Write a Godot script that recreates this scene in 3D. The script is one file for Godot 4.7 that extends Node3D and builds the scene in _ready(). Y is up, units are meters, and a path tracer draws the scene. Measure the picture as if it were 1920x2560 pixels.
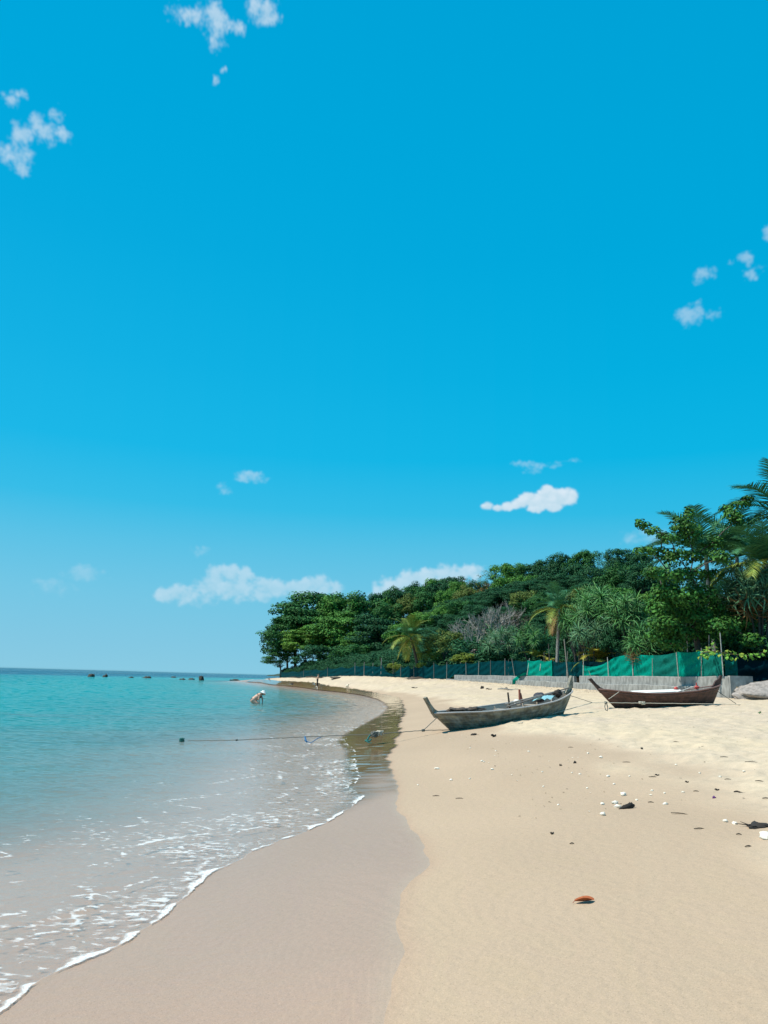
extends Node3D

const SHORE := [[-420, 10], [-300, -10], [-216, -25], [-205, -28], [-199.5, -36.5], [-196, -36], [-185, -31], [-165, -24.5], [-142, -19.4], [-128, -15], [-112, -10.2], [-99, -7.3], [-89, -4.0], [-74, -1.0], [-60, 0.4], [-48, 0.75], [-39, 0.4], [-31, -0.25], [-25, -0.75], [-22, -0.85], [-18.9, -0.5], [-16.4, -0.44], [-14.2, -0.31], [-13, -0.36], [-12, -0.2], [-10.7, -0.41], [-9.8, -0.61], [-8.7, -1.02], [-8, -1.25], [-7.1, -1.45], [-6.2, -1.5], [-5.4, -1.62], [-4.7, -1.87], [-2, -1.85], [4, -1.7], [30, -1.2]]
const FENCE := [[-420, 16], [-300, -4], [-240, -14], [-200, -22], [-180, -23.8], [-165, -20.6], [-130, -10.8], [-108, -2.7], [-97, 2.5], [-85, 8.2], [-74, 13.2], [-42, 18.6], [-30, 20], [-10, 22], [30, 24]]
const FENCE_HEIGHT := [[-420, 1], [-200, 0.9], [-180, 1.0], [-165, 1.22], [-130, 1.54], [-108, 1.93], [-85, 1.76], [-74, 1.5], [-60, 1.3], [-42, 1.16], [-30, 1.16], [30, 1.2]]
const WET := [[-185, -29.75], [-165, -23.25], [-142, -18.15], [-128, -13.75], [-112, -8.95], [-99, -6.05], [-89, -2.75], [-74, 0.25], [-60, 1.65], [-48, 1.5], [-39, 1.25], [-30, 0.8], [-22, 0.56], [-18, 0.25], [-12.1, 0.32], [-9.7, 0.32], [-9.0, 0.36], [-8.1, 0.52], [-7.36, 0.5], [-6.63, 0.3], [-5.7, 0.2], [-4.83, 0.13], [-4.15, 0.09], [-2, 0.05], [4, 0.05]]
const PROFILE := [[0, 0.03], [0.05, 0.09], [0.12, 0.25], [0.33, 0.57], [0.53, 0.66], [0.73, 0.85], [1, 1]]

var rng := RandomNumberGenerator.new()
var used := {}
var mats := {}
var shore_at := PackedFloat32Array()
var fence_at := PackedFloat32Array()
var base_at := PackedFloat32Array()
var wet_at := PackedFloat32Array()
var land_at := PackedFloat32Array()
var fine := FastNoiseLite.new()
var broad := FastNoiseLite.new()
var prints := FastNoiseLite.new()
var lacy := FastNoiseLite.new()
var edge := FastNoiseLite.new()
var patch := FastNoiseLite.new()


# ---------------------------------------------------------------- mesh building
class Mesher:
	var v := PackedVector3Array()
	var n := PackedVector3Array()
	var c := PackedColorArray()
	var uv := PackedVector2Array()
	var ix := PackedInt32Array()

	func vert(p: Vector3, col := Color.WHITE, t := Vector2.ZERO) -> int:
		v.append(p); c.append(col); uv.append(t)
		return v.size() - 1

	func tri(a: int, b: int, d: int) -> void:   # counter-clockwise seen from outside
		ix.append(a); ix.append(d); ix.append(b)

	func quad(a: int, b: int, d: int, e: int) -> void:
		tri(a, b, d); tri(a, d, e)

	func face(a: Vector3, b: Vector3, d: Vector3, e: Vector3, col := Color.WHITE, su := 1.0, sv := 1.0) -> void:
		var i := vert(a, col, Vector2(0, 0)); vert(b, col, Vector2(su, 0)); vert(d, col, Vector2(su, sv)); vert(e, col, Vector2(0, sv))
		quad(i, i + 1, i + 2, i + 3)

	func box(at: Vector3, s: Vector3, b := Basis.IDENTITY, col := Color.WHITE, jag := 0.0, seedling := 0) -> void:
		var p := []
		for k in 8:
			var q := Vector3((k & 1) - 0.5, ((k >> 1) & 1) - 0.5, ((k >> 2) & 1) - 0.5) * s
			if jag > 0:
				q += Vector3(sin(k * 7.1 + seedling), sin(k * 3.7 + seedling * 2.0), sin(k * 5.3 + seedling * 3.0)) * jag
			p.append(at + b * q)
		face(p[4], p[5], p[7], p[6], col, s.x, s.y); face(p[1], p[0], p[2], p[3], col, s.x, s.y)
		face(p[5], p[1], p[3], p[7], col, s.z, s.y); face(p[0], p[4], p[6], p[2], col, s.z, s.y)
		face(p[6], p[7], p[3], p[2], col, s.x, s.z); face(p[0], p[1], p[5], p[4], col, s.x, s.z)

	func tube(path: PackedVector3Array, rad: PackedFloat32Array, sides := 8, col := Color.WHITE, wob := 0.0) -> void:
		var first := v.size()
		var m := path.size()
		var run := 0.0
		var side := Vector3.ZERO
		for i in m:
			var t := (path[mini(i + 1, m - 1)] - path[maxi(i - 1, 0)]).normalized()
			if i == 0:
				side = t.cross(Vector3.UP if absf(t.y) < 0.9 else Vector3.RIGHT).normalized()
			else:
				side = (side - t * side.dot(t)).normalized()
				run += path[i].distance_to(path[i - 1])
			var up := side.cross(t)
			for k in sides + 1:
				var a := TAU * k / sides
				var w := 1.0 + wob * sin((k % sides) * 2.3 + i * 1.7)
				vert(path[i] + (side * cos(a) + up * sin(a)) * rad[i] * w, col, Vector2(float(k) / sides, run))
		for i in m - 1:
			for k in sides:
				var a := first + i * (sides + 1) + k
				quad(a, a + sides + 1, a + sides + 2, a + 1)
		for e in [0, m - 1]:
			var o := vert(path[e], col, Vector2(0.5, run))
			for k in sides:
				var a: int = first + e * (sides + 1) + k
				if e == 0: tri(o, a, a + 1)
				else: tri(o, a + 1, a)

	func stick(a: Vector3, b: Vector3, ra: float, rb: float, sides := 6, col := Color.WHITE) -> void:
		tube(PackedVector3Array([a, a.lerp(b, 0.5), b]), PackedFloat32Array([ra, (ra + rb) / 2, rb]), sides, col)

	func prism(poly: PackedVector2Array, b: Basis, at: Vector3, thick: float, col := Color.WHITE) -> void:
		var pts := poly
		if Geometry2D.is_polygon_clockwise(pts):
			pts.reverse()
		var k := pts.size()
		var fr := v.size()
		for s in [0.5, -0.5]:
			for p in pts:
				vert(at + b * Vector3(p.x, p.y, s * thick), col, p)
		var t := Geometry2D.triangulate_polygon(pts)
		for i in range(0, t.size(), 3):
			var a := t[i]; var d := t[i + 1]; var e := t[i + 2]
			if (pts[d] - pts[a]).cross(pts[e] - pts[a]) < 0:
				var sw := d; d = e; e = sw
			tri(fr + a, fr + d, fr + e); tri(fr + k + a, fr + k + e, fr + k + d)
		for i in k:
			var j := (i + 1) % k
			var a0 := at + b * Vector3(pts[i].x, pts[i].y, 0.5 * thick)
			var a1 := at + b * Vector3(pts[j].x, pts[j].y, 0.5 * thick)
			var off := b * Vector3(0, 0, -thick)
			face(a0, a0 + off, a1 + off, a1, col, thick, pts[i].distance_to(pts[j]))

	func sheet(nu: int, nv: int, f: Callable, flip := false) -> void:   # f(u, v) -> Vector3
		var first := v.size()
		for j in nv + 1:
			for i in nu + 1:
				vert(f.call(float(i) / nu, float(j) / nv), Color.WHITE, Vector2(float(i) / nu, float(j) / nv))
		for j in nv:
			for i in nu:
				var a := first + j * (nu + 1) + i
				if flip: quad(a, a + nu + 1, a + nu + 2, a + 1)
				else: quad(a, a + 1, a + nu + 2, a + nu + 1)

	func mesh(smooth := true, colored := true) -> ArrayMesh:
		var arr := []
		arr.resize(Mesh.ARRAY_MAX)
		if smooth and n.size() != v.size():
			n.resize(v.size()); n.fill(Vector3.ZERO)
			for i in range(0, ix.size(), 3):
				var a := ix[i]; var b := ix[i + 1]; var d := ix[i + 2]
				var f := (v[d] - v[a]).cross(v[b] - v[a])
				n[a] += f; n[b] += f; n[d] += f
			for i in n.size():
				n[i] = n[i].normalized() if n[i].length_squared() > 1e-20 else Vector3.UP
		arr[Mesh.ARRAY_VERTEX] = v
		if n.size() == v.size(): arr[Mesh.ARRAY_NORMAL] = n
		if colored: arr[Mesh.ARRAY_COLOR] = c
		arr[Mesh.ARRAY_TEX_UV] = uv
		arr[Mesh.ARRAY_INDEX] = ix
		var m := ArrayMesh.new()
		m.add_surface_from_arrays(Mesh.PRIMITIVE_TRIANGLES, arr)
		return m


# ---------------------------------------------------------------- naming
func numbered(called: String) -> String:
	var k: int = used.get(called, 0)
	used[called] = k + 1
	return called if k == 0 else "%s_%03d" % [called, k]

func tag(o: Node3D, label: String, category: String, group := "") -> Node3D:
	o.set_meta("label", label); o.set_meta("category", category)
	if group: o.set_meta("group", group)
	return o

func thing(called: String, label: String, category: String, at := Vector3.ZERO, turn := 0.0, group := "") -> Node3D:
	var o := Node3D.new()
	o.name = numbered(called); add_child(o, true)
	o.position = at; o.rotation.y = turn
	return tag(o, label, category, group)

func part(called: String, mesh: Mesh, mat: Material, parent: Node3D) -> MeshInstance3D:
	var o := MeshInstance3D.new()
	o.mesh = mesh; o.material_override = mat; o.name = called
	parent.add_child(o, true)
	return o

func single(called: String, mesh: Mesh, mat: Material, label: String, category: String, at := Vector3.ZERO, group := "") -> MeshInstance3D:
	var o := MeshInstance3D.new()
	o.mesh = mesh; o.material_override = mat; o.name = numbered(called); o.position = at
	add_child(o, true)
	tag(o, label, category, group)
	return o

func structure(called: String, mesh: Mesh, mat: Material) -> MeshInstance3D:
	var o := MeshInstance3D.new()
	o.mesh = mesh; o.material_override = mat; o.name = called
	add_child(o, true); o.set_meta("kind", "structure")
	return o


# ---------------------------------------------------------------- materials
func lin(r: float, g: float, b: float, a := 1.0) -> Color:
	var c := Color(r, g, b).linear_to_srgb()
	c.a = a
	return c

func noise_texture(freq: float, octaves: int, lo: float, hi: float, seedling: int, size := 512, normal := 0.0, kind := FastNoiseLite.TYPE_SIMPLEX_SMOOTH) -> NoiseTexture2D:
	var t := NoiseTexture2D.new()
	t.width = size; t.height = size; t.seamless = true
	var k := FastNoiseLite.new()
	k.noise_type = kind; k.frequency = freq; k.fractal_octaves = octaves; k.seed = seedling
	t.noise = k
	if normal > 0:
		t.as_normal_map = true; t.bump_strength = normal
	else:
		var g := Gradient.new()
		g.set_color(0, Color(lo, lo, lo)); g.set_color(1, Color(hi, hi, hi))
		t.color_ramp = g
	return t

func material(called: String, color: Color, rough := 0.8, vertex := false) -> StandardMaterial3D:
	var m := StandardMaterial3D.new()
	m.resource_name = called; m.albedo_color = color; m.roughness = rough; m.vertex_color_use_as_albedo = vertex
	mats[called] = m
	return m

func triplanar(m: StandardMaterial3D, scale: float, albedo: Texture2D, normal: Texture2D = null, strength := 1.0, world := true) -> void:
	m.uv1_triplanar = true; m.uv1_world_triplanar = world; m.uv1_scale = Vector3.ONE * scale
	m.albedo_texture = albedo
	if normal:
		m.normal_enabled = true; m.normal_texture = normal; m.normal_scale = strength

func leaf_material(called: String, color: Color, rough := 0.6, glow := 0.26) -> void:
	var m := material(called, color, rough, true)
	m.backlight_enabled = true; m.backlight = Color(glow, glow, glow)
	m.metallic_specular = 0.22

func grain_texture() -> ImageTexture:
	var size := 512
	var r := RandomNumberGenerator.new(); r.seed = 5
	var b := PackedByteArray(); b.resize(size * size * 3)
	for i in size * size:
		var t := r.randf()
		var w := 222 + int(r.randfn(0, 8.0))
		if t < 0.006: w -= 60
		elif t > 0.99: w += 30
		w = clampi(w, 60, 255)
		b[i * 3] = w; b[i * 3 + 1] = w; b[i * 3 + 2] = clampi(w + r.randi_range(-4, 3), 0, 255)
	return ImageTexture.create_from_image(Image.create_from_data(size, size, false, Image.FORMAT_RGB8, b))

func wood_texture(dark: float, seedling: int) -> ImageTexture:   # weathered planks: long streaks and stains
	var w := 512; var h := 128
	var a := FastNoiseLite.new(); a.seed = seedling; a.frequency = 0.02; a.fractal_octaves = 4
	var s := FastNoiseLite.new(); s.seed = seedling + 1; s.frequency = 0.05; s.fractal_octaves = 3
	var im := Image.create(w, h, false, Image.FORMAT_RGB8)
	for y in h:
		for x in w:
			var t := 0.78 + 0.22 * a.get_noise_2d(x * 0.3, y * 3.0) + 0.28 * s.get_noise_2d(x * 0.35, y * 0.3) + 0.12 * s.get_noise_2d(x * 1.4, y * 0.5)
			var warm := 0.5 + 0.9 * s.get_noise_2d(x * 0.5 + 900, y * 0.5)
			t = clampf(t, dark, 1.0)
			im.set_pixel(x, y, Color(t * lerpf(0.93, 1.0, clampf(warm, 0, 1)), t * 0.97, t * lerpf(0.98, 0.86, clampf(warm, 0, 1))))
	return ImageTexture.create_from_image(im)

func make_materials() -> void:
	var m := material("sand", Color.WHITE, 0.95, true)
	triplanar(m, 0.55, grain_texture(), noise_texture(0.03, 5, 0, 1, 3, 512, 6.0), 0.3)
	m.metallic_specular = 0.25
	m = material("damp_sand", Color.WHITE, 0.32, true)
	triplanar(m, 0.55, mats.sand.albedo_texture, mats.sand.normal_texture, 0.12)
	m.metallic_specular = 0.3
	for k in [["wet_film", 0.06, 0.5]]:
		m = material(k[0], Color.WHITE, 1.0, true)
		m.transparency = BaseMaterial3D.TRANSPARENCY_ALPHA
		var g := Gradient.new(); g.set_color(0, Color(k[1], k[1], k[1])); g.set_color(1, Color(k[1], k[1], k[1]))
		var gt := GradientTexture1D.new(); gt.gradient = g; gt.width = 8
		m.roughness_texture = gt
		m.metallic_specular = k[2]
	var ripple := noise_texture(0.018, 4, 0, 1, 21, 1024, 5.0)
	m = material("sea_surface", Color(1, 1, 1, 0.0), 0.06)
	m.transparency = BaseMaterial3D.TRANSPARENCY_ALPHA
	m.uv1_triplanar = true; m.uv1_world_triplanar = true; m.uv1_scale = Vector3.ONE * 0.27
	m.normal_enabled = true; m.normal_texture = ripple; m.normal_scale = 0.6
	m.metallic_specular = 0.37
	m = material("sea_body", Color.WHITE, 0.9, true)
	m.transparency = BaseMaterial3D.TRANSPARENCY_ALPHA; m.metallic_specular = 0.0
	m = material("foam", lin(0.82, 0.84, 0.85), 0.7, true)
	m.transparency = BaseMaterial3D.TRANSPARENCY_ALPHA
	material("foam_line", lin(0.8, 0.82, 0.83), 0.6)
	leaf_material("leaf_dark", lin(0.05, 0.19, 0.05))
	leaf_material("leaf_deep", lin(0.03, 0.135, 0.055))
	leaf_material("leaf_mid", lin(0.1, 0.29, 0.05))
	leaf_material("leaf_bright", lin(0.16, 0.36, 0.055), 0.5)
	leaf_material("leaf_yellow", lin(0.28, 0.38, 0.06), 0.5)
	leaf_material("leaf_olive", lin(0.17, 0.25, 0.06))
	leaf_material("leaf_brown", lin(0.3, 0.19, 0.07), 0.7)
	leaf_material("leaf_almond", lin(0.075, 0.23, 0.045), 0.5)
	leaf_material("frond_green", lin(0.085, 0.26, 0.12), 0.4, 0.4)
	leaf_material("frond_olive", lin(0.24, 0.32, 0.07), 0.45)
	leaf_material("frond_yellow", lin(0.38, 0.36, 0.06), 0.45)
	leaf_material("frond_dead", lin(0.3, 0.2, 0.1), 0.8, 0.15)
	leaf_material("strap_green", lin(0.11, 0.3, 0.1), 0.4)
	leaf_material("strap_grey", lin(0.12, 0.27, 0.14), 0.4)
	var bark := noise_texture(0.03, 4, 0.5, 1.0, 8, 256)
	m = material("bark", lin(0.13, 0.115, 0.095), 0.9); triplanar(m, 1.5, bark, null, 1.0, false)
	m = material("bark_grey", lin(0.55, 0.52, 0.48), 0.9); triplanar(m, 1.5, bark, null, 1.0, false)
	m = material("pole_wood", lin(0.42, 0.4, 0.36), 0.85); triplanar(m, 2.0, bark, null, 1.0, false)
	m = material("pole_dark", lin(0.24, 0.22, 0.2), 0.85); triplanar(m, 2.0, bark, null, 1.0, false)
	m = material("pole_white", lin(0.7, 0.7, 0.66), 0.7); triplanar(m, 2.0, bark, null, 1.0, false)
	m = material("thatch", lin(0.34, 0.32, 0.28), 0.95); triplanar(m, 1.2, noise_texture(0.06, 4, 0.45, 1.0, 31, 256), noise_texture(0.06, 4, 0, 1, 32, 256, 8.0), 1.0)
	var blotch := noise_texture(0.012, 5, 0.6, 1.0, 12, 512)
	m = material("concrete", lin(0.38, 0.39, 0.38), 0.9); triplanar(m, 0.45, blotch); m.uv1_scale = Vector3(0.3, 0.2, 0.3)
	m = material("concrete_stained", lin(0.33, 0.27, 0.16), 0.95); triplanar(m, 0.6, blotch); m.uv1_scale = Vector3(0.6, 0.2, 0.6)
	m = material("boulder", lin(0.47, 0.42, 0.39), 0.9); triplanar(m, 0.5, noise_texture(0.015, 5, 0.55, 1.0, 14, 512), noise_texture(0.04, 5, 0, 1, 15, 256, 6.0), 0.7, false)
	m = material("coral", lin(0.92, 0.87, 0.76), 0.9); triplanar(m, 8.0, noise_texture(0.04, 3, 0.78, 1.0, 16, 128), null, 1.0, false)
	material("charred", lin(0.022, 0.018, 0.016), 0.9)
	m = material("driftwood", lin(0.13, 0.1, 0.075), 0.9); triplanar(m, 3.0, bark, null, 1.0, false)
	m = material("sea_rock", lin(0.08, 0.072, 0.055), 0.9); triplanar(m, 0.4, bark, null, 1.0, false)
	m = material("headland", lin(0.05, 0.09, 0.05), 0.9); triplanar(m, 0.03, bark)
	var weave := noise_texture(0.05, 3, 0.72, 1.0, 17, 256)
	for d in [["net_bright", 0.0, 0.29, 0.22], ["net_mid", 0.006, 0.17, 0.14], ["net_shaded", 0.0, 0.05, 0.062], ["net_black", 0.0, 0.02, 0.03]]:  # the dark and mid tones put tree shade into the net colour
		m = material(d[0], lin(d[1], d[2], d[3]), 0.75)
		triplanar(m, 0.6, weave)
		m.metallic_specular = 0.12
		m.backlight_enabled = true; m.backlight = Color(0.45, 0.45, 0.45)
	m = material("hull_grey", lin(0.35, 0.335, 0.3), 0.8); m.albedo_texture = wood_texture(0.45, 40); m.uv1_scale = Vector3(1, 1, 1)
	m = material("hull_red", lin(0.13, 0.055, 0.045), 0.6); m.albedo_texture = wood_texture(0.45, 50)
	material("rail_grey", lin(0.36, 0.35, 0.34), 0.8)
	material("rail_red", lin(0.16, 0.09, 0.08), 0.6)
	material("inside_wood", lin(0.32, 0.29, 0.25), 0.85)
	material("rope_pale", lin(0.5, 0.46, 0.38), 0.9)
	material("rope_dark", lin(0.12, 0.13, 0.12), 0.9)
	material("rope_teal", lin(0.01, 0.12, 0.11), 0.9)
	material("rope_blue", lin(0.01, 0.12, 0.28), 0.8)
	material("cloth_white", lin(0.75, 0.75, 0.72), 0.8)
	material("cloth_blue", lin(0.2, 0.42, 0.48), 0.8)
	material("cloth_dark", lin(0.03, 0.035, 0.05), 0.8)
	material("red_paint", lin(0.5, 0.07, 0.06), 0.6)
	material("red_brown", lin(0.28, 0.08, 0.05), 0.7)
	material("dead_leaf", lin(0.42, 0.11, 0.03), 0.5, true)
	material("purple_weed", lin(0.1, 0.02, 0.15), 0.7)
	material("skin", lin(0.5, 0.3, 0.22), 0.55)
	material("skin_tan", lin(0.36, 0.17, 0.1), 0.55)
	material("hair", lin(0.02, 0.015, 0.012), 0.6)
	material("swimwear", lin(0.012, 0.012, 0.016), 0.7)
	material("swimwear_red", lin(0.3, 0.05, 0.04), 0.7)
	material("fur_white", lin(0.68, 0.62, 0.5), 0.9)
	material("fur_dark", lin(0.03, 0.027, 0.022), 0.9)
	m = material("gate_metal", lin(0.3, 0.4, 0.34), 0.7); triplanar(m, 0.8, blotch)


# ---------------------------------------------------------------- the lie of the land
func curve(t: Array, x: float) -> float:   # smooth line through points sorted by falling or rising x
	var k := t.size()
	if x <= t[0][0]: return t[0][1]
	if x >= t[k - 1][0]: return t[k - 1][1]
	var i := 0
	while t[i + 1][0] < x: i += 1
	var slope := func(j: int) -> float:
		if j == 0: return (t[1][1] - t[0][1]) / (t[1][0] - t[0][0])
		if j == k - 1: return (t[j][1] - t[j - 1][1]) / (t[j][0] - t[j - 1][0])
		var a: float = (t[j][1] - t[j - 1][1]) / (t[j][0] - t[j - 1][0])
		var b: float = (t[j + 1][1] - t[j][1]) / (t[j + 1][0] - t[j][0])
		return 0.0 if a * b <= 0 else 2 * a * b / (a + b)
	var h: float = t[i + 1][0] - t[i][0]
	var s: float = (x - t[i][0]) / h
	return (2 * s * s * s - 3 * s * s + 1) * t[i][1] + (s * s * s - 2 * s * s + s) * h * slope.call(i) + (3 * s * s - 2 * s * s * s) * t[i + 1][1] + (s * s * s - s * s) * h * slope.call(i + 1)

func tables() -> void:   # z from +30 to -420 every 0.1 m
	for i in 4501:
		var z := 30.0 - i * 0.1
		shore_at.append(curve(SHORE, z)); fence_at.append(curve(FENCE, z)); base_at.append(curve(FENCE_HEIGHT, z)); wet_at.append(curve(WET, z))
	for i in 1001:
		land_at.append(curve(PROFILE, i * 0.001))

func along(t: PackedFloat32Array, z: float) -> float:
	var k := clampf((30.0 - z) * 10.0, 0, 4499.9)
	var i := int(k)
	return lerpf(t[i], t[i + 1], k - i)

func shore(z: float) -> float:
	return along(shore_at, z)

func ground(x: float, z: float) -> float:
	var s := along(shore_at, z)
	var u := x - s
	if u < 0:
		return maxf(-6.0, 0.03 + 0.07 * maxf(u, -8.0) + 0.035 * minf(0.0, u + 8.0))
	var f := along(fence_at, z)
	var g := along(base_at, z)
	var t := u / maxf(f - s, 0.5)
	if t < 1:
		return 0.03 + (g - 0.03) * (land_at[int(t * 1000)] - 0.03) / 0.97
	var v := smoothstep(3, 42, x - f)
	var w := smoothstep(80, 135, -z)
	return g + v * (16 * w + 4 * (1 - w))


# ---------------------------------------------------------------- sky
const SKY_STOPS := [[0, 0.245, 0.59, 0.76], [2, 0.215, 0.575, 0.765], [5.6, 0.16, 0.56, 0.775], [9, 0.095, 0.53, 0.78], [12, 0.03, 0.495, 0.785], [16, 0.004, 0.46, 0.78], [22, 0.001, 0.425, 0.75], [30, 0.0, 0.39, 0.715], [40, 0.0, 0.37, 0.69], [60, 0.0, 0.33, 0.65], [90, 0.0, 0.3, 0.62]]
# each cloud: softness, whiteness, then its lobes [azimuth, elevation, half width, half height, weight] in degrees
const CLOUDS := [[1.0, 0.62, [[-15.78, 43.7, 1.11, 0.69, 1.0], [-17.46, 43.22, 0.93, 0.45, 1.0], [-15.51, 42.92, 0.95, 0.6, 1.0], [-15.25, 42.13, 0.63, 0.46, 0.8], [-13.94, 43.26, 0.72, 0.4, 0.8], [-18.73, 43.29, 0.84, 0.49, 0.6], [-11.79, 44.46, 1.31, 0.79, 1.0], [-11.25, 44.02, 0.65, 0.4, 1.0]]], [1.0, 0.5, [[-14.59, 40.71, 0.25, 0.17, 1.0], [-15.16, 40.16, 0.25, 0.24, 0.7]]], [1.0, 0.55, [[-29.9, 35.71, 0.56, 0.39, 1.0], [-29.27, 36.23, 0.31, 0.21, 0.7], [-27.86, 34.97, 0.54, 0.53, 1.0], [-27.25, 34.57, 0.78, 0.65, 1.0], [-26.06, 34.76, 0.6, 0.38, 0.9], [-26.76, 35.71, 0.42, 0.48, 0.8], [-28.89, 34.01, 0.75, 0.64, 1.0], [-28.71, 32.92, 0.75, 0.65, 1.0], [-28.74, 32.34, 0.69, 0.55, 1.0], [-29.81, 32.61, 0.74, 0.54, 0.7]]], [1.0, 0.38, [[23.88, 27.63, 0.55, 0.48, 1.0], [24.66, 27.83, 0.31, 0.38, 0.8], [26.95, 28.2, 0.49, 0.37, 1.0], [27.13, 27.14, 0.39, 0.38, 1.0], [25.92, 28.13, 0.24, 0.19, 0.7], [27.82, 27.52, 0.58, 0.25, 0.6], [22.87, 25.14, 0.86, 0.66, 1.0], [23.45, 25.46, 0.48, 0.46, 1.0], [24.6, 25.03, 0.57, 0.33, 0.7], [28.73, 29.47, 0.45, 0.48, 1.0]]], [0.3, 0.95, [[7.79, 12.68, 0.44, 0.31, 1.0], [8.61, 12.53, 0.5, 0.24, 1.0], [9.3, 12.68, 0.53, 0.34, 1.0], [10.18, 12.85, 0.62, 0.43, 1.0], [10.81, 13.22, 0.68, 0.52, 1.0], [11.61, 12.96, 0.93, 0.61, 1.0], [12.18, 13.68, 0.59, 0.49, 1.0], [12.85, 13.18, 0.92, 0.73, 1.0], [13.47, 13.41, 0.7, 0.58, 1.0], [14.01, 13.21, 0.52, 0.55, 1.0], [12.65, 12.63, 0.73, 0.46, 1.0], [11.42, 12.44, 0.68, 0.31, 1.0]]], [1.0, 0.3, [[10.52, 15.75, 1.07, 0.25, 0.9], [12.09, 15.65, 1.55, 0.17, 0.7], [13.95, 15.89, 0.74, 0.12, 0.6], [11.15, 15.36, 0.75, 0.31, 0.6]]], [0.65, 0.6, [[-12.2, 7.09, 0.78, 0.68, 1.0], [-11.17, 7.19, 0.89, 0.68, 1.0], [-10.32, 7.03, 0.63, 0.63, 1.0], [-9.69, 7.0, 0.36, 0.36, 1.0], [-12.66, 6.28, 1.03, 0.68, 1.0], [-11.1, 6.15, 1.56, 0.78, 1.0], [-14.64, 5.6, 1.21, 0.56, 1.0], [-15.62, 5.35, 0.9, 0.46, 1.0], [-8.71, 6.42, 1.05, 0.63, 1.0], [-7.97, 6.34, 0.95, 0.58, 1.0], [-6.37, 6.36, 1.17, 0.58, 1.0], [-5.32, 6.56, 0.96, 0.58, 1.0], [-4.79, 6.79, 0.75, 0.58, 1.0], [-3.87, 6.45, 0.97, 0.53, 1.0], [-14.11, 5.22, 2.44, 0.51, 0.75], [-10.03, 5.78, 3.15, 0.58, 0.85], [-6.36, 6.04, 2.77, 0.48, 0.85]]], [0.6, 0.75, [[2.22, 7.32, 1.04, 0.65, 1.0], [3.41, 7.49, 1.04, 0.59, 1.0], [4.6, 7.81, 0.95, 0.59, 1.0], [5.79, 7.77, 0.95, 0.59, 1.0], [6.97, 7.84, 0.74, 0.53, 1.0], [-0.13, 6.17, 0.77, 0.53, 1.0], [0.46, 6.3, 0.65, 0.53, 1.0], [1.34, 6.71, 1.79, 0.74, 1.0], [4.02, 7.06, 2.66, 0.74, 1.0]]], [0.8, 0.4, [[-10.24, 14.28, 1.19, 0.41, 1.0], [-12.09, 13.27, 1.17, 0.35, 0.5]]], [0.8, 0.25, [[-21.27, 6.48, 1.3, 0.55, 1.0], [-23.15, 5.39, 1.52, 0.59, 0.6], [-13.48, 8.58, 1.14, 0.35, 0.6]]], [0.8, 0.3, [[19.26, 10.18, 1.87, 0.56, 0.8]]], [0.7, 0.6, [[65.8, 14, 3.3, 1.32, 1.0], [70, 14.72, 3.3, 1.32, 1.0], [73.6, 13.88, 3.3, 1.32, 1.0], [71.2, 15.5, 3.3, 1.32, 1.0]]], [0.7, 0.6, [[-69.5, 22, 2.75, 1.1, 1.0], [-66, 22.6, 2.75, 1.1, 1.0], [-63.0, 21.9, 2.75, 1.1, 1.0], [-65.0, 23.25, 2.75, 1.1, 1.0]]], [0.7, 0.6, [[103.7, 9, 4.95, 1.98, 1.0], [110, 10.08, 4.95, 1.98, 1.0], [115.4, 8.82, 4.95, 1.98, 1.0], [111.8, 11.25, 4.95, 1.98, 1.0]]], [0.7, 0.6, [[145.8, 25, 3.3, 1.32, 1.0], [150, 25.72, 3.3, 1.32, 1.0], [153.6, 24.88, 3.3, 1.32, 1.0], [151.2, 26.5, 3.3, 1.32, 1.0]]], [0.7, 0.6, [[-115.6, 12, 4.4, 1.76, 1.0], [-110, 12.96, 4.4, 1.76, 1.0], [-105.2, 11.84, 4.4, 1.76, 1.0], [-108.4, 14.0, 4.4, 1.76, 1.0]]], [0.7, 0.6, [[-154.2, 18, 3.3, 1.32, 1.0], [-150, 18.72, 3.3, 1.32, 1.0], [-146.4, 17.88, 3.3, 1.32, 1.0], [-148.8, 19.5, 3.3, 1.32, 1.0]]], [0.7, 0.6, [[171.7, 8, 4.95, 1.98, 1.0], [178, 9.08, 4.95, 1.98, 1.0], [183.4, 7.82, 4.95, 1.98, 1.0], [179.8, 10.25, 4.95, 1.98, 1.0]]], [0.7, 0.6, [[45.2, 34, 2.2, 0.88, 1.0], [48, 34.48, 2.2, 0.88, 1.0], [50.4, 33.92, 2.2, 0.88, 1.0], [48.8, 35.0, 2.2, 0.88, 1.0]]], [0.7, 0.6, [[-83.5, 48, 2.75, 1.1, 1.0], [-80, 48.6, 2.75, 1.1, 1.0], [-77.0, 47.9, 2.75, 1.1, 1.0], [-79.0, 49.25, 2.75, 1.1, 1.0]]]]

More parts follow.
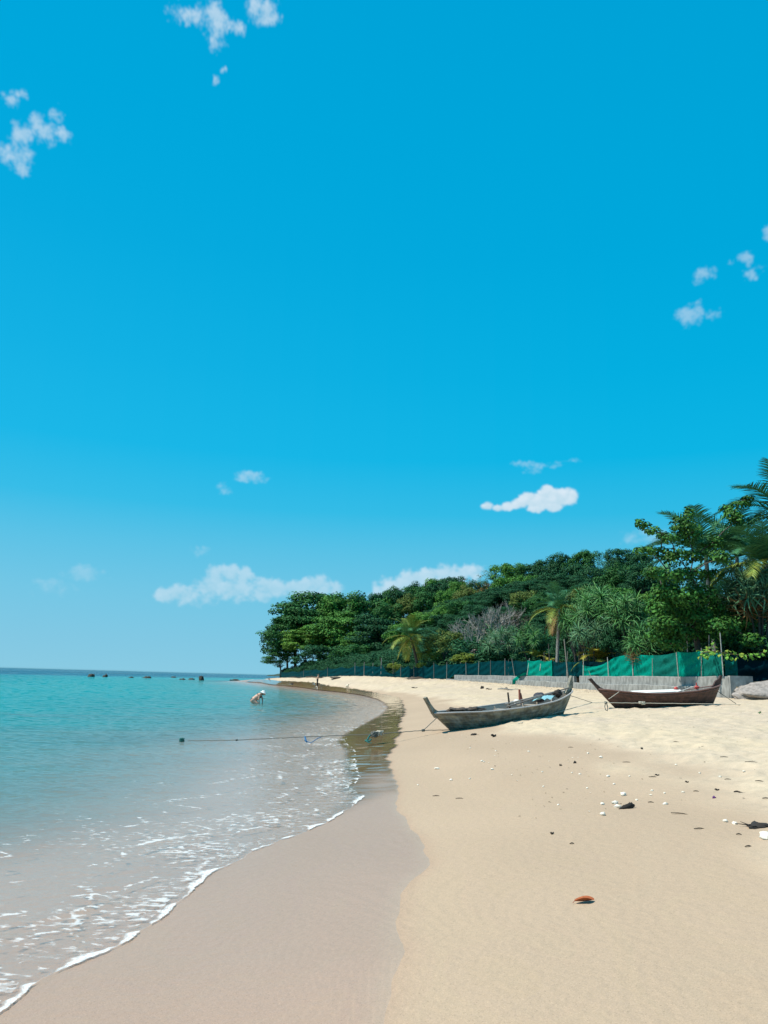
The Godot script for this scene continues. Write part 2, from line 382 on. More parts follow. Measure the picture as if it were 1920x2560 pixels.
func sky_picture() -> ImageTexture:
	var w := 4096; var h := 2048
	var im := Image.create(w, h, false, Image.FORMAT_RGBH)
	for y in h:
		var el := 90.0 - (y + 0.5) * 180.0 / h
		var c := Color(0.1, 0.3, 0.36)
		if el >= 0:
			for k in SKY_STOPS.size() - 1:
				if el <= SKY_STOPS[k + 1][0]:
					var a: Array = SKY_STOPS[k]; var b: Array = SKY_STOPS[k + 1]
					var t: float = (el - a[0]) / (b[0] - a[0])
					c = Color(lerpf(a[1], b[1], t), lerpf(a[2], b[2], t), lerpf(a[3], b[3], t))
					break
		for k in 128:   # the air is a little brighter on the sun's side
			var near := cos(deg_to_rad((k + 0.5) * 360.0 / 128.0 + 72.0))
			var t := 1.0 + 0.05 * near * smoothstep(-5.0, 20.0, el) * smoothstep(80.0, 50.0, el)
			im.fill_rect(Rect2i(k * 32, y, 32, 1), Color(c.r * t + 0.012 * maxf(near, 0) * smoothstep(40.0, 10.0, el), c.g * t, c.b * t))
	var n1 := FastNoiseLite.new(); n1.seed = 3; n1.frequency = 0.32; n1.fractal_octaves = 6; n1.fractal_gain = 0.5
	var n2 := FastNoiseLite.new(); n2.seed = 9; n2.frequency = 0.16; n2.fractal_octaves = 4
	var per := w / 360.0
	for cl in CLOUDS:
		var lobes: Array = cl[2]
		var lo := Vector2(1e9, 1e9); var hi := Vector2(-1e9, -1e9)
		for l in lobes:
			lo = lo.min(Vector2(l[0] - l[2] * 2.1, l[1] - l[3] * 2.1)); hi = hi.max(Vector2(l[0] + l[2] * 2.1, l[1] + l[3] * 2.1))
		var base: float = lo.y; var high: float = hi.y
		var soft: float = cl[0]
		for y in range(int((90 - hi.y) * per), int((90 - lo.y) * per) + 1):
			if y < 0 or y >= h / 2: continue
			var el := 90.0 - (y + 0.5) / per
			for xi in range(int(lo.x * per), int(hi.x * per) + 1):
				var az := (xi + 0.5) / per
				var wx := az + 0.28 * soft * n2.get_noise_2d(az * 9, el * 9); var wy := el + 0.28 * soft * n2.get_noise_2d(az * 9 + 300, el * 9)
				var d := 0.0
				var light := 0.0
				for l in lobes:
					var dx: float = (wx - l[0]) / l[2]; var dy: float = (wy - l[1]) / l[3]
					var q := 1.0 - (dx * dx + dy * dy) * 0.5
					if q > 0:
						var m: float = q * l[4]
						if m > d:
							light = lerpf(light, 0.5 + 0.5 * clampf(dy - dx * 0.35, -1, 1), 0.7)
						d = maxf(d, m) + 0.12 * minf(d, m)
				if d <= 0.02: continue
				var n := n1.get_noise_2d(az * lerpf(3.4, 2.2, soft), el * lerpf(3.8, 2.6, soft)) + 0.45 * soft * n1.get_noise_2d(az * 8.0 + el * 3.0, el * 11.0 - az * 2.0)
				var a := smoothstep(0.42 - 0.24 * soft, 0.62 + 0.62 * soft, d + n * (0.26 + 0.42 * soft))
				if a <= 0.003: continue
				a *= cl[1]
				var lum := lerpf(0.3, 1.0, clampf(light + n * 0.7, 0, 1))
				var x := posmod(xi, w)
				var s := im.get_pixel(x, y)
				var t := clampf(el / 14.0, 0, 1)
				var white := Color(lerpf(0.5, 0.62, lum) * lerpf(1.0, 1.18, lum), lerpf(0.7, 0.84, lum), lerpf(0.82, 0.93, lum))
				white = white.lerp(s, 0.3 * (1 - t))
				im.set_pixel(x, y, Color(lerpf(s.r, white.r, a), lerpf(s.g, white.g, a), lerpf(s.b, white.b, a)))
	return ImageTexture.create_from_image(im)


# ---------------------------------------------------------------- ground, wet sand, sea, foam
func relief(x: float, z: float, u: float, loose: float) -> float:   # trodden dry sand, and the slight unevenness of the rest
	var r := 0.012 * patch.get_noise_2d(x * 4, z * 4) * smoothstep(0.3, 2.0, u)
	if loose > 0:
		r += loose * (0.04 * fine.get_noise_2d(x * 1.2, z * 1.2) + 0.028 * fine.get_noise_2d(x * 3.0 + 50, z * 3.0) + 0.05 * smoothstep(-0.98, -0.45, prints.get_noise_2d(x, z)))
	return r

func top(x: float, z: float) -> float:   # the sand's real surface
	var h := ground(x, z)
	return h + relief(x, z, x - shore(z), smoothstep(0.41, 0.56, h + 0.13 * patch.get_noise_2d(x * 2.2, z * 1.1)))

func build_ground() -> void:
	var ds := PackedFloat32Array()
	var d := 0.4
	while d < 6000:
		ds.append(d)
		d *= 1.03 if d < 2.6 else (1.0085 if d < 70 else (1.014 if d < 230 else 1.12))
	var an := PackedFloat32Array()
	var a := -180.0
	while a <= 180.0:
		an.append(deg_to_rad(a))
		a += 0.19 if absf(a + 0.0) < 33 else 3.0
	if rad_to_deg(an[an.size() - 1]) < 179.99: an.append(PI)
	var nx := an.size(); var nd := ds.size()
	var b := Mesher.new()
	b.v.resize(nx * nd); b.c.resize(nx * nd); b.n.resize(nx * nd)
	var damp := PackedFloat32Array(); damp.resize(nx * nd); damp.fill(-0.5)
	var shiny := PackedInt32Array()
	for j in nd:
		for i in nx:
			var x := sin(an[i]) * ds[j]; var z := -cos(an[i]) * ds[j]
			var zz := clampf(z, -415, 29)
			var s := shore(zz)
			var u := x - s
			var h := ground(x, zz)
			var k := 0.0
			if ds[j] > 500:
				h = minf(h, lerpf(h, -8.0, clampf((ds[j] - 500) / 500, 0, 1))) if u < 0 else h
			var col := Color(0.53, 0.4, 0.288)
			if u < 6:
				var wet := along(wet_at, zz) - s
				var soft := 0.24 - 0.06 * smoothstep(-4.0, -9.0, z)
				var dampness := 1.0 - smoothstep(-soft, soft, u + wet_wobble(x, zz) - wet)
				col = col.lerp(Color(0.485, 0.332, 0.243), dampness)
				damp[j * nx + i] = dampness - 0.5
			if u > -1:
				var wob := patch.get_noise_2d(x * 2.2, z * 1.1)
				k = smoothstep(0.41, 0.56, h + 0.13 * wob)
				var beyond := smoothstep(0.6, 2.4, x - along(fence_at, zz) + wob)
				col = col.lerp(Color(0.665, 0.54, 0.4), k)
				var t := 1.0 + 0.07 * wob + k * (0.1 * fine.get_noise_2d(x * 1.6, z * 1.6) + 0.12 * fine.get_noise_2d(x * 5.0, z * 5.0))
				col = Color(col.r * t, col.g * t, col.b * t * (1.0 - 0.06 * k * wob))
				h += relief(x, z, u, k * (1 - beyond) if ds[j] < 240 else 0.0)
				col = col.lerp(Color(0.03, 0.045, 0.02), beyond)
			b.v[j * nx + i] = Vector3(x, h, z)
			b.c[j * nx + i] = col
	for j in nd:
		for i in nx:
			var e := b.v[j * nx + mini(i + 1, nx - 1)] - b.v[j * nx + maxi(i - 1, 0)]
			var f := b.v[mini(j + 1, nd - 1) * nx + i] - b.v[maxi(j - 1, 0) * nx + i]
			var q := f.cross(-e)
			b.n[j * nx + i] = q.normalized() if q.length_squared() > 1e-16 else Vector3.UP
			if b.n[j * nx + i].y < 0: b.n[j * nx + i] *= -1
	for j in nd - 1:
		for i in nx - 1:
			var o := j * nx + i
			var wet_corners := int(damp[o] > 0) + int(damp[o + 1] > 0) + int(damp[o + nx] > 0) + int(damp[o + nx + 1] > 0)
			if wet_corners == 4:
				shiny.append_array([o, o + nx + 1, o + 1, o, o + nx, o + nx + 1])
			elif wet_corners == 0:
				b.quad(o, o + 1, o + nx + 1, o + nx)
			else:   # the edge of the damp runs through: cut the two triangles along it
				for t: Array in [[o, o + 1, o + nx + 1], [o, o + nx + 1, o + nx]]:
					var sides := [[], []]
					for k in 3:
						var p: int = t[k]; var q: int = t[(k + 1) % 3]
						sides[int(damp[p] > 0)].append(p)
						if (damp[p] > 0) != (damp[q] > 0):
							var w := damp[p] / (damp[p] - damp[q])
							b.v.append(b.v[p].lerp(b.v[q], w)); b.c.append(b.c[p].lerp(b.c[q], w)); b.n.append(b.n[p].lerp(b.n[q], w).normalized())
							sides[0].append(b.v.size() - 1); sides[1].append(b.v.size() - 1)
					for g in 2:
						var poly: Array = sides[g]
						for k in range(1, poly.size() - 1):
							if g == 0: b.tri(poly[0], poly[k], poly[k + 1])
							else: shiny.append_array([poly[0], poly[k + 1], poly[k]])
	var cap := b.vert(Vector3(0, ground(0, 0), 0), Color(0.52, 0.378, 0.283))
	b.n.append(Vector3.UP)
	for i in nx - 1: b.tri(cap, i + 1, i)
	b.uv.resize(b.v.size())
	structure("sandy_beach", b.mesh(), mats.sand)
	b.ix = shiny
	structure("damp_sand", b.mesh(), mats.damp_sand)

func wet_wobble(x: float, z: float) -> float:
	var far := smoothstep(0.0, -30.0, z)
	return 0.1 * edge.get_noise_2d(x * 1.5, z) - far * 0.25 * edge.get_noise_2d(x * 0.6, z * 1.2)

func build_wet_sand() -> void:
	var b := Mesher.new()
	var zs := PackedFloat32Array()
	var z := -1.2
	while z > -186:
		zs.append(z); z -= clampf(-z * 0.007, 0.02, 0.9)
	var nu := 70
	var streak := FastNoiseLite.new(); streak.seed = 33; streak.frequency = 0.8; streak.fractal_octaves = 3
	var hgt := func(x: float, zz: float) -> float:
		var m := smoothstep(-3.0, -8.0, zz) * clampf(11.0 / -zz, 0.0, 1.0)
		return 0.0055 * m * (streak.get_noise_2d(x * 0.75, zz * 2.6) + 0.5 * absf(streak.get_noise_2d(x * 0.5 + 70, zz * 4.0)))
	for j in zs.size():
		z = zs[j]
		var s := shore(z)
		var w := along(wet_at, z) - s
		for i in nu + 1:
			var t := float(i) / nu
			var u := lerpf(-0.35, w + 0.45, t)
			var x := s + u
			var far := smoothstep(0.0, -30.0, z)
			var al := 1.0 - smoothstep(w - 0.012 - far * 0.1, w + 0.012 + far * 0.05, u + wet_wobble(x, z))
			al *= smoothstep(-0.35, -0.05, u)
			if i == nu: al = 0.0
			var soak := smoothstep(-8.5, -17.0, z + 2.5 * edge.get_noise_2d(x * 0.7 + 30, z * 0.8) + 3.0 * smoothstep(-0.1, 0.5, u))
			al *= soak
			var e := 0.01
			var y0: float = hgt.call(x, z)
			var gx: float = (hgt.call(x + e, z) - y0) / e; var gz: float = (hgt.call(x, z + e) - y0) / e
			var slope := (ground(x + 0.1, z) - ground(x, z)) / 0.1
			b.vert(Vector3(x, ground(x, z) + 0.008 + 0.0009 * maxf(0.0, -z - 10.0) + 0.4 * y0, z), Color(0.235, 0.158, 0.085, al * 0.97))
			b.n.append(Vector3(-gx - slope * 0.5, 1, -gz).normalized())
	for j in zs.size() - 1:
		for i in nu:
			var o := j * (nu + 1) + i
			b.quad(o, o + 1, o + nu + 2, o + nu + 1)
	structure("wet_sand", b.mesh(), mats.wet_film)

func wave(x: float, z: float, depth: float, d: float) -> float:
	var fade := smoothstep(0.0, 0.25, depth)
	var y := 0.009 * (0.45 + 0.7 * fade) * fine.get_noise_2d(x * 2.6, z * 3.0) * clampf(22.0 / d, 0, 1)
	y += 0.03 * fade * fine.get_noise_2d(x * 0.8 + 40, z * 1.0) * clampf(120.0 / d, 0, 1)
	y += 0.06 * smoothstep(0.5, 3.0, depth) * broad.get_noise_2d(x * 6, z * 6)
	if z > -13.0 and z < -2.0 and depth < 0.2:   # the last small swell running up behind the edge
		var ridge := front(z) - x - 0.62 - 0.22 * broad.get_noise_2d(z * 9, 3) - 0.05 * fine.get_noise_2d(z * 1.5, 80)
		y += 0.02 * smoothstep(-13.0, -6.0, z) * (smoothstep(-0.06, 0.02, ridge) - smoothstep(0.02, 0.4, ridge)) * (0.5 + 0.9 * broad.get_noise_2d(z * 14, 60))
	return y

func build_sea() -> void:
	var b := Mesher.new(); var body := Mesher.new()
	var zs := PackedFloat32Array()
	var z := 8.0
	while z > -9000:
		zs.append(z)
		var d := maxf(absf(z), 3.0)
		z -= d * (0.0085 if d < 60 else (0.014 if d < 300 else 0.06)) if z < 0 else 0.06
	var us := PackedFloat32Array([0.0])
	var st := 0.012
	while us[us.size() - 1] < 9000:
		us.append(us[us.size() - 1] + st); st *= 1.018 if st < 0.25 else (1.0 if us[us.size() - 1] < 42.0 else (1.025 if st < 4.0 else 1.12))
	var nu := us.size()
	for j in zs.size():
		z = zs[j]
		var zz := clampf(z, -419, 29)
		var s := shore(zz) + 0.05 * fine.get_noise_2d(z * 1.7, 7.0) * clampf(-z / 5.0, 0, 1)
		if z < -205: s += (-205 - z) * 0.25
		for i in nu:
			var x := s - us[i]
			var dist := sqrt(x * x + z * z) + 0.5
			var g := ground(x, zz) if z > -419 else -6.0
			var depth := maxf(0.0, 0.03 - g)
			var y := 0.03 + wave(x, z, depth, dist)
			var roll := us[i]
			y += 0.007 * smoothstep(0.0, 0.1, roll) * exp(-roll * 5.0)
			if i == 0: y = g - 0.004
			y = maxf(y, g + 0.008 * smoothstep(0.0, 0.04, roll)) if i > 0 else y
			var e := 0.02 + dist * 0.002
			var y0 := wave(x, z, depth, dist)
			var tilt := lerpf(0.7, 1.9, smoothstep(0.08, 0.4, depth)) + 1.6 * smoothstep(0.6, 2.5, depth)
			var gx := (wave(x + e, z, depth, dist) - y0) / e; var gz := (wave(x, z + e, depth, dist) - y0) / e
			b.vert(Vector3(x, y, z))
			b.n.append(Vector3(-gx * tilt, 1, -gz * tilt).normalized())
			var band := broad.get_noise_2d(x * 0.35, z * 1.3) + 0.5 * broad.get_noise_2d(x * 1.6 + 90, z * 5.0)
			var tur := clampf(depth + 0.25 * depth * band, 0, 9)
			var al := 1.0 - exp(-maxf(0.0, tur - 0.15) * 2.2)
			var t := smoothstep(0.2, 1.0, tur)
			var t2 := smoothstep(1.1, 3.6, tur)
			var col := Color(lerpf(0.08, 0.0, t), lerpf(0.25, 0.225, t), lerpf(0.25, 0.225, t)).lerp(Color(0.0, 0.06, 0.11), t2)
			body.vert(Vector3(x, y - 0.012 - 0.03 * smoothstep(0.1, 0.5, depth), z), Color(col.r, col.g, col.b, clampf(al, 0, 0.98)))
			body.n.append(Vector3.UP)
	for j in zs.size() - 1:
		for i in nu - 1:
			var o := j * nu + i
			b.quad(o, o + nu, o + nu + 1, o + 1)
			body.quad(o, o + nu, o + nu + 1, o + 1)
	structure("sea", b.mesh(true, false), mats.sea_surface)
	structure("sea_water", body.mesh(), mats.sea_body)

func front(z: float) -> float:   # where the swash ends
	return shore(z) + 0.05 * fine.get_noise_2d(z * 1.7, 7.0) * clampf(-z / 5.0, 0, 1)

func build_foam() -> void:
	var b := Mesher.new()
	var z := -3.2
	var rows := 0
	while z > -34:
		var x := front(z)
		var w := maxf(0.003, 0.02 + 0.07 * fine.get_noise_2d(z * 1.9, 31) + 0.03 * broad.get_noise_2d(z * 20, 11))
		w *= smoothstep(-34.0, -20.0, z) * 0.6 + 0.4
		for k in 11:   # a thin soft sheet of bubbles: crisp towards the sand, fading towards the sea
			var t := k / 10.0
			var px := x + 0.014 - w * 1.9 * t + 0.01 * lacy.get_noise_2d(z * 15, 0.4)
			var thin := smoothstep(0.004, 0.03, w)
			var al := smoothstep(0.0, 0.12, t) * (1.0 - smoothstep(0.3 + 0.25 * lacy.get_noise_2d(z * 12, t * 3.0), 1.0, t)) * clampf(0.75 + 0.9 * lacy.get_noise_2d(z * 26, t * 5.0 + 20), 0.0, 1.0) * lerpf(0.25, 0.92, thin)
			b.vert(Vector3(px, maxf(ground(px, z), 0.03) + 0.011 + 0.006 * sin(PI * t) * thin, z), Color(1, 1, 1, al))
			b.n.append(Vector3.UP)
		rows += 1
		z -= clampf(-z * 0.0025, 0.009, 0.06)
	for j in rows - 1:
		for k in 10:
			var o := j * 11 + k
			b.quad(o, o + 11, o + 12, o + 1)
	var m := structure("foam_edge", b.mesh(), mats.foam)
	m.set_meta("kind", "stuff"); tag(m, "white line of foam along the edge of the swash on the sand", "foam")
	m.set_meta("kind", "stuff")
	var f := Mesher.new()
	var prev := PackedInt32Array(); var now := PackedInt32Array()
	var us := PackedFloat32Array()
	var u := 0.06
	while u < 5.5:
		us.append(u); u += 0.008 + u * 0.007
	z = -2.9
	while z > -75:
		now = PackedInt32Array()
		for i in us.size():
			var x := front(z) - us[i]
			var dens := 0.8 * exp(-us[i] * 0.5) * (0.62 + 1.0 * broad.get_noise_2d(x * 5 + 9, z * 4)) + 0.06
			dens *= 1.0 - smoothstep(-25.0, -75.0, z) * 0.6
			var q := 1.0 - 2.6 * absf(lacy.get_noise_2d(x * 3.0 + 0.3 * fine.get_noise_2d(x * 6, z * 9), z * 6.0))
			q = 0.8 * q + 0.75 * lacy.get_noise_2d(x * 7.0 + 40, z * 13.0)
			for k in 3:
				var line := absf(us[i] - [0.5, 1.15, 2.1][k] - (0.3 + 0.25 * k) * broad.get_noise_2d(z * 8 + k * 50, 3 + k * 9) - 0.06 * fine.get_noise_2d(z * 2.5, k * 7))
				q += 0.75 * (1.0 - smoothstep(0.0, 0.05 + 0.02 * k, line)) * clampf(0.7 + 1.6 * broad.get_noise_2d(z * 16 + k * 30, 40), 0, 1)
			var a := pow(clampf((q - 0.86 + dens) * 1.5, 0.0, 1.0), 1.4)
			if a > 0.02:
				f.vert(Vector3(x, maxf(ground(x, z), 0.03) + 0.014 + maxf(0.0, wave(x, z, 0.1, 10)), z), Color(1, 1, 1, a * 0.5)); f.n.append(Vector3.UP)
				now.append(f.v.size() - 1)
			else:
				now.append(-1)
		if prev.size():
			for i in us.size() - 1:
				if now[i] >= 0 and now[i + 1] >= 0 and prev[i] >= 0 and prev[i + 1] >= 0:
					f.quad(prev[i], now[i], now[i + 1], prev[i + 1])
		prev = now
		z -= clampf(-z * 0.0021, 0.006, 0.12)
	m = structure("foam_lace", f.mesh(), mats.foam)
	tag(m, "thin lacy patches of foam drifting on the shallow water", "foam")
	m.set_meta("kind", "stuff")


# ---------------------------------------------------------------- plants
func leaf_tone(r: RandomNumberGenerator, base := 1.0) -> Color:
	var t := clampf(base * r.randf_range(0.42, 1.0), 0.1, 1.0)
	var w := r.randf_range(-0.14, 0.18)
	return Color(clampf(t * (1 + w), 0, 1), t, clampf(t * (1 - w), 0, 1))

func add_leaf(b: Mesher, at: Vector3, dir: Vector3, up: Vector3, l: float, w: float, col: Color, wide := false) -> void:
	var side := dir.cross(up).normalized()
	var nrm := side.cross(dir).normalized()
	var fold := nrm * w * 0.22
	if wide:   # obovate leaf: widest near its tip
		var i := b.vert(at, col); b.vert(at + dir * l * 0.45 + side * w * 0.34 + fold, col); b.vert(at + dir * l * 0.8 + side * w * 0.5 + fold, col)
		b.vert(at + dir * l - nrm * w * 0.15, col); b.vert(at + dir * l * 0.8 - side * w * 0.5 + fold, col); b.vert(at + dir * l * 0.45 - side * w * 0.34 + fold, col)
		b.tri(i, i + 1, i + 5); b.quad(i + 1, i + 2, i + 4, i + 5); b.tri(i + 2, i + 3, i + 4)
	else:
		var i := b.vert(at, col); b.vert(at + dir * l * 0.5 + side * w * 0.5 + fold, col); b.vert(at + dir * l, col); b.vert(at + dir * l * 0.5 - side * w * 0.5 + fold, col)
		b.tri(i, i + 1, i + 3); b.tri(i + 1, i + 2, i + 3)

func rand_dir(r: RandomNumberGenerator) -> Vector3:
	var y := r.randf_range(-1, 1); var a := r.randf_range(0, TAU); var q := sqrt(1 - y * y)
	return Vector3(cos(a) * q, y, sin(a) * q)

func crown_mesh(clumps: Array, leaf: float, thick: float, seedling: int, wide := false, flat := 0.0) -> ArrayMesh:
	# clumps: [centre, half axes]; thick: leaves per square metre of clump surface
	var r := RandomNumberGenerator.new(); r.seed = seedling
	var b := Mesher.new()
	var mid := Vector3.ZERO
	for k in clumps: mid += k[0]
	mid /= clumps.size()
	for k in clumps:
		var c: Vector3 = k[0]; var s: Vector3 = k[1]
		var tone := r.randf_range(0.72, 1.0)
		var out: Vector3 = (c - mid).normalized()
		var count := int(thick * 4.0 * PI * pow((pow(s.x * s.y, 1.6) + pow(s.x * s.z, 1.6) + pow(s.y * s.z, 1.6)) / 3.0, 1.0 / 1.6))
		for i in count:
			var d := rand_dir(r)
			if d.dot(out) < -0.35 and d.y < 0.2 and r.randf() < 0.75: continue
			if d.y < -0.3 and r.randf() < 0.5: continue
			var p := c + d * s * (r.randf_range(0.6, 1.08) if r.randf() < 0.85 else r.randf_range(0.2, 0.7))
			var nrm := (d * (1.0 - flat) + Vector3.UP * (0.45 + flat) + rand_dir(r) * 0.55).normalized()
			var dir := (rand_dir(r) + d * 0.5)
			dir = (dir - nrm * dir.dot(nrm)).normalized()
			dir = (dir - Vector3.UP * 0.25).normalized()
			var l := leaf * r.randf_range(0.7, 1.25)
			add_leaf(b, p - dir * l * 0.5, dir, nrm, l, l * r.randf_range(0.45, 0.62), leaf_tone(r, tone), wide)
	return b.mesh(false)

func round_clumps(seedling: int, count: int, size: float, squash: float, tiers := 0) -> Array:   # in a crown of radius 5
	var r := RandomNumberGenerator.new(); r.seed = seedling
	var out := []
	for i in count:
		var d := rand_dir(r)
		if d.y < -0.45: d.y = -d.y
		var p := d * 5.0 * (r.randf_range(0.7, 1.0) if i < count * 0.8 else r.randf_range(0.1, 0.65))
		p *= 1.0 + 0.16 * sin(d.x * 5.0 + seedling) * cos(d.z * 4.0)
		p.y *= squash
		var s := size * r.randf_range(0.65, 1.3)
		if tiers > 0:
			p.y = (roundf(p.y / 5.0 * tiers) + r.randf_range(-0.16, 0.16)) / tiers * 5.0
			out.append([p, Vector3(s * 1.3, s * 0.42, s * 1.3)])
		else:
			out.append([p, Vector3(s, s * 0.8, s)])
	return out

func trunk_mesh(height: float, spread: float, rad: float, seedling: int, limbs := 6) -> ArrayMesh:
	var r := RandomNumberGenerator.new(); r.seed = seedling
	var b := Mesher.new()
	var path := PackedVector3Array(); var rad_at := PackedFloat32Array()
	var lean := Vector3(r.randf_range(-0.12, 0.12), 0, r.randf_range(-0.12, 0.12))
	for i in 7:
		var t := i / 6.0
		path.append(Vector3(lean.x * height * t * t, height * t - 0.3, lean.z * height * t * t) + Vector3(sin(t * 5 + seedling), 0, cos(t * 4 + seedling)) * rad * 0.5 * t)
		rad_at.append(rad * (1.0 - 0.55 * t) * (1.35 if i == 0 else 1.0))
	b.tube(path, rad_at, 7)
	for k in limbs:
		var a := TAU * k / limbs + r.randf_range(-0.3, 0.3)
		var s := path[4 + k % 3]
		var e := s + Vector3(cos(a), 0.55 + r.randf_range(0, 0.4), sin(a)) * spread * r.randf_range(0.6, 1.0)
		b.tube(PackedVector3Array([s, s.lerp(e, 0.4) + Vector3.UP * spread * 0.1, e]), PackedFloat32Array([rad * 0.42, rad * 0.28, rad * 0.08]), 5)
	return b.mesh(true, false)

var crowns := []
var trunks := []

func leafy_tree(called: String, label: String, at: Vector3, rx: float, ry: float, kind: int, mat: String, turn: float, group := "", trunk := "bark") -> void:
	# at: the middle of the crown
	var g := ground(at.x, at.z)
	var t := thing(called, label, "tree", Vector3(at.x, g, at.z), turn, group)
	var h := maxf(at.y - g, 1.0)
	var tr := part("trunk", trunks[kind % 3], mats[trunk], t)
	tr.scale = Vector3(rx / 6.0, h * 0.9 / 7.6, rx / 6.0)
	var c := part("crown", crowns[kind], mats[mat], t)
	c.position.y = h
	c.scale = Vector3(rx / 5.6, ry / 5.6 / 0.8, rx / 5.6)

func frond_mesh(length: float, rise: float, droop: float, leaflet: float, seedling: int, ragged := 0.0, hang := 0.5) -> ArrayMesh:
	var r := RandomNumberGenerator.new(); r.seed = seedling
	var b := Mesher.new()
	var pts := PackedVector3Array(); var rad := PackedFloat32Array()
	var p := Vector3.ZERO
	var steps := 26
	for i in steps + 1:
		var t := float(i) / steps
		pts.append(p); rad.append(lerpf(0.035, 0.006, t) * length / 3.0)
		var a := rise - droop * pow(t, 1.25)
		p += Vector3(cos(a), sin(a), 0.04 * sin(t * 3 + seedling)) * length / steps
	b.tube(pts, rad, 4, Color(0.8, 0.8, 0.55))
	var per := 44
	for i in per:
		var t := lerpf(0.13, 0.995, float(i) / per)
		var f := t * steps
		var k := mini(int(f), steps - 1)
		var at := pts[k].lerp(pts[k + 1], f - k)
		var tan_ := (pts[k + 1] - pts[k]).normalized()
		var lat := tan_.cross(Vector3.UP if absf(tan_.y) < 0.95 else Vector3.RIGHT).normalized()
		var up := lat.cross(tan_)
		for s in [-1.0, 1.0]:
			if r.randf() < ragged: continue
			var ll := leaflet * (0.45 + 0.75 * sin(PI * pow(t, 0.75))) * r.randf_range(0.85, 1.1)
			var dir: Vector3 = (lat * s + tan_ * lerpf(0.35, 1.1, t) + up * 0.32 + rand_dir(r) * 0.12).normalized()
			var w := leaflet * 0.074
			var q := at
			var col := leaf_tone(r)
			var wid := tan_.slerp(dir, 0.1).normalized()
			var a0 := b.vert(q - wid * w * 0.5, col); b.vert(q + wid * w * 0.5, col)
			for seg in 3:
				var g := hang * (seg + 0.4) / 3.0
				q += (dir + Vector3.DOWN * g).normalized() * ll / 3.0
				var ww: float = w * [1.1, 0.75, 0.1][seg]
				var n0 := b.vert(q - wid * ww * 0.5, col); b.vert(q + wid * ww * 0.5, col)
				b.quad(a0, a0 + 1, n0 + 1, n0)
				a0 = n0
	return b.mesh(false)

func palm(label: String, foot: Vector3, top: Vector3, size: float, fronds: Array, group := "", thick := 0.14, trunk_mat := "bark_grey") -> Node3D:
	# fronds: [mesh, material, turn in degrees, tilt in degrees]
	var t := thing("coconut_palm", label, "palm tree", foot, 0, group)
	var b := Mesher.new()
	var path := PackedVector3Array(); var rad := PackedFloat32Array()
	var d := top - foot
	for i in 13:
		var k := i / 12.0
		path.append(Vector3(d.x * pow(k, 1.5), d.y * k - 0.3 * (1 - k), d.z * pow(k, 1.5)))
		rad.append(thick * lerpf(1.3, 0.8, k) * (1.25 if i == 0 else 1.0))
	b.tube(path, rad, 9, Color.WHITE, 0.04)
	part("trunk", b.mesh(true, false), mats[trunk_mat], t)
	for f in fronds:
		var o := part("frond", frond_shapes[f[0]], mats[f[1]], t)
		o.position = d
		o.rotation = Vector3(0, deg_to_rad(f[2]), 0)
		o.rotate_object_local(Vector3(0, 0, 1), deg_to_rad(f[3]))
		o.scale = Vector3.ONE * size
	return t

var frond_shapes := []

func rosette_mesh(count: int, length: float, width: float, seedling: int, lowest: float) -> ArrayMesh:
	var r := RandomNumberGenerator.new(); r.seed = seedling
	var b := Mesher.new()
	for i in count:
		var q := float(i) / count
		var az := i * 2.39996
		var el := lerpf(1.45, lowest, pow(q, 0.8)) + r.randf_range(-0.1, 0.1)
		var l := length * r.randf_range(0.75, 1.1)
		var p := Vector3.ZERO
		var h := Vector3(cos(az), 0, sin(az))
		var side := Vector3(-sin(az), 0, cos(az))
		var col := leaf_tone(r)
		var a0 := b.vert(p - side * width * 0.4, col); b.vert(p, col); b.vert(p + side * width * 0.4, col)
		var bend := r.randf_range(0.7, 1.5)
		for s in 6:
			var t := (s + 1) / 6.0
			var a := el - bend * t * t
			p += (h * cos(a) + Vector3.UP * sin(a)) * l / 6.0
			var w: float = width * [0.55, 0.5, 0.44, 0.36, 0.24, 0.02][s]
			var lift := (Vector3.UP * cos(a) - h * sin(a)) * w * 0.45
			var n0 := b.vert(p - side * w + lift, col); b.vert(p, col); b.vert(p + side * w + lift, col)
			b.quad(a0, a0 + 1, n0 + 1, n0); b.quad(a0 + 1, a0 + 2, n0 + 2, n0 + 1)
			a0 = n0
	return b.mesh(false)

var rosettes := []

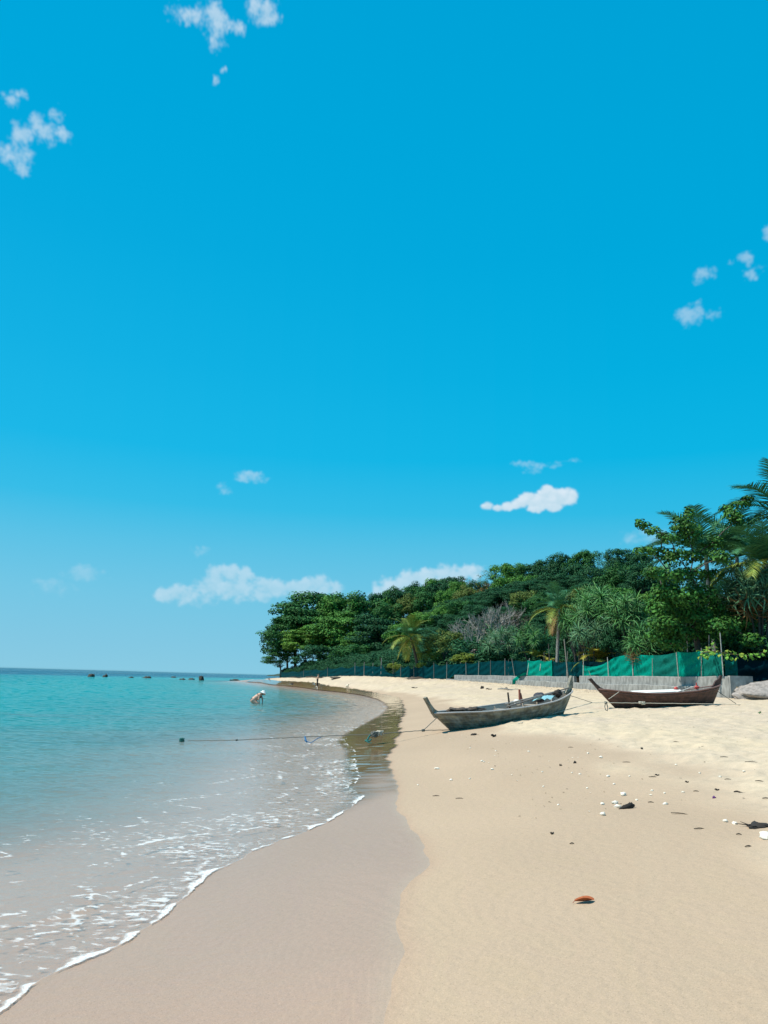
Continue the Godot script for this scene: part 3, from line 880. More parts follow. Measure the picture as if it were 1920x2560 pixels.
func pandanus(label: String, mid: Vector3, rx: float, ry: float, count: int, size: float, seedling: int, mat: String, dead := 0) -> void:
	var r := RandomNumberGenerator.new(); r.seed = seedling
	var g := ground(mid.x, mid.z)
	var t := thing("screw_pine", label, "shrub", Vector3(mid.x, g, mid.z), 0, "screw pines with strap leaves behind the net fence")
	var st := Mesher.new()
	var spots := []
	var c := Vector3(0, mid.y - g, 0)
	for i in count:
		var y := 1.0 - 1.5 * (i + 0.5) / count
		var a := i * 2.39996 + r.randf_range(-0.3, 0.3)
		var q := sqrt(maxf(0, 1 - y * y))
		spots.append(Vector3(cos(a) * q * rx, y * ry, sin(a) * q * rx) * r.randf_range(0.72, 1.0))
	for i in spots.size():
		var s: Vector3 = spots[i]
		if i % 3 == 0:
			st.tube(PackedVector3Array([Vector3(s.x * 0.15, 0, s.z * 0.15), Vector3(s.x * 0.35, (c.y + s.y) * 0.5, s.z * 0.35), c + s]), PackedFloat32Array([0.09, 0.07, 0.04]), 5)
		var o := part("leaf_rosette", rosettes[i % 3], mats[mat if i % 5 else "strap_grey"], t)
		o.position = c + s
		var up := (Vector3(s.x / rx, 0.75 + s.y / ry * 0.5, s.z / rx)).normalized()
		o.basis = Basis(Quaternion(Vector3.UP, up)) * Basis(Vector3.UP, r.randf_range(0, TAU))
		o.scale = Vector3.ONE * size * r.randf_range(0.8, 1.15)
	for i in dead:
		var o := part("dead_leaves", rosettes[3], mats.frond_dead, t)
		var a := r.randf_range(0, TAU)
		o.position = c + Vector3(cos(a) * rx * 0.7, -ry * r.randf_range(0.3, 0.9), absf(sin(a)) * rx * 0.8)
		o.basis = Basis(Quaternion(Vector3.UP, Vector3(0.2 * cos(a), -1, 0.3).normalized()))
		o.scale = Vector3.ONE * size * 1.1
	part("stems", st.mesh(true, false), mats.bark, t)

func twigs(b: Mesher, at: Vector3, dir: Vector3, l: float, rad: float, depth: int, r: RandomNumberGenerator) -> void:
	var e := at + dir * l
	b.tube(PackedVector3Array([at, at.lerp(e, 0.5) + rand_dir(r) * l * 0.06, e]), PackedFloat32Array([rad, rad * 0.8, rad * 0.6]), 4)
	if depth <= 0: return
	for k in 3:
		twigs(b, at.lerp(e, r.randf_range(0.55, 1.0)), (dir + rand_dir(r) * 0.62 + Vector3.UP * 0.12).normalized(), l * r.randf_range(0.6, 0.8), rad * 0.6, depth - 1, r)

func bare_tree(label: String, foot: Vector3, height: float, seedling: int, mat := "bark_grey") -> void:
	var r := RandomNumberGenerator.new(); r.seed = seedling
	var b := Mesher.new()
	for k in 4:
		var a := TAU * k / 4 + r.randf()
		twigs(b, Vector3.ZERO, Vector3(cos(a) * 0.35, 1, sin(a) * 0.35).normalized(), height * 0.36, height * 0.016, 4, r)
	var t := thing("bare_tree", label, "tree", foot)
	part("branches", b.mesh(true, false), mats[mat], t)

func build_plants() -> void:
	for k in 3: crowns.append(crown_mesh(round_clumps(11 + k, 50, 1.3, 0.8), 0.46, 9.5, 100 + k))      # 0-2 dense and rounded
	for k in 3: crowns.append(crown_mesh(round_clumps(21 + k, 96, 1.1, 0.8, 5), 0.4, 12.0, 110 + k, false, 0.5))   # 3-5 in flat tiers
	crowns.append(crown_mesh(round_clumps(31, 60, 1.1, 0.8), 0.5, 5.5, 120, true, 0.2))                     # 6 loose, with big round leaves
	crowns.append(crown_mesh(round_clumps(33, 46, 0.95, 0.8), 0.3, 5.0, 121))                               # 7 thin
	for k in 3: trunks.append(trunk_mesh(6.0, 3.0, 0.32, 60 + k))
	frond_shapes = [frond_mesh(3.4, 1.25, 1.15, 0.85, 1), frond_mesh(3.6, 0.75, 1.35, 0.9, 2), frond_mesh(3.6, 0.2, 1.25, 0.9, 3, 0.05, 0.8), frond_mesh(3.0, -0.75, 0.75, 0.8, 4, 0.25, 1.2), frond_mesh(2.6, 1.2, 1.5, 0.75, 5, 0.0, 0.5)]
	rosettes = [rosette_mesh(46, 1.0, 0.06, 5, -0.5), rosette_mesh(40, 1.1, 0.065, 6, -0.7), rosette_mesh(52, 0.9, 0.055, 7, -0.3), rosette_mesh(26, 1.0, 0.07, 8, 0.2)]
	for d in TREES:
		leafy_tree(d[0], d[1], Vector3(d[2], d[3], d[4]), d[5], d[6], d[7], d[8], d[9], d[10])
	for d in SCREW_PINES:
		pandanus(d[0], Vector3(d[1], d[2], d[3]), d[4], d[5], d[6], d[7], d[8], d[9], d[10])
	for d in BARE:
		bare_tree(d[0], Vector3(d[1], ground(d[1], d[2]), d[2]), d[3], d[4], d[5])
	for d in PALMS:
		palm(d[0], Vector3(d[1], ground(d[1], d[2]), d[2]), Vector3(d[3], d[4], d[5]), d[6], d[7], "", d[8], d[9])
	almond_by_the_fence()
	undergrowth()

func almond_by_the_fence() -> void:
	var t := thing("sea_almond_tree", "big round-leaved tree behind the green net, a branch reaching left into the sky", "tree", Vector3(18.83, 0.0, -46.5))
	var foot := t.position
	foot.y = ground(foot.x, foot.z); t.position = foot
	var clumps := []
	for k in ALMOND: clumps.append([Vector3(k[0], k[1], k[2]) - foot, Vector3(k[3], k[4], k[5])])
	part("crown", crown_mesh(clumps, 0.25, 62.0, 501, true, 0.15), mats.leaf_almond, t)
	var b := Mesher.new()
	var hub := Vector3(0, 4.2, 0)
	b.tube(PackedVector3Array([Vector3(0, -0.2, 0), Vector3(0.1, 2, 0.1), hub]), PackedFloat32Array([0.26, 0.2, 0.17]), 9, Color.WHITE, 0.05)
	var ends := []
	for k in clumps: ends.append(k[0])
	ends.sort_custom(func(p: Vector3, q: Vector3) -> bool: return p.distance_to(hub) < q.distance_to(hub))
	var nodes := [hub, Vector3(0.1, 2.6, 0.1)]
	for e: Vector3 in ends:
		var best: Vector3 = nodes[0]
		for q: Vector3 in nodes:
			if q.distance_to(e) + 0.25 * q.distance_to(hub) < best.distance_to(e) + 0.25 * best.distance_to(hub): best = q
		b.tube(PackedVector3Array([best, best.lerp(e, 0.5) + Vector3(0, 0.12, 0.05), e]), PackedFloat32Array([0.05, 0.035, 0.02]), 5)
		nodes.append(e)
	part("trunk", b.mesh(true, false), mats.bark, t)
	# the low branch that hangs over the net, leaf by leaf
	var pts := PackedVector3Array()
	for q in LOW_BRANCH: pts.append(Vector3(q[0], q[1], q[2]) - foot)
	var br := Mesher.new()
	var rad := PackedFloat32Array()
	for i in pts.size(): rad.append(lerpf(0.035, 0.012, float(i) / (pts.size() - 1)))
	br.tube(pts, rad, 6)
	var branch := part("branch", br.mesh(true, false), mats.bark, t)
	var shapes := []
	for k in 4:
		var m := Mesher.new()
		var col: Color = Color(0.9, 0.9, 0.9) * [0.75, 0.9, 1.0, 0.85][k]
		add_leaf(m, Vector3.ZERO, Vector3(0, 0, 1), Vector3.UP, 0.3, 0.2, Color(col.r, col.g, col.b, 1), true)
		shapes.append(m.mesh(false))
	rng.seed = 91
	for i in 84:
		var f := rng.randf() * (pts.size() - 1.001)
		var p := pts[int(f)].lerp(pts[int(f) + 1], f - int(f))
		var o := part("leaf", shapes[i % 4], mats["leaf_bright" if i % 3 else "leaf_yellow"], branch)
		o.position = p + Vector3(rng.randf_range(-0.2, 0.2), rng.randf_range(-0.16, 0.2), rng.randf_range(-0.1, 0.25))
		o.rotation = Vector3(rng.randf_range(0.1, 1.1), rng.randf_range(-1.6, 1.6), rng.randf_range(-0.4, 0.4))
		o.scale = Vector3.ONE * rng.randf_range(0.75, 1.15)

func undergrowth() -> void:
	rng.seed = 17
	for set_ in 2:
		var mm := MultiMesh.new()
		mm.transform_format = MultiMesh.TRANSFORM_3D
		var places := []
		if set_ == 0:   # the thicket right behind the fence
			var z := -47.0
			while z > -184:
				for k in 3:
					var x := along(fence_at, z) + 3.0 + k * 2.2 + rng.randf_range(-0.4, 0.6)
					var s := rng.randf_range(0.26, 0.36) * (1.0 + k * 0.25) * (1.0 if z < -115 else 1.0)
					places.append(Transform3D(Basis(Vector3.UP, rng.randf() * TAU).scaled(Vector3(s, s * rng.randf_range(0.75, 1.1), s)), Vector3(x, ground(x, z) + s * 2.0, z)))
				z -= rng.randf_range(1.5, 2.3)
			for i in 190:
				z = rng.randf_range(-45, -95)
				var x := along(fence_at, z) + 6.0 + 42.0 * rng.randf()
				var s := rng.randf_range(0.45, 0.85)
				places.append(Transform3D(Basis(Vector3.UP, rng.randf() * TAU).scaled(Vector3(s, s * 0.8, s)), Vector3(x, ground(x, z) + s * 1.8, z)))
			for i in 60:
				var x := rng.randf_range(23, 60)
				z = -41.0 + 0.5 * (x - 23) * rng.randf() - rng.randf_range(4, 8)
				var s := rng.randf_range(0.35, 0.7)
				places.append(Transform3D(Basis(Vector3.UP, rng.randf() * TAU).scaled(Vector3(s, s * 0.85, s)), Vector3(x, ground(x, z) + s * 2.0, z)))
		else:           # low growth on the slope under the trees
			for i in 1100:
				var z := rng.randf_range(-75, -215)
				var x := along(fence_at, z) + 9.0 + 80.0 * pow(rng.randf(), 1.2)
				if x > -z * 0.37: x = along(fence_at, z) + 9.0 + 20.0 * rng.randf()
				var s := rng.randf_range(0.36, 0.56)
				places.append(Transform3D(Basis(Vector3.UP, rng.randf() * TAU).scaled(Vector3(s, s * 0.7, s)), Vector3(x, ground(x, z) + s * 1.2, z)))
		mm.instance_count = places.size()
		mm.mesh = crowns[set_ * 1]
		for i in places.size(): mm.set_instance_transform(i, places[i])
		var o := MultiMeshInstance3D.new()
		o.multimesh = mm; o.material_override = mats[["leaf_deep", "leaf_deep"][set_]]
		o.name = ["thicket", "hillside_undergrowth"][set_]
		add_child(o, true)
		tag(o, ["dark leafy thicket just behind the net fence", "dark green low growth covering the hillside under the trees"][set_], "undergrowth")
		o.set_meta("kind", "stuff")

const TREES := [["sea_almond_tree", "leftmost spreading tree of the far point, hanging out over the sea side", -18.84, 10.62, -178.0, 9.19, 7.52, 3, "leaf_dark", 6.07, "" ],
	["sea_almond_tree", "tall broad tree forming the top of the grove on the far point", -14.33, 16.06, -188.0, 11.58, 5.73, 1, "leaf_dark", 3.44, "" ],
	["sea_almond_tree", "dark spreading tree right of the tallest one in the far grove", -5.56, 14.82, -181.0, 8.49, 6.16, 0, "leaf_dark", 6.11, "" ],
	["sea_almond_tree", "bright green layered tree low at the front left of the far grove", -15.72, 8.3, -168.0, 6.11, 3.74, 4, "leaf_bright", 4.49, "" ],
	["sea_almond_tree", "broad dark green tree in the middle front of the far grove, above the walker", -8.32, 8.84, -164.0, 8.08, 6.54, 3, "leaf_mid", 4.38, "" ],
	["sea_almond_tree", "low drooping tree at the lower left corner of the grove, by the metal gate", -22.06, 5.46, -176.0, 4.34, 3.72, 5, "leaf_dark", 1.36, "" ],
	["sea_almond_tree", "dark round tree closing the far grove on its right, above the sagging net", -1.21, 8.52, -146.0, 5.65, 4.97, 3, "leaf_deep", 6.13, "" ],
	["sea_almond_tree", "low shady tree filling the foot of the far grove behind the walker", -11.59, 5.14, -158.0, 6.49, 2.78, 1, "leaf_deep", 0.04, "" ],
	["sea_almond_tree", "small leafy tree at the foot of the far grove above the net posts", -4.99, 5.04, -140.0, 4.27, 2.46, 0, "leaf_dark", 1.59, "" ],
	["sea_almond_tree", "dark tree at the back of the far grove, behind the leftmost spreading one", -22.27, 9.62, -190.0, 6.91, 6.24, 1, "leaf_deep", 2.73, "" ],
	["sea_almond_tree", "dark tree in the middle back of the far grove, filling its centre", -14.26, 10.31, -184.0, 8.63, 6.04, 0, "leaf_deep", 4.89, "" ],
	["sea_almond_tree", "small bright tree in front of the dark centre of the far grove", -4.19, 7.11, -150.0, 3.87, 2.99, 4, "leaf_mid", 1.24, "" ],
	["sea_almond_tree", "mid green tree at the upper right shoulder of the far grove", -9.8, 15.22, -178.0, 6.47, 4.59, 0, "leaf_mid", 5.42, "" ],
	["tree", "lowest tree of the hill crest, next to the far grove", -0.52, 18.08, -188.0, 4.49, 3.9, 1, "leaf_deep", 6.18, "" ],
	["tree", "second tree up the hill crest from the far grove", 3.8, 20.02, -192.0, 4.58, 3.99, 0, "leaf_dark", 1.03, "" ],
	["tree", "dark tree on the crest below the left end of the cloud bank", 8.44, 21.45, -194.0, 4.63, 4.03, 2, "leaf_deep", 3.75, "" ],
	["tree", "tree on the crest under the middle of the low white cloud", 13.26, 22.65, -194.0, 4.63, 4.03, 1, "leaf_mid", 0.06, "" ],
	["tree", "tree on the crest left of the brownish thin tree", 17.52, 23.07, -190.0, 4.14, 3.75, 0, "leaf_deep", 2.43, "" ],
	["tree", "thin brownish tree on the crest in the dip between the two hill parts", 21.01, 23.04, -186.0, 3.28, 3.28, 7, "leaf_brown", 0.28, "" ],
	["tree", "sparse olive tree on the crest right of the brownish one", 24.46, 23.47, -176.0, 3.47, 3.65, 7, "leaf_olive", 6.01, "" ],
	["tree", "rounded green tree beginning the higher crest", 27.71, 23.64, -170.0, 4.59, 3.88, 0, "leaf_mid", 2.74, "" ],
	["tree", "dark tree on the higher crest, second from its left end", 31.56, 23.19, -166.0, 4.14, 3.62, 1, "leaf_dark", 5.96, "" ],
	["tree", "tree on the higher crest below the bright cloud", 34.71, 23.86, -162.0, 4.04, 3.7, 2, "leaf_deep", 4.94, "" ],
	["tree", "tall dark tree on the higher crest", 37.51, 24.37, -158.0, 3.94, 3.61, 0, "leaf_deep", 5.44, "" ],
	["tree", "topmost dark tree of the hill crest", 40.29, 24.58, -154.0, 4.0, 3.52, 1, "leaf_dark", 1.09, "" ],
	["tree", "fine-leaved tree just right of the topmost one on the crest", 42.72, 24.54, -150.0, 3.58, 3.27, 7, "leaf_dark", 0.47, "" ],
	["tree", "dark crest tree left of the reaching round-leaved branch", 44.63, 23.7, -144.0, 3.74, 3.29, 0, "leaf_deep", 3.77, "" ],
	["tree", "last crest tree, half hidden behind the round-leaved tree", 45.83, 21.76, -136.0, 3.67, 3.11, 1, "leaf_deep", 1.05, "" ],
	["tree", "hillside tree just under the lowest crest tree", 0.88, 16.59, -187.0, 4.85, 3.88, 2, "leaf_mid", 4.61, "" ],
	["tree", "hillside tree filling the slope under the second crest tree", 5.71, 19.09, -189.0, 4.91, 3.92, 1, "leaf_deep", 2.57, "" ],
	["tree", "dark hillside tree below the crest under the left end of the cloud", 10.64, 20.46, -190.0, 4.93, 3.94, 0, "leaf_dark", 3.32, "" ],
	["tree", "dark hillside tree below the crest under the middle of the cloud", 15.23, 21.22, -186.0, 4.83, 3.86, 2, "leaf_deep", 5.89, "" ],
	["tree", "hillside tree below the crest left of the brown thin tree", 18.68, 21.08, -182.0, 4.16, 3.59, 1, "leaf_mid", 3.28, "" ],
	["tree", "hillside tree closing the dip between the two crests", 22.33, 21.12, -178.0, 3.7, 3.14, 0, "leaf_deep", 0.68, "" ],
	["tree", "hillside tree above the left coconut palm, nearest the far grove", 1.72, 14.19, -172.0, 4.46, 3.75, 0, "leaf_dark", 0.99, "" ],
	["tree", "olive hillside tree above the left coconut palm", 6.19, 16.42, -174.0, 4.52, 3.79, 2, "leaf_olive", 3.42, "" ],
	["tree", "hillside tree right above the yellow-green shrub", 10.73, 17.08, -172.0, 4.82, 3.93, 1, "leaf_dark", 3.29, "" ],
	["tree", "mid green hillside tree under the left crest", 14.82, 17.19, -168.0, 4.36, 3.66, 0, "leaf_mid", 4.0, "" ],
	["tree", "hillside tree below the brownish thin tree", 17.76, 16.72, -160.0, 3.82, 3.32, 2, "leaf_olive", 2.52, "" ],
	["tree", "autumn-brown tree on the slope above the leafless tree", 21.19, 18.07, -156.0, 3.4, 3.4, 7, "leaf_brown", 4.08, "" ],
	["tree", "green tree in the middle of the slope with a pale trunk line", 24.74, 17.87, -150.0, 4.36, 3.58, 1, "leaf_mid", 2.49, "" ],
	["tree", "mid green tree on the slope left of the middle coconut palm", 28.18, 17.86, -146.0, 3.79, 3.33, 0, "leaf_mid", 3.92, "" ],
	["tree", "deep green tree behind the top of the middle coconut palm", 31.42, 18.71, -142.0, 4.13, 3.39, 2, "leaf_deep", 4.82, "" ],
	["tree", "very dark tree on the slope right of the middle coconut palm", 33.95, 19.23, -136.0, 3.95, 3.25, 1, "leaf_deep", 1.12, "" ],
	["tree", "very dark tree on the slope under the topmost tree", 36.24, 18.16, -130.0, 3.64, 2.97, 0, "leaf_deep", 2.36, "" ],
	["tree", "dark tree on the slope left of the round-leaved tree", 37.59, 17.63, -122.0, 3.55, 2.91, 2, "leaf_dark", 3.16, "" ],
	["tree", "shady tree on the slope behind the round-leaved tree", 38.01, 16.31, -112.0, 3.49, 2.79, 1, "leaf_deep", 4.31, "" ],
	["tree", "lower slope tree left behind the left coconut palm", 3.35, 8.65, -140.0, 3.34, 2.91, 1, "leaf_mid", 1.59, "" ],
	["tree", "bright lower slope tree right behind the left coconut palm", 7.81, 10.99, -146.0, 3.94, 3.18, 0, "leaf_bright", 3.48, "" ],
	["tree", "lower slope tree above the yellow-green shrub", 11.23, 11.14, -140.0, 3.63, 2.91, 2, "leaf_mid", 3.92, "" ],
	["tree", "lower slope tree left of the leafless grey tree", 14.06, 11.1, -134.0, 3.2, 2.64, 1, "leaf_dark", 5.62, "" ],
	["tree", "lower slope tree between the leafless tree and the middle palm", 22.25, 11.25, -120.0, 2.74, 2.37, 0, "leaf_olive", 2.28, "" ],
	["tree", "lower slope tree directly behind the middle palm crown", 23.91, 11.77, -116.0, 2.65, 2.41, 2, "leaf_dark", 4.0, "" ],
	["tree", "olive big-leaved tree above the screw pines", 27.9, 12.9, -108.0, 2.92, 2.24, 6, "leaf_olive", 1.2, "" ],
	["tree", "loose big-leaved tree above the tallest screw pine", 29.19, 11.79, -96.0, 2.79, 2.09, 6, "leaf_mid", 3.13, "" ],
	["tree", "bright loose-leaved tree between screw pines and round-leaved tree", 29.33, 10.16, -86.0, 2.23, 1.79, 6, "leaf_bright", 1.15, "" ],
	["tree", "small olive bush right beside the leafless tree", 19.48, 9.89, -112.0, 1.86, 1.4, 7, "leaf_olive", 5.77, "" ],
	["sea_grape_shrub", "yellow-green round-leaved shrub over the dark net, left of the thatched hut", 7.56, 5.86, -94.0, 2.73, 1.85, 6, "leaf_olive", 2.71, "" ],
	["sea_grape_shrub", "low yellow-green skirt of round leaves hanging over the net left of the hut", 6.2, 4.33, -95.0, 1.97, 0.99, 6, "leaf_yellow", 5.21, "" ],
	["sea_grape_shrub", "yellow-green leaves spilling over the net in front of the thatched hut", 9.7, 4.07, -88.0, 2.01, 0.73, 6, "leaf_yellow", 2.62, "" ],
	["bush", "small bright green bush filling the sag of the net left of the left palm", 1.95, 3.13, -99.0, 1.13, 0.57, 6, "leaf_yellow", 5.68, "" ],
	["bush", "bright small bush peeping over the net right of the left palm trunk", 4.85, 3.31, -93.0, 0.72, 0.43, 6, "leaf_yellow", 2.54, "" ],
	["bush", "dark bush at the foot of the left coconut palm", 3.3, 4.07, -104.0, 1.94, 1.19, 6, "leaf_deep", 2.08, "" ],
	["bush", "shady dark bush behind the middle coconut palm trunk", 17.31, 5.28, -72.0, 1.72, 1.64, 1, "leaf_deep", 3.59, "" ],
	["bush", "shady bush behind the bright free-hanging net panel", 16.15, 5.11, -80.0, 1.49, 1.16, 2, "leaf_deep", 5.31, "" ],
	["bush", "dark bush behind the yellow young palm", 18.12, 4.73, -60.0, 1.37, 1.37, 0, "leaf_deep", 5.41, "" ],
	["bush", "deep shade bush behind the green net, left part", 19.45, 4.9, -55.0, 1.48, 1.48, 1, "leaf_deep", 3.74, "" ],
	["bush", "deep shade bush behind the green net, right part", 21.07, 4.93, -52.0, 1.57, 1.51, 2, "leaf_deep", 0.53, "" ],
	["bush", "deep shade bush above the black net at the right edge", 23.11, 5.01, -50.0, 1.66, 1.56, 0, "leaf_deep", 3.75, "" ],
	["bush", "big dark bush behind the right-hand palms", 27.6, 7.17, -56.0, 2.03, 1.74, 1, "leaf_deep", 1.54, "" ],
	["tree", "dark leafy tree behind the round-leaved tree, under the palm fronds", 26.96, 9.26, -62.0, 2.25, 1.61, 6, "leaf_deep", 4.6, "" ],
	["tree", "dark tree between slope and round-leaved tree", 26.85, 11.23, -70.0, 2.03, 1.67, 6, "leaf_deep", 5.62, ""]]
const SCREW_PINES := [["screw pine beside the thatched hut, its straps hanging over the dark net", 13.64, 5.61, -84.0, 2.7, 1.83, 30, 1.05, 3, "strap_grey", 0 ],
	["screw pine between the hut and the middle palm, behind the loose posts", 15.35, 5.93, -79.0, 1.39, 1.39, 14, 1.0, 5, "strap_green", 0 ],
	["screw pine right of the middle coconut palm", 16.79, 6.69, -66.0, 1.44, 1.37, 20, 1.15, 7, "strap_green", 0 ],
	["largest bright screw pine above the yellow young palm", 18.14, 7.49, -63.0, 1.9, 1.5, 34, 1.2, 9, "strap_green", 0 ],
	["screw pine on the slope at the left shoulder of the round-leaved tree", 19.13, 6.96, -60.0, 1.56, 1.49, 28, 1.15, 11, "strap_green", 0 ],
	["shaded screw pine low behind the yellow young palm", 16.83, 5.41, -62.0, 1.48, 0.97, 20, 1.05, 13, "strap_grey", 0 ],
	["screw pine with brown dead straps hanging over the green net", 17.96, 4.28, -53.0, 0.94, 1.16, 22, 1.0, 15, "strap_green", 7 ],
	["screw pine at the right edge with yellowing straps drooping", 22.36, 7.39, -46.0, 1.34, 1.34, 26, 1.25, 17, "strap_grey", 5 ],
	["grassy screw pine top on the slope below the olive tree", 20.74, 9.83, -76.0, 1.58, 0.95, 16, 1.2, 19, "strap_green", 0]]
const BARE := [["leafless grey tree on the slope above the thatched hut", 15.19, -104.0, 9.22, 3, "bark_grey" ],
	["leafless grey bush left of the bigger bare tree", 12.86, -105.0, 7.71, 5, "bark_grey" ],
	["brown leafless tree right of the bigger bare tree", 18.36, -105.0, 7.03, 7, "driftwood"]]
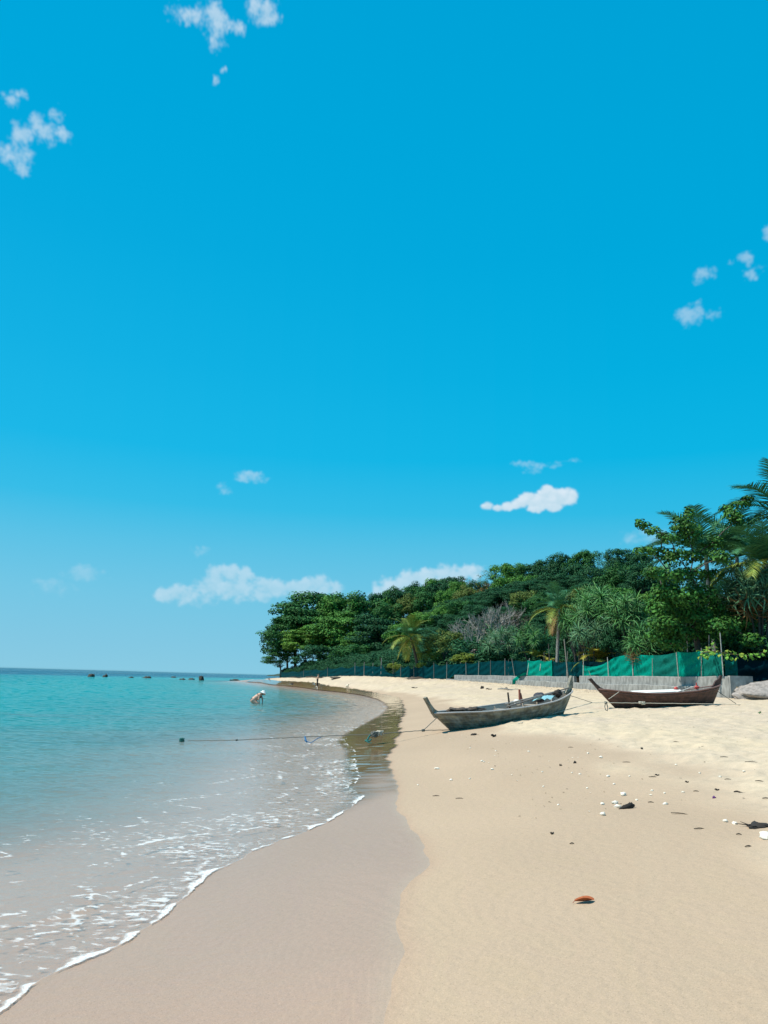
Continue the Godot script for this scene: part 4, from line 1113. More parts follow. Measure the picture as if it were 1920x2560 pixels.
const PALMS := [["left coconut palm with orange drooping fronds before the net", 4.74, -94.0, 3.6, 6.61, -94.0, 1.0, [[0, "frond_olive", 113.54, 5.0], [0, "frond_olive", 172.55, 0.26], [0, "frond_olive", 274.65, 9.51], [0, "frond_olive", 308.28, -7.03], [0, "frond_olive", 16.57, -1.42], [1, "frond_green", 87.49, -1.04], [1, "frond_green", 178.46, -5.32], [1, "frond_green", 239.81, 2.18], [1, "frond_green", 267.2, 1.41], [1, "frond_green", 338.96, -2.04], [1, "frond_green", 40.18, 4.64], [2, "frond_olive", 108.02, -8.24], [2, "frond_olive", 173.23, 6.73], [2, "frond_olive", 221.32, -6.67], [2, "frond_olive", 285.4, 10.47], [2, "frond_olive", 14.8, 4.14], [2, "frond_olive", 71.14, 8.3], [3, "frond_yellow", 104.9, -9.79], [3, "frond_yellow", 190.67, 1.39], [3, "frond_yellow", 248.08, -6.6], [3, "frond_yellow", 322.33, -0.75], [3, "frond_yellow", 27.46, -5.0], [3, "frond_olive", 108.88, 8.65], [3, "frond_olive", 235.31, -5.2], [3, "frond_olive", 339.9, -1.09]], 0.16, "bark"], ["middle coconut palm with grey hanging dead fronds, right of the leafless tree", 15.32, -68.0, 15.64, 8.05, -68.0, 0.86, [[0, "frond_green", 171.1, 8.9], [0, "frond_green", 242.34, 10.05], [0, "frond_green", 328.42, 2.68], [0, "frond_green", 54.3, 0.44], [0, "frond_green", 102.84, -7.49], [1, "frond_green", 164.04, 5.72], [1, "frond_green", 242.07, -8.2], [1, "frond_green", 324.0, -5.42], [1, "frond_green", 0.71, -4.89], [1, "frond_green", 71.44, 1.92], [1, "frond_green", 130.0, -5.62], [2, "frond_olive", 174.23, -5.91], [2, "frond_olive", 236.38, -8.54], [2, "frond_olive", 288.28, 11.13], [2, "frond_olive", 28.01, -7.48], [2, "frond_olive", 41.22, -7.09], [2, "frond_olive", 134.99, 6.71], [3, "frond_dead", 161.15, 1.86], [3, "frond_dead", 220.08, 0.37], [3, "frond_dead", 311.99, 11.65], [3, "frond_dead", 352.95, 7.26], [3, "frond_dead", 83.52, 10.15], [3, "frond_dead", 100.11, -0.73], [3, "frond_olive", 209.07, -2.43], [3, "frond_olive", 320.69, 1.11], [3, "frond_olive", 78.54, -0.36]], 0.14, "bark_grey"], ["young yellow-green palm just above the left end of the green net", 17.38, -62.0, 17.32, 3.54, -62.0, 0.66, [[4, "frond_yellow", 237.82, 6.72], [4, "frond_yellow", 307.35, 5.36], [4, "frond_yellow", 25.76, 0.92], [4, "frond_yellow", 53.34, -10.27], [4, "frond_yellow", 93.14, -0.0], [4, "frond_yellow", 165.1, 7.29], [4, "frond_yellow", 201.62, -10.42], [1, "frond_yellow", 248.41, 9.83], [1, "frond_yellow", 304.67, -1.15], [1, "frond_yellow", 40.56, -11.4], [1, "frond_yellow", 84.03, 10.8], [1, "frond_yellow", 125.52, 1.16], [1, "frond_yellow", 219.46, -8.8], [2, "frond_olive", 260.17, 6.01], [2, "frond_olive", 357.45, -0.77], [2, "frond_olive", 64.24, -0.22], [2, "frond_olive", 162.62, -0.54]], 0.08, "bark_grey"], ["small young palm behind the bright free-hanging net panel", 15.71, -78.0, 15.69, 4.0, -78.0, 0.58, [[4, "frond_olive", 308.52, 0.04], [4, "frond_olive", 24.22, -8.79], [4, "frond_olive", 57.96, -6.75], [4, "frond_olive", 123.21, -6.05], [4, "frond_olive", 157.92, -3.71], [4, "frond_olive", 213.48, 9.09], [4, "frond_olive", 304.12, -11.07], [1, "frond_olive", 342.96, 1.75], [1, "frond_olive", 82.9, 4.01], [1, "frond_olive", 155.39, 4.86], [1, "frond_olive", 237.32, 4.67]], 0.07, "bark_grey"], ["small palm with one yellow frond right of the bright free-hanging net panel", 16.15, -74.0, 15.94, 3.76, -74.0, 0.4, [[1, "frond_yellow", 23.57, -11.5], [1, "frond_yellow", 136.68, 5.97], [1, "frond_yellow", 249.93, -6.6], [2, "frond_dead", 354.9, 6.25], [2, "frond_dead", 173.46, -9.88]], 0.06, "bark_grey"], ["tall coconut palm whose blue-green crown stands behind the round-leaved tree", 21.48, -50.0, 21.21, 10.21, -50.0, 1.25, [[0, "frond_green", 31.01, -11.53], [0, "frond_green", 117.16, 5.4], [0, "frond_green", 187.01, -0.35], [0, "frond_green", 238.64, -0.3], [0, "frond_green", 357.09, 8.42], [1, "frond_green", 58.5, -9.39], [1, "frond_green", 118.12, 8.57], [1, "frond_green", 133.11, 3.18], [1, "frond_green", 177.31, -9.2], [1, "frond_green", 243.53, -8.21], [1, "frond_green", 317.09, 7.64], [1, "frond_green", 347.8, -4.35], [2, "frond_green", 27.58, -9.99], [2, "frond_green", 147.64, 2.39], [2, "frond_green", 204.78, -0.48], [2, "frond_green", 312.08, 8.35]], 0.16, "bark_grey"], ["tallest coconut palm at the right edge, crown cut off by the frame", 25.45, -50.0, 26.65, 13.0, -50.0, 1.3, [[0, "frond_green", 134.89, -6.3], [0, "frond_green", 227.21, 11.18], [0, "frond_green", 324.63, -1.12], [0, "frond_green", 36.45, 6.61], [1, "frond_green", 128.08, 5.33], [1, "frond_green", 149.18, -4.84], [1, "frond_green", 201.78, 8.57], [1, "frond_green", 268.93, 4.32], [1, "frond_green", 314.53, -3.66], [1, "frond_green", 353.61, -3.4], [1, "frond_green", 92.03, -6.77], [2, "frond_green", 111.97, 10.03], [2, "frond_green", 157.6, -10.44], [2, "frond_green", 247.49, 8.97], [2, "frond_green", 276.44, 5.92], [2, "frond_green", 16.64, -10.18], [2, "frond_green", 68.82, 0.22], [3, "frond_olive", 119.99, 10.93], [3, "frond_olive", 216.0, -6.07], [3, "frond_olive", 11.61, -4.21]], 0.17, "bark_grey"], ["coconut palm at the right edge with a yellowing frond arching left", 23.16, -46.0, 23.13, 9.05, -46.0, 1.05, [[0, "frond_green", 212.44, -7.71], [0, "frond_green", 244.72, -3.32], [0, "frond_green", 327.77, 0.72], [0, "frond_green", 41.3, -4.69], [0, "frond_green", 103.59, -6.0], [1, "frond_green", 215.88, -5.66], [1, "frond_green", 250.89, 8.78], [1, "frond_green", 300.35, -6.95], [1, "frond_green", 313.36, -10.88], [1, "frond_green", 351.97, -7.19], [1, "frond_green", 84.93, -3.05], [1, "frond_green", 118.03, -0.64], [1, "frond_green", 150.49, 10.68], [2, "frond_olive", 175.47, -0.84], [2, "frond_olive", 228.51, 0.92], [2, "frond_olive", 287.81, 0.91], [2, "frond_olive", 357.57, -3.26], [2, "frond_olive", 46.87, 3.43], [2, "frond_olive", 88.14, -2.32], [2, "frond_olive", 138.09, -2.25], [3, "frond_olive", 173.98, -10.64], [3, "frond_olive", 263.92, 4.7], [3, "frond_olive", 351.46, -0.01], [3, "frond_olive", 86.63, -11.26]], 0.16, "bark_grey"], ["coconut palm crown low between the round-leaved tree and the right edge", 24.38, -53.0, 24.66, 10.67, -53.0, 1.25, [[0, "frond_green", 258.73, 0.73], [0, "frond_green", 343.58, -10.37], [0, "frond_green", 103.35, 3.75], [0, "frond_green", 185.88, 1.81], [1, "frond_green", 245.95, -3.41], [1, "frond_green", 351.28, -10.56], [1, "frond_green", 47.2, 9.05], [1, "frond_green", 66.56, 3.66], [1, "frond_green", 151.59, 2.34], [1, "frond_green", 208.18, -5.21], [2, "frond_green", 258.89, 1.48], [2, "frond_green", 353.8, 6.93], [2, "frond_green", 84.92, -8.55], [2, "frond_green", 161.55, -10.67]], 0.15, "bark_grey"]]
const ALMOND := [[15.65, 11.47, -46.2, 0.28, 0.23, 0.44], [16.08, 11.31, -46.49, 0.39, 0.26, 0.48], [15.97, 10.67, -44.71, 0.43, 0.28, 0.51], [17.04, 10.7, -46.28, 0.39, 0.29, 0.52], [17.03, 10.26, -44.93, 0.48, 0.34, 0.59], [18.31, 11.33, -46.53, 0.61, 0.75, 0.98], [18.51, 11.87, -45.7, 0.27, 0.63, 0.5], [18.93, 10.89, -47.03, 0.73, 0.82, 1.14], [15.1, 9.49, -44.66, 0.32, 0.25, 0.47], [15.69, 9.49, -44.86, 0.54, 0.28, 0.51], [17.08, 9.74, -46.76, 0.61, 0.35, 0.61], [17.79, 9.42, -46.2, 0.83, 0.52, 0.85], [21.46, 12.14, -46.39, 0.61, 0.4, 0.69], [21.53, 12.75, -47.28, 0.4, 0.29, 0.53], [21.87, 12.75, -46.11, 0.61, 0.26, 0.48], [22.86, 13.38, -47.17, 0.45, 0.24, 0.45], [21.64, 11.76, -46.18, 0.39, 0.46, 0.66], [19.66, 11.26, -47.56, 0.34, 0.41, 0.6], [16.71, 8.48, -46.7, 0.84, 0.41, 0.69], [17.03, 8.07, -44.99, 0.91, 0.45, 0.75], [18.38, 8.3, -45.7, 0.98, 0.4, 0.68], [20.17, 8.56, -47.36, 0.96, 0.35, 0.62], [16.76, 7.19, -45.66, 0.82, 0.57, 0.92], [17.49, 6.92, -45.12, 1.08, 0.67, 1.06], [19.05, 7.06, -46.06, 1.1, 0.63, 1.0], [16.52, 6.25, -45.8, 0.93, 0.57, 0.92], [17.99, 6.12, -46.54, 1.22, 0.7, 1.09], [18.69, 5.73, -45.94, 1.1, 0.69, 1.08], [16.56, 5.28, -45.36, 1.08, 0.57, 0.91], [17.65, 4.76, -45.86, 1.1, 0.51, 0.84], [16.36, 4.61, -45.88, 0.77, 0.34, 0.6], [20.34, 6.51, -47.48, 0.96, 0.77, 1.2], [21.42, 6.31, -47.73, 1.14, 0.77, 1.2], [21.57, 5.5, -46.56, 1.11, 0.64, 1.01], [19.58, 5.21, -44.77, 1.07, 0.56, 0.9], [22.29, 6.51, -46.92, 0.84, 0.64, 1.02], [19.43, 4.74, -46.74, 1.0, 0.47, 0.77], [21.08, 4.57, -47.23, 0.96, 0.35, 0.61], [17.07, 4.11, -45.65, 0.93, 0.34, 0.6], [21.33, 4.46, -44.69, 0.8, 0.39, 0.67], [19.01, 9.43, -46.52, 0.67, 0.46, 0.77], [19.89, 9.21, -44.91, 0.75, 0.45, 0.75], [20.38, 10.42, -47.01, 0.73, 0.47, 0.78]]
const LOW_BRANCH := [[19.39, 4.42, -45.0], [18.38, 3.83, -43.5], [17.48, 3.48, -42.6], [17.68, 3.6, -42.4], [18.14, 3.65, -42.2], [18.59, 3.53, -42.0], [19.14, 3.48, -41.8], [19.75, 3.42, -41.6], [20.34, 3.61, -41.6], [20.87, 3.66, -41.6]]


# ---------------------------------------------------------------- hut, wall, net fences
func build_hut() -> void:
	var at := Vector3(13.52, 0.0, -92.0)
	at.y = ground(at.x, at.z)
	var t := thing("thatched_hut", "small hut with a grey thatched roof half hidden by the screw pine", "hut", at, 0.35)
	var top := 6.76 - at.y
	var eave := 4.71 - at.y
	var half := 2.8
	for k in 9:
		var b := Mesher.new()
		var t0 := k / 9.0; var t1 := (k + 1.25) / 9.0
		var seg := 14
		for s in 4:
			var rot := Basis(Vector3.UP, s * PI / 2)
			var w0 := lerpf(0.15, half, t0); var w1 := lerpf(0.15, half, minf(t1, 1.04))
			var y0 := lerpf(top, eave, t0) + 0.05; var y1 := lerpf(top, eave, minf(t1, 1.04))
			for i in seg:
				var a := -1.0 + 2.0 * i / seg; var c := -1.0 + 2.0 * (i + 1) / seg
				var ja := 0.07 * sin(i * 5.3 + k * 2.1 + s); var jc := 0.07 * sin((i + 1) * 5.3 + k * 2.1 + s)
				b.face(rot * Vector3(a * w1, y1 + ja, w1 + 0.05), rot * Vector3(c * w1, y1 + jc, w1 + 0.05), rot * Vector3(c * w0, y0, w0), rot * Vector3(a * w0, y0, w0))
				b.face(rot * Vector3(c * w1, y1 + jc - 0.07, w1 + 0.03), rot * Vector3(c * w1, y1 + jc, w1 + 0.05), rot * Vector3(a * w1, y1 + ja, w1 + 0.05), rot * Vector3(a * w1, y1 + ja - 0.07, w1 + 0.03))
		part("thatch_course", b.mesh(true, false), mats.thatch, t)
	for sx in [-1, 1]:
		for sz in [-1, 1]:
			var b := Mesher.new()
			b.stick(Vector3(sx * 2.5, 0, sz * 2.5), Vector3(sx * 2.5, eave + 0.3, sz * 2.5), 0.09, 0.08)
			part("post", b.mesh(true, false), mats.bark, t)
	var w := Mesher.new()
	w.box(Vector3(0, eave * 0.5, -0.4), Vector3(4.4, eave, 4.0))
	part("wall", w.mesh(true, false), mats.driftwood, t)

func on_fence(z: float, off := 0.0) -> Vector2:   # plan point, off metres towards the sea
	var a := Vector2(along(fence_at, z), z)
	var d := (Vector2(along(fence_at, z - 0.5), z - 0.5) - a).normalized()
	return a + Vector2(d.y, -d.x) * off

func wall_piece(zs: Array, top: float, thick: float, off: float, bottom: float, mat: Material, t: Node3D, called: String, rough := 0.015) -> void:
	var b := Mesher.new()
	var k := zs.size()
	for j in k:
		var f := on_fence(zs[j], off); var r := on_fence(zs[j], off - thick)
		var g := ground(f.x, zs[j])
		var up := top + rough * sin(zs[j] * 2.3) + rough * sin(zs[j] * 0.7)
		var lo := g - 0.4 if bottom < 0 else bottom
		for p in [Vector3(f.x, lo, f.y), Vector3(f.x, up - 0.03, f.y), Vector3(lerpf(f.x, r.x, 0.12), up, lerpf(f.y, r.y, 0.12)), Vector3(r.x, up, r.y), Vector3(r.x, lo, r.y)]:
			b.vert(p - t.position)
	for j in k - 1:
		for i in 4:
			var o := j * 5 + i
			b.quad(o, o + 5, o + 6, o + 1)
	for e in [0, k - 1]:
		var o: int = e * 5
		for i in range(1, 4):
			if e == 0: b.tri(o, o + i, o + i + 1)
			else: b.tri(o, o + i + 1, o + i)
	# sharp faces: every face gets its own corners
	var s := Mesher.new()
	for i in range(0, b.ix.size(), 3):
		var a := s.vert(b.v[b.ix[i]]); s.vert(b.v[b.ix[i + 1]]); s.vert(b.v[b.ix[i + 2]])
		s.ix.append(a); s.ix.append(a + 1); s.ix.append(a + 2)
	part(called, s.mesh(true, false), mat, t)

func span(a: float, b: float, n: int) -> Array:
	var o := []
	for i in n + 1: o.append(lerpf(a, b, float(i) / n))
	return o

func build_wall() -> void:
	var f := on_fence(-72)
	var t := thing("concrete_wall", "long low grey concrete wall under the dark net, left of the gap", "wall", Vector3(f.x, ground(f.x, -72), f.y))
	wall_piece(span(-85.0, -62.5, 22), 2.29, 0.22, 0.16, -1, mats.concrete, t, "wall_face")
	wall_piece(span(-85.0 - 1.0, -62.5, 22), 1.86, 0.3, 0.52, -1, mats.concrete, t, "footing", 0.03)
	f = on_fence(-50)
	t = thing("concrete_wall", "grey concrete wall with water stains under the bright green net, behind the red-brown boat", "wall", Vector3(f.x, ground(f.x, -50), f.y))
	wall_piece(span(-61.5, -41.7, 16), 2.32, 0.22, 0.16, -1, mats.concrete, t, "wall_face")
	wall_piece(span(-61.5 - 0.6, -44.5, 14), 1.78, 0.3, 0.42, -1, mats.concrete, t, "footing", 0.03)
	# the end of the wall and its return into the shade
	var e := on_fence(-41.7, 0.16)
	t = thing("wall_end", "stained end of the grey wall in leaf shade, right of the red-brown boat", "wall", Vector3(e.x, ground(e.x, e.y), e.y))
	var b := Mesher.new()
	b.box(Vector3(0.62, 0.55, 0.02), Vector3(1.2, 1.32, 0.3))
	part("wall_face", b.mesh(true, false), mats.concrete, t)
	b = Mesher.new()
	b.box(Vector3(0.75, 0.2, 0.16), Vector3(0.9, 0.9, 0.4))
	part("footing", b.mesh(true, false), mats.concrete_stained, t)
	t = thing("concrete_wall", "brown stained low wall in deep shade at the right edge, behind the boulder", "wall", Vector3(e.x + 3.4, ground(e.x + 3.4, e.y - 1.2), e.y - 1.0))
	b = Mesher.new()
	b.box(Vector3(0, 0.45, 0), Vector3(4.6, 1.0, 0.3))
	part("wall_face", b.mesh(true, false), mats.concrete_stained, t)
	b = Mesher.new()
	b.box(Vector3(1.9, 0.7, -0.1), Vector3(3.2, 1.0, 0.26))
	part("upper_course", b.mesh(true, false), mats.concrete_stained, t)

func net_panel(b: Mesher, a0: Vector3, a1: Vector3, b0: Vector3, b1: Vector3, sag: float, seedling: int, pleat := 0.05) -> void:
	# a: foot, b: top; 0 left, 1 right; both ends fixed, folds in between
	var nrm := (a1 - a0).cross(b0 - a0).normalized()
	var f := func(u: float, v: float) -> Vector3:
		var p := a0.lerp(a1, u).lerp(b0.lerp(b1, u), v)
		var hold := sin(PI * u)
		p.y -= sag * hold * v
		var w := fine.get_noise_2d(u * 4.0 + seedling * 7.3, v * 1.3 + u * 2.0) * 1.5 + 0.8 * fine.get_noise_2d(u * 9.0 + seedling * 3.1 - v * 4.0, v * 3.0)
		w += 0.7 * sin((v * 5.5 - 2.6 * hold * sag - u * u * 2.5) * 2.4 + seedling)
		return p + nrm * (w * pleat * (0.25 + hold) + 0.02)
	b.sheet(22, 16, f)

func net_fence(called: String, label: String, posts: Array, panels: Array) -> void:
	# posts: [foot, top, radius, material]; panels: [foot0, foot1, top0, top1, sag, material]
	var at := Vector3(posts[0][0], posts[0][1], posts[0][2])
	var t := thing(called, label, "fence", at)
	var i := 0
	for p in panels:
		i += 1
		var b := Mesher.new()
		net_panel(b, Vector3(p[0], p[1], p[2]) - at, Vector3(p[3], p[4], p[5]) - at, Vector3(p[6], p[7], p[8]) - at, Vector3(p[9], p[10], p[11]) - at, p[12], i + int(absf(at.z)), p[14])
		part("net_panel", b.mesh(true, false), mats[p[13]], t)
	for p in posts:
		var b := Mesher.new()
		b.stick(Vector3(p[0], p[1], p[2]) - at, Vector3(p[3], p[4], p[5]) - at, p[6], p[6] * 0.85, 7)
		part("post", b.mesh(true, false), mats[p[7]], t)

const FENCES := [["net_fence", "sagging shade-darkened net fence reaching the sand, from the far grove to the left palm", [[-3.39, 1.83, -109.75, -3.47, 3.79, -109.75, 0.05, "pole_wood"], [-2.1, 1.86, -106.5, -2.11, 3.82, -106.5, 0.05, "pole_wood"], [-0.89, 1.88, -104.0, -0.89, 3.7, -104.0, 0.05, "pole_wood"], [0.21, 1.91, -101.75, 0.2, 4.29, -101.75, 0.07, "pole_wood"], [1.71, 1.94, -98.75, 1.66, 3.96, -98.75, 0.05, "pole_dark"], [2.6, 1.96, -96.75, 2.58, 3.31, -96.75, 0.05, "pole_dark"], [4.09, 1.9, -93.75, 4.07, 3.4, -93.75, 0.05, "pole_dark"], [-8.01, 1.74, -121.75, -8.07, 3.17, -121.75, 0.05, "pole_dark"], [-13.24, 1.5, -137.75, -13.3, 2.83, -137.75, 0.05, "pole_dark"]], [[-20.43, 1.11, -164.25, -16.4, 1.26, -148.75, -20.43, 2.34, -164.25, -16.4, 2.56, -148.75, 0.1, "net_shaded", 0.03], [-16.4, 1.26, -148.75, -13.24, 1.36, -137.75, -16.4, 2.56, -148.75, -13.24, 2.69, -137.75, 0.2, "net_shaded", 0.03], [-13.24, 1.36, -137.75, -10.42, 1.44, -128.75, -13.24, 2.69, -137.75, -10.42, 2.88, -128.75, 0.1, "net_shaded", 0.03], [-10.42, 1.44, -128.75, -8.0, 1.58, -121.75, -10.42, 2.88, -128.75, -8.0, 3.05, -121.75, 0.3, "net_shaded", 0.03], [-8.0, 1.58, -121.75, -5.52, 1.73, -115.0, -8.0, 3.05, -121.75, -5.52, 3.2, -115.0, 0.2, "net_shaded", 0.03], [-5.52, 1.73, -115.0, -3.43, 1.82, -109.75, -5.52, 3.2, -115.0, -3.43, 3.35, -109.75, 0.3, "net_shaded", 0.03], [-3.43, 1.82, -109.75, -2.03, 1.85, -106.5, -3.43, 3.35, -109.75, -2.03, 3.39, -106.5, 0.15, "net_shaded", 0.04], [-2.03, 1.85, -106.5, -0.82, 1.85, -103.75, -2.03, 3.39, -106.5, -0.82, 3.28, -103.75, 0.1, "net_shaded", 0.04], [-0.82, 1.85, -103.75, 0.28, 1.85, -101.5, -0.82, 3.28, -103.75, 0.28, 3.42, -101.5, 0.2, "net_shaded", 0.04], [0.28, 1.85, -101.5, 2.64, 1.83, -96.75, 0.28, 3.42, -101.5, 2.64, 3.17, -96.75, 0.95, "net_shaded", 0.04], [2.64, 1.83, -96.75, 3.51, 1.83, -95.0, 2.64, 3.17, -96.75, 3.51, 3.31, -95.0, 0.15, "net_shaded", 0.04], [3.51, 1.83, -95.0, 4.13, 1.82, -93.75, 3.51, 3.31, -95.0, 4.13, 3.17, -93.75, 0.3, "net_shaded", 0.04], [4.13, 1.82, -93.75, 5.15, 1.79, -91.5, 4.13, 3.17, -93.75, 5.15, 3.3, -91.5, 0.25, "net_shaded", 0.04]]], ["net_fence", "shade-darkened net fence on the long grey wall, one bright green panel hanging loose on it", [[6.16, 1.68, -89.25, 6.14, 3.69, -89.25, 0.04, "pole_dark"], [7.4, 1.81, -86.75, 7.41, 3.68, -86.75, 0.04, "pole_wood"], [8.59, 2.09, -84.25, 8.67, 3.62, -84.25, 0.04, "pole_wood"], [9.14, 2.1, -83.0, 9.09, 3.65, -83.0, 0.04, "pole_wood"], [10.17, 2.12, -81.0, 10.23, 3.76, -81.0, 0.04, "pole_wood"], [11.18, 2.15, -79.25, 11.18, 3.83, -79.25, 0.04, "pole_dark"], [12.23, 2.17, -76.75, 12.24, 3.96, -76.75, 0.04, "pole_wood"], [12.5, 2.17, -76.25, 12.51, 3.87, -76.25, 0.03, "pole_dark"], [12.88, 2.22, -75.0, 12.61, 3.92, -75.0, 0.04, "pole_wood"], [13.49, 2.34, -72.0, 13.75, 3.88, -72.0, 0.04, "pole_white"], [14.12, 2.76, -69.25, 14.26, 3.73, -69.25, 0.04, "pole_white"], [14.38, 2.21, -68.75, 14.41, 4.37, -68.75, 0.03, "pole_dark"], [14.66, 2.21, -67.5, 14.54, 5.05, -67.5, 0.03, "pole_dark"], [15.26, 2.22, -64.25, 15.41, 4.32, -64.25, 0.03, "pole_wood"], [15.15, 2.16, -63.25, 14.91, 5.24, -63.25, 0.06, "pole_wood"]], [[5.15, 1.79, -91.5, 6.2, 1.77, -89.25, 5.15, 3.3, -91.5, 6.2, 3.52, -89.25, 0.3, "net_shaded", 0.04], [6.2, 1.77, -89.25, 7.44, 1.76, -86.75, 6.2, 3.52, -89.25, 7.44, 3.46, -86.75, 0.2, "net_shaded", 0.04], [7.44, 1.76, -86.75, 8.2, 2.28, -85.0, 7.44, 3.46, -86.75, 8.2, 3.49, -85.0, 0.1, "net_shaded", 0.04], [8.2, 2.28, -85.0, 8.7, 2.28, -84.0, 8.2, 3.49, -85.0, 8.7, 3.53, -84.0, 0.1, "net_shaded", 0.04], [8.7, 2.28, -84.0, 9.18, 2.28, -83.25, 8.7, 3.53, -84.0, 9.18, 3.57, -83.25, 0.1, "net_shaded", 0.04], [9.18, 2.28, -83.25, 10.24, 2.28, -81.25, 9.18, 3.57, -83.25, 10.24, 3.64, -81.25, 0.15, "net_shaded", 0.04], [10.24, 2.28, -81.25, 11.24, 2.28, -79.25, 10.24, 3.64, -81.25, 11.24, 3.75, -79.25, 0.05, "net_shaded", 0.03], [11.24, 2.28, -79.25, 11.78, 2.28, -78.0, 11.24, 3.75, -79.25, 11.78, 3.74, -78.0, 0.05, "net_shaded", 0.03], [11.78, 2.28, -78.0, 12.3, 2.28, -76.75, 11.78, 3.74, -78.0, 12.3, 3.76, -76.75, 0.05, "net_shaded", 0.03], [12.3, 2.28, -76.75, 13.01, 2.28, -75.0, 12.3, 3.76, -76.75, 13.01, 3.74, -75.0, 0.1, "net_shaded", 0.03], [13.01, 2.28, -75.0, 13.77, 2.28, -71.75, 13.01, 3.74, -75.0, 13.77, 3.69, -71.75, 0.1, "net_shaded", 0.03], [13.6, 2.28, -72.25, 14.14, 2.28, -69.5, 13.6, 3.74, -72.25, 14.14, 3.69, -69.5, 0.1, "net_bright", 0.05], [14.14, 2.28, -69.5, 14.72, 2.28, -67.0, 14.14, 3.69, -69.5, 14.72, 3.65, -67.0, 0.12, "net_bright", 0.05], [14.76, 2.28, -67.25, 15.35, 2.28, -64.25, 14.76, 3.59, -67.25, 15.35, 3.48, -64.25, 0.1, "net_shaded", 0.04], [15.35, 2.28, -64.25, 15.89, 2.28, -61.5, 15.35, 3.48, -64.25, 15.89, 3.53, -61.5, 0.1, "net_shaded", 0.04]]], ["net_fence", "bright green net fence with pale poles on the wall behind the red-brown boat", [[15.79, 2.23, -61.0, 15.87, 4.04, -61.0, 0.04, "pole_white"], [16.53, 2.12, -56.75, 16.49, 3.67, -56.75, 0.04, "pole_white"], [17.09, 2.11, -53.0, 17.07, 3.83, -53.0, 0.04, "pole_white"], [17.43, 2.09, -50.25, 17.49, 3.45, -50.25, 0.03, "pole_wood"], [17.87, 2.15, -47.0, 17.81, 3.75, -47.0, 0.03, "pole_white"], [18.22, 2.21, -44.5, 18.31, 3.92, -44.5, 0.03, "pole_wood"], [18.59, 2.3, -42.5, 18.56, 4.67, -42.5, 0.03, "pole_white"], [18.23, 2.2, -46.5, 18.35, 5.45, -46.5, 0.04, "pole_white"], [18.6, 2.25, -44.5, 18.8, 4.66, -44.5, 0.04, "pole_dark"], [16.07, 2.2, -59.75, 15.9, 2.74, -59.75, 0.02, "pole_white"]], [[16.01, 2.28, -61.5, 16.39, 2.28, -59.25, 16.01, 3.5, -61.5, 16.39, 3.4, -59.25, 0.05, "net_black", 0.05], [16.39, 2.28, -59.25, 16.74, 2.28, -57.0, 16.39, 3.4, -59.25, 16.74, 3.42, -57.0, 0.05, "net_black", 0.05], [15.88, 2.28, -61.5, 16.62, 2.28, -57.0, 15.88, 3.16, -61.5, 16.62, 3.36, -57.0, 0.22, "net_bright", 0.05], [16.62, 2.28, -57.0, 16.92, 2.28, -55.0, 16.62, 3.36, -57.0, 16.92, 3.72, -55.0, -0.05, "net_bright", 0.05], [16.92, 2.28, -55.0, 17.15, 2.28, -53.0, 16.92, 3.72, -55.0, 17.15, 3.85, -53.0, 0, "net_bright", 0.05], [17.15, 2.28, -53.0, 17.57, 2.28, -50.25, 17.15, 3.85, -53.0, 17.57, 3.65, -50.25, 0.05, "net_bright", 0.05], [17.57, 2.28, -50.25, 18.03, 2.28, -47.25, 17.57, 3.65, -50.25, 18.03, 3.77, -47.25, 0.06, "net_mid", 0.05], [18.03, 2.28, -47.25, 18.36, 2.28, -44.5, 18.03, 3.77, -47.25, 18.36, 3.76, -44.5, 0.06, "net_bright", 0.05], [18.36, 2.28, -44.5, 18.64, 2.28, -42.5, 18.36, 3.76, -44.5, 18.64, 3.63, -42.5, 0.08, "net_mid", 0.05], [18.69, 2.3, -42.5, 19.6, 2.2, -43.0, 18.69, 3.75, -42.5, 19.6, 3.5, -43.0, 0.5, "net_mid", 0.06], [19.4, 2.0, -43.2, 22.0, 1.9, -43.2, 19.4, 3.6, -43.2, 22.0, 3.4, -43.2, 0.25, "net_black", 0.06], [22.0, 1.9, -43.2, 26.0, 1.9, -43.0, 22.0, 3.4, -43.2, 26.0, 3.4, -43.0, 0.2, "net_black", 0.06]]]]

func build_fences() -> void:
	for f in FENCES:
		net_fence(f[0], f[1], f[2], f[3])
	# a torn strip of the green net trailing over the wall
	var b := Mesher.new()
	var s := [[13.45, 2.58, -72.15], [13.22, 2.36, -72.9], [13.06, 2.25, -73.65], [12.67, 1.92, -73.65], [12.67, 1.41, -73.9]]
	var pts := PackedVector3Array()
	for q in s: pts.append(Vector3(q[0], q[1], q[2]))
	var k := pts.size() - 1
	b.sheet(3, k * 5, func(u: float, v: float) -> Vector3:
		var f := v * k
		var i := mini(int(f), k - 1)
		return pts[i].lerp(pts[i + 1], f - i) - pts[0] + Vector3((u - 0.5) * 0.42, 0, (u - 0.5) * 0.25) + Vector3(0, 0, 0.05 * sin(u * 9 + v * 7)))
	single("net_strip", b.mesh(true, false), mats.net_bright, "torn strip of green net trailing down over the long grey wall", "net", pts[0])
	b = Mesher.new()
	var g := Vector3(-20.78, 1.63, -176.0)
	g.y = ground(g.x, g.z)
	var t := thing("metal_gate", "pale green ribbed metal sheet at the far left end of the fence", "gate", g, 0.5)
	for i in 9:
		b = Mesher.new()
		b.box(Vector3((i - 4) * 0.36, 0.95, 0.02 * (i % 2)), Vector3(0.35, 1.9, 0.03))
		part("panel", b.mesh(true, false), mats.gate_metal, t)


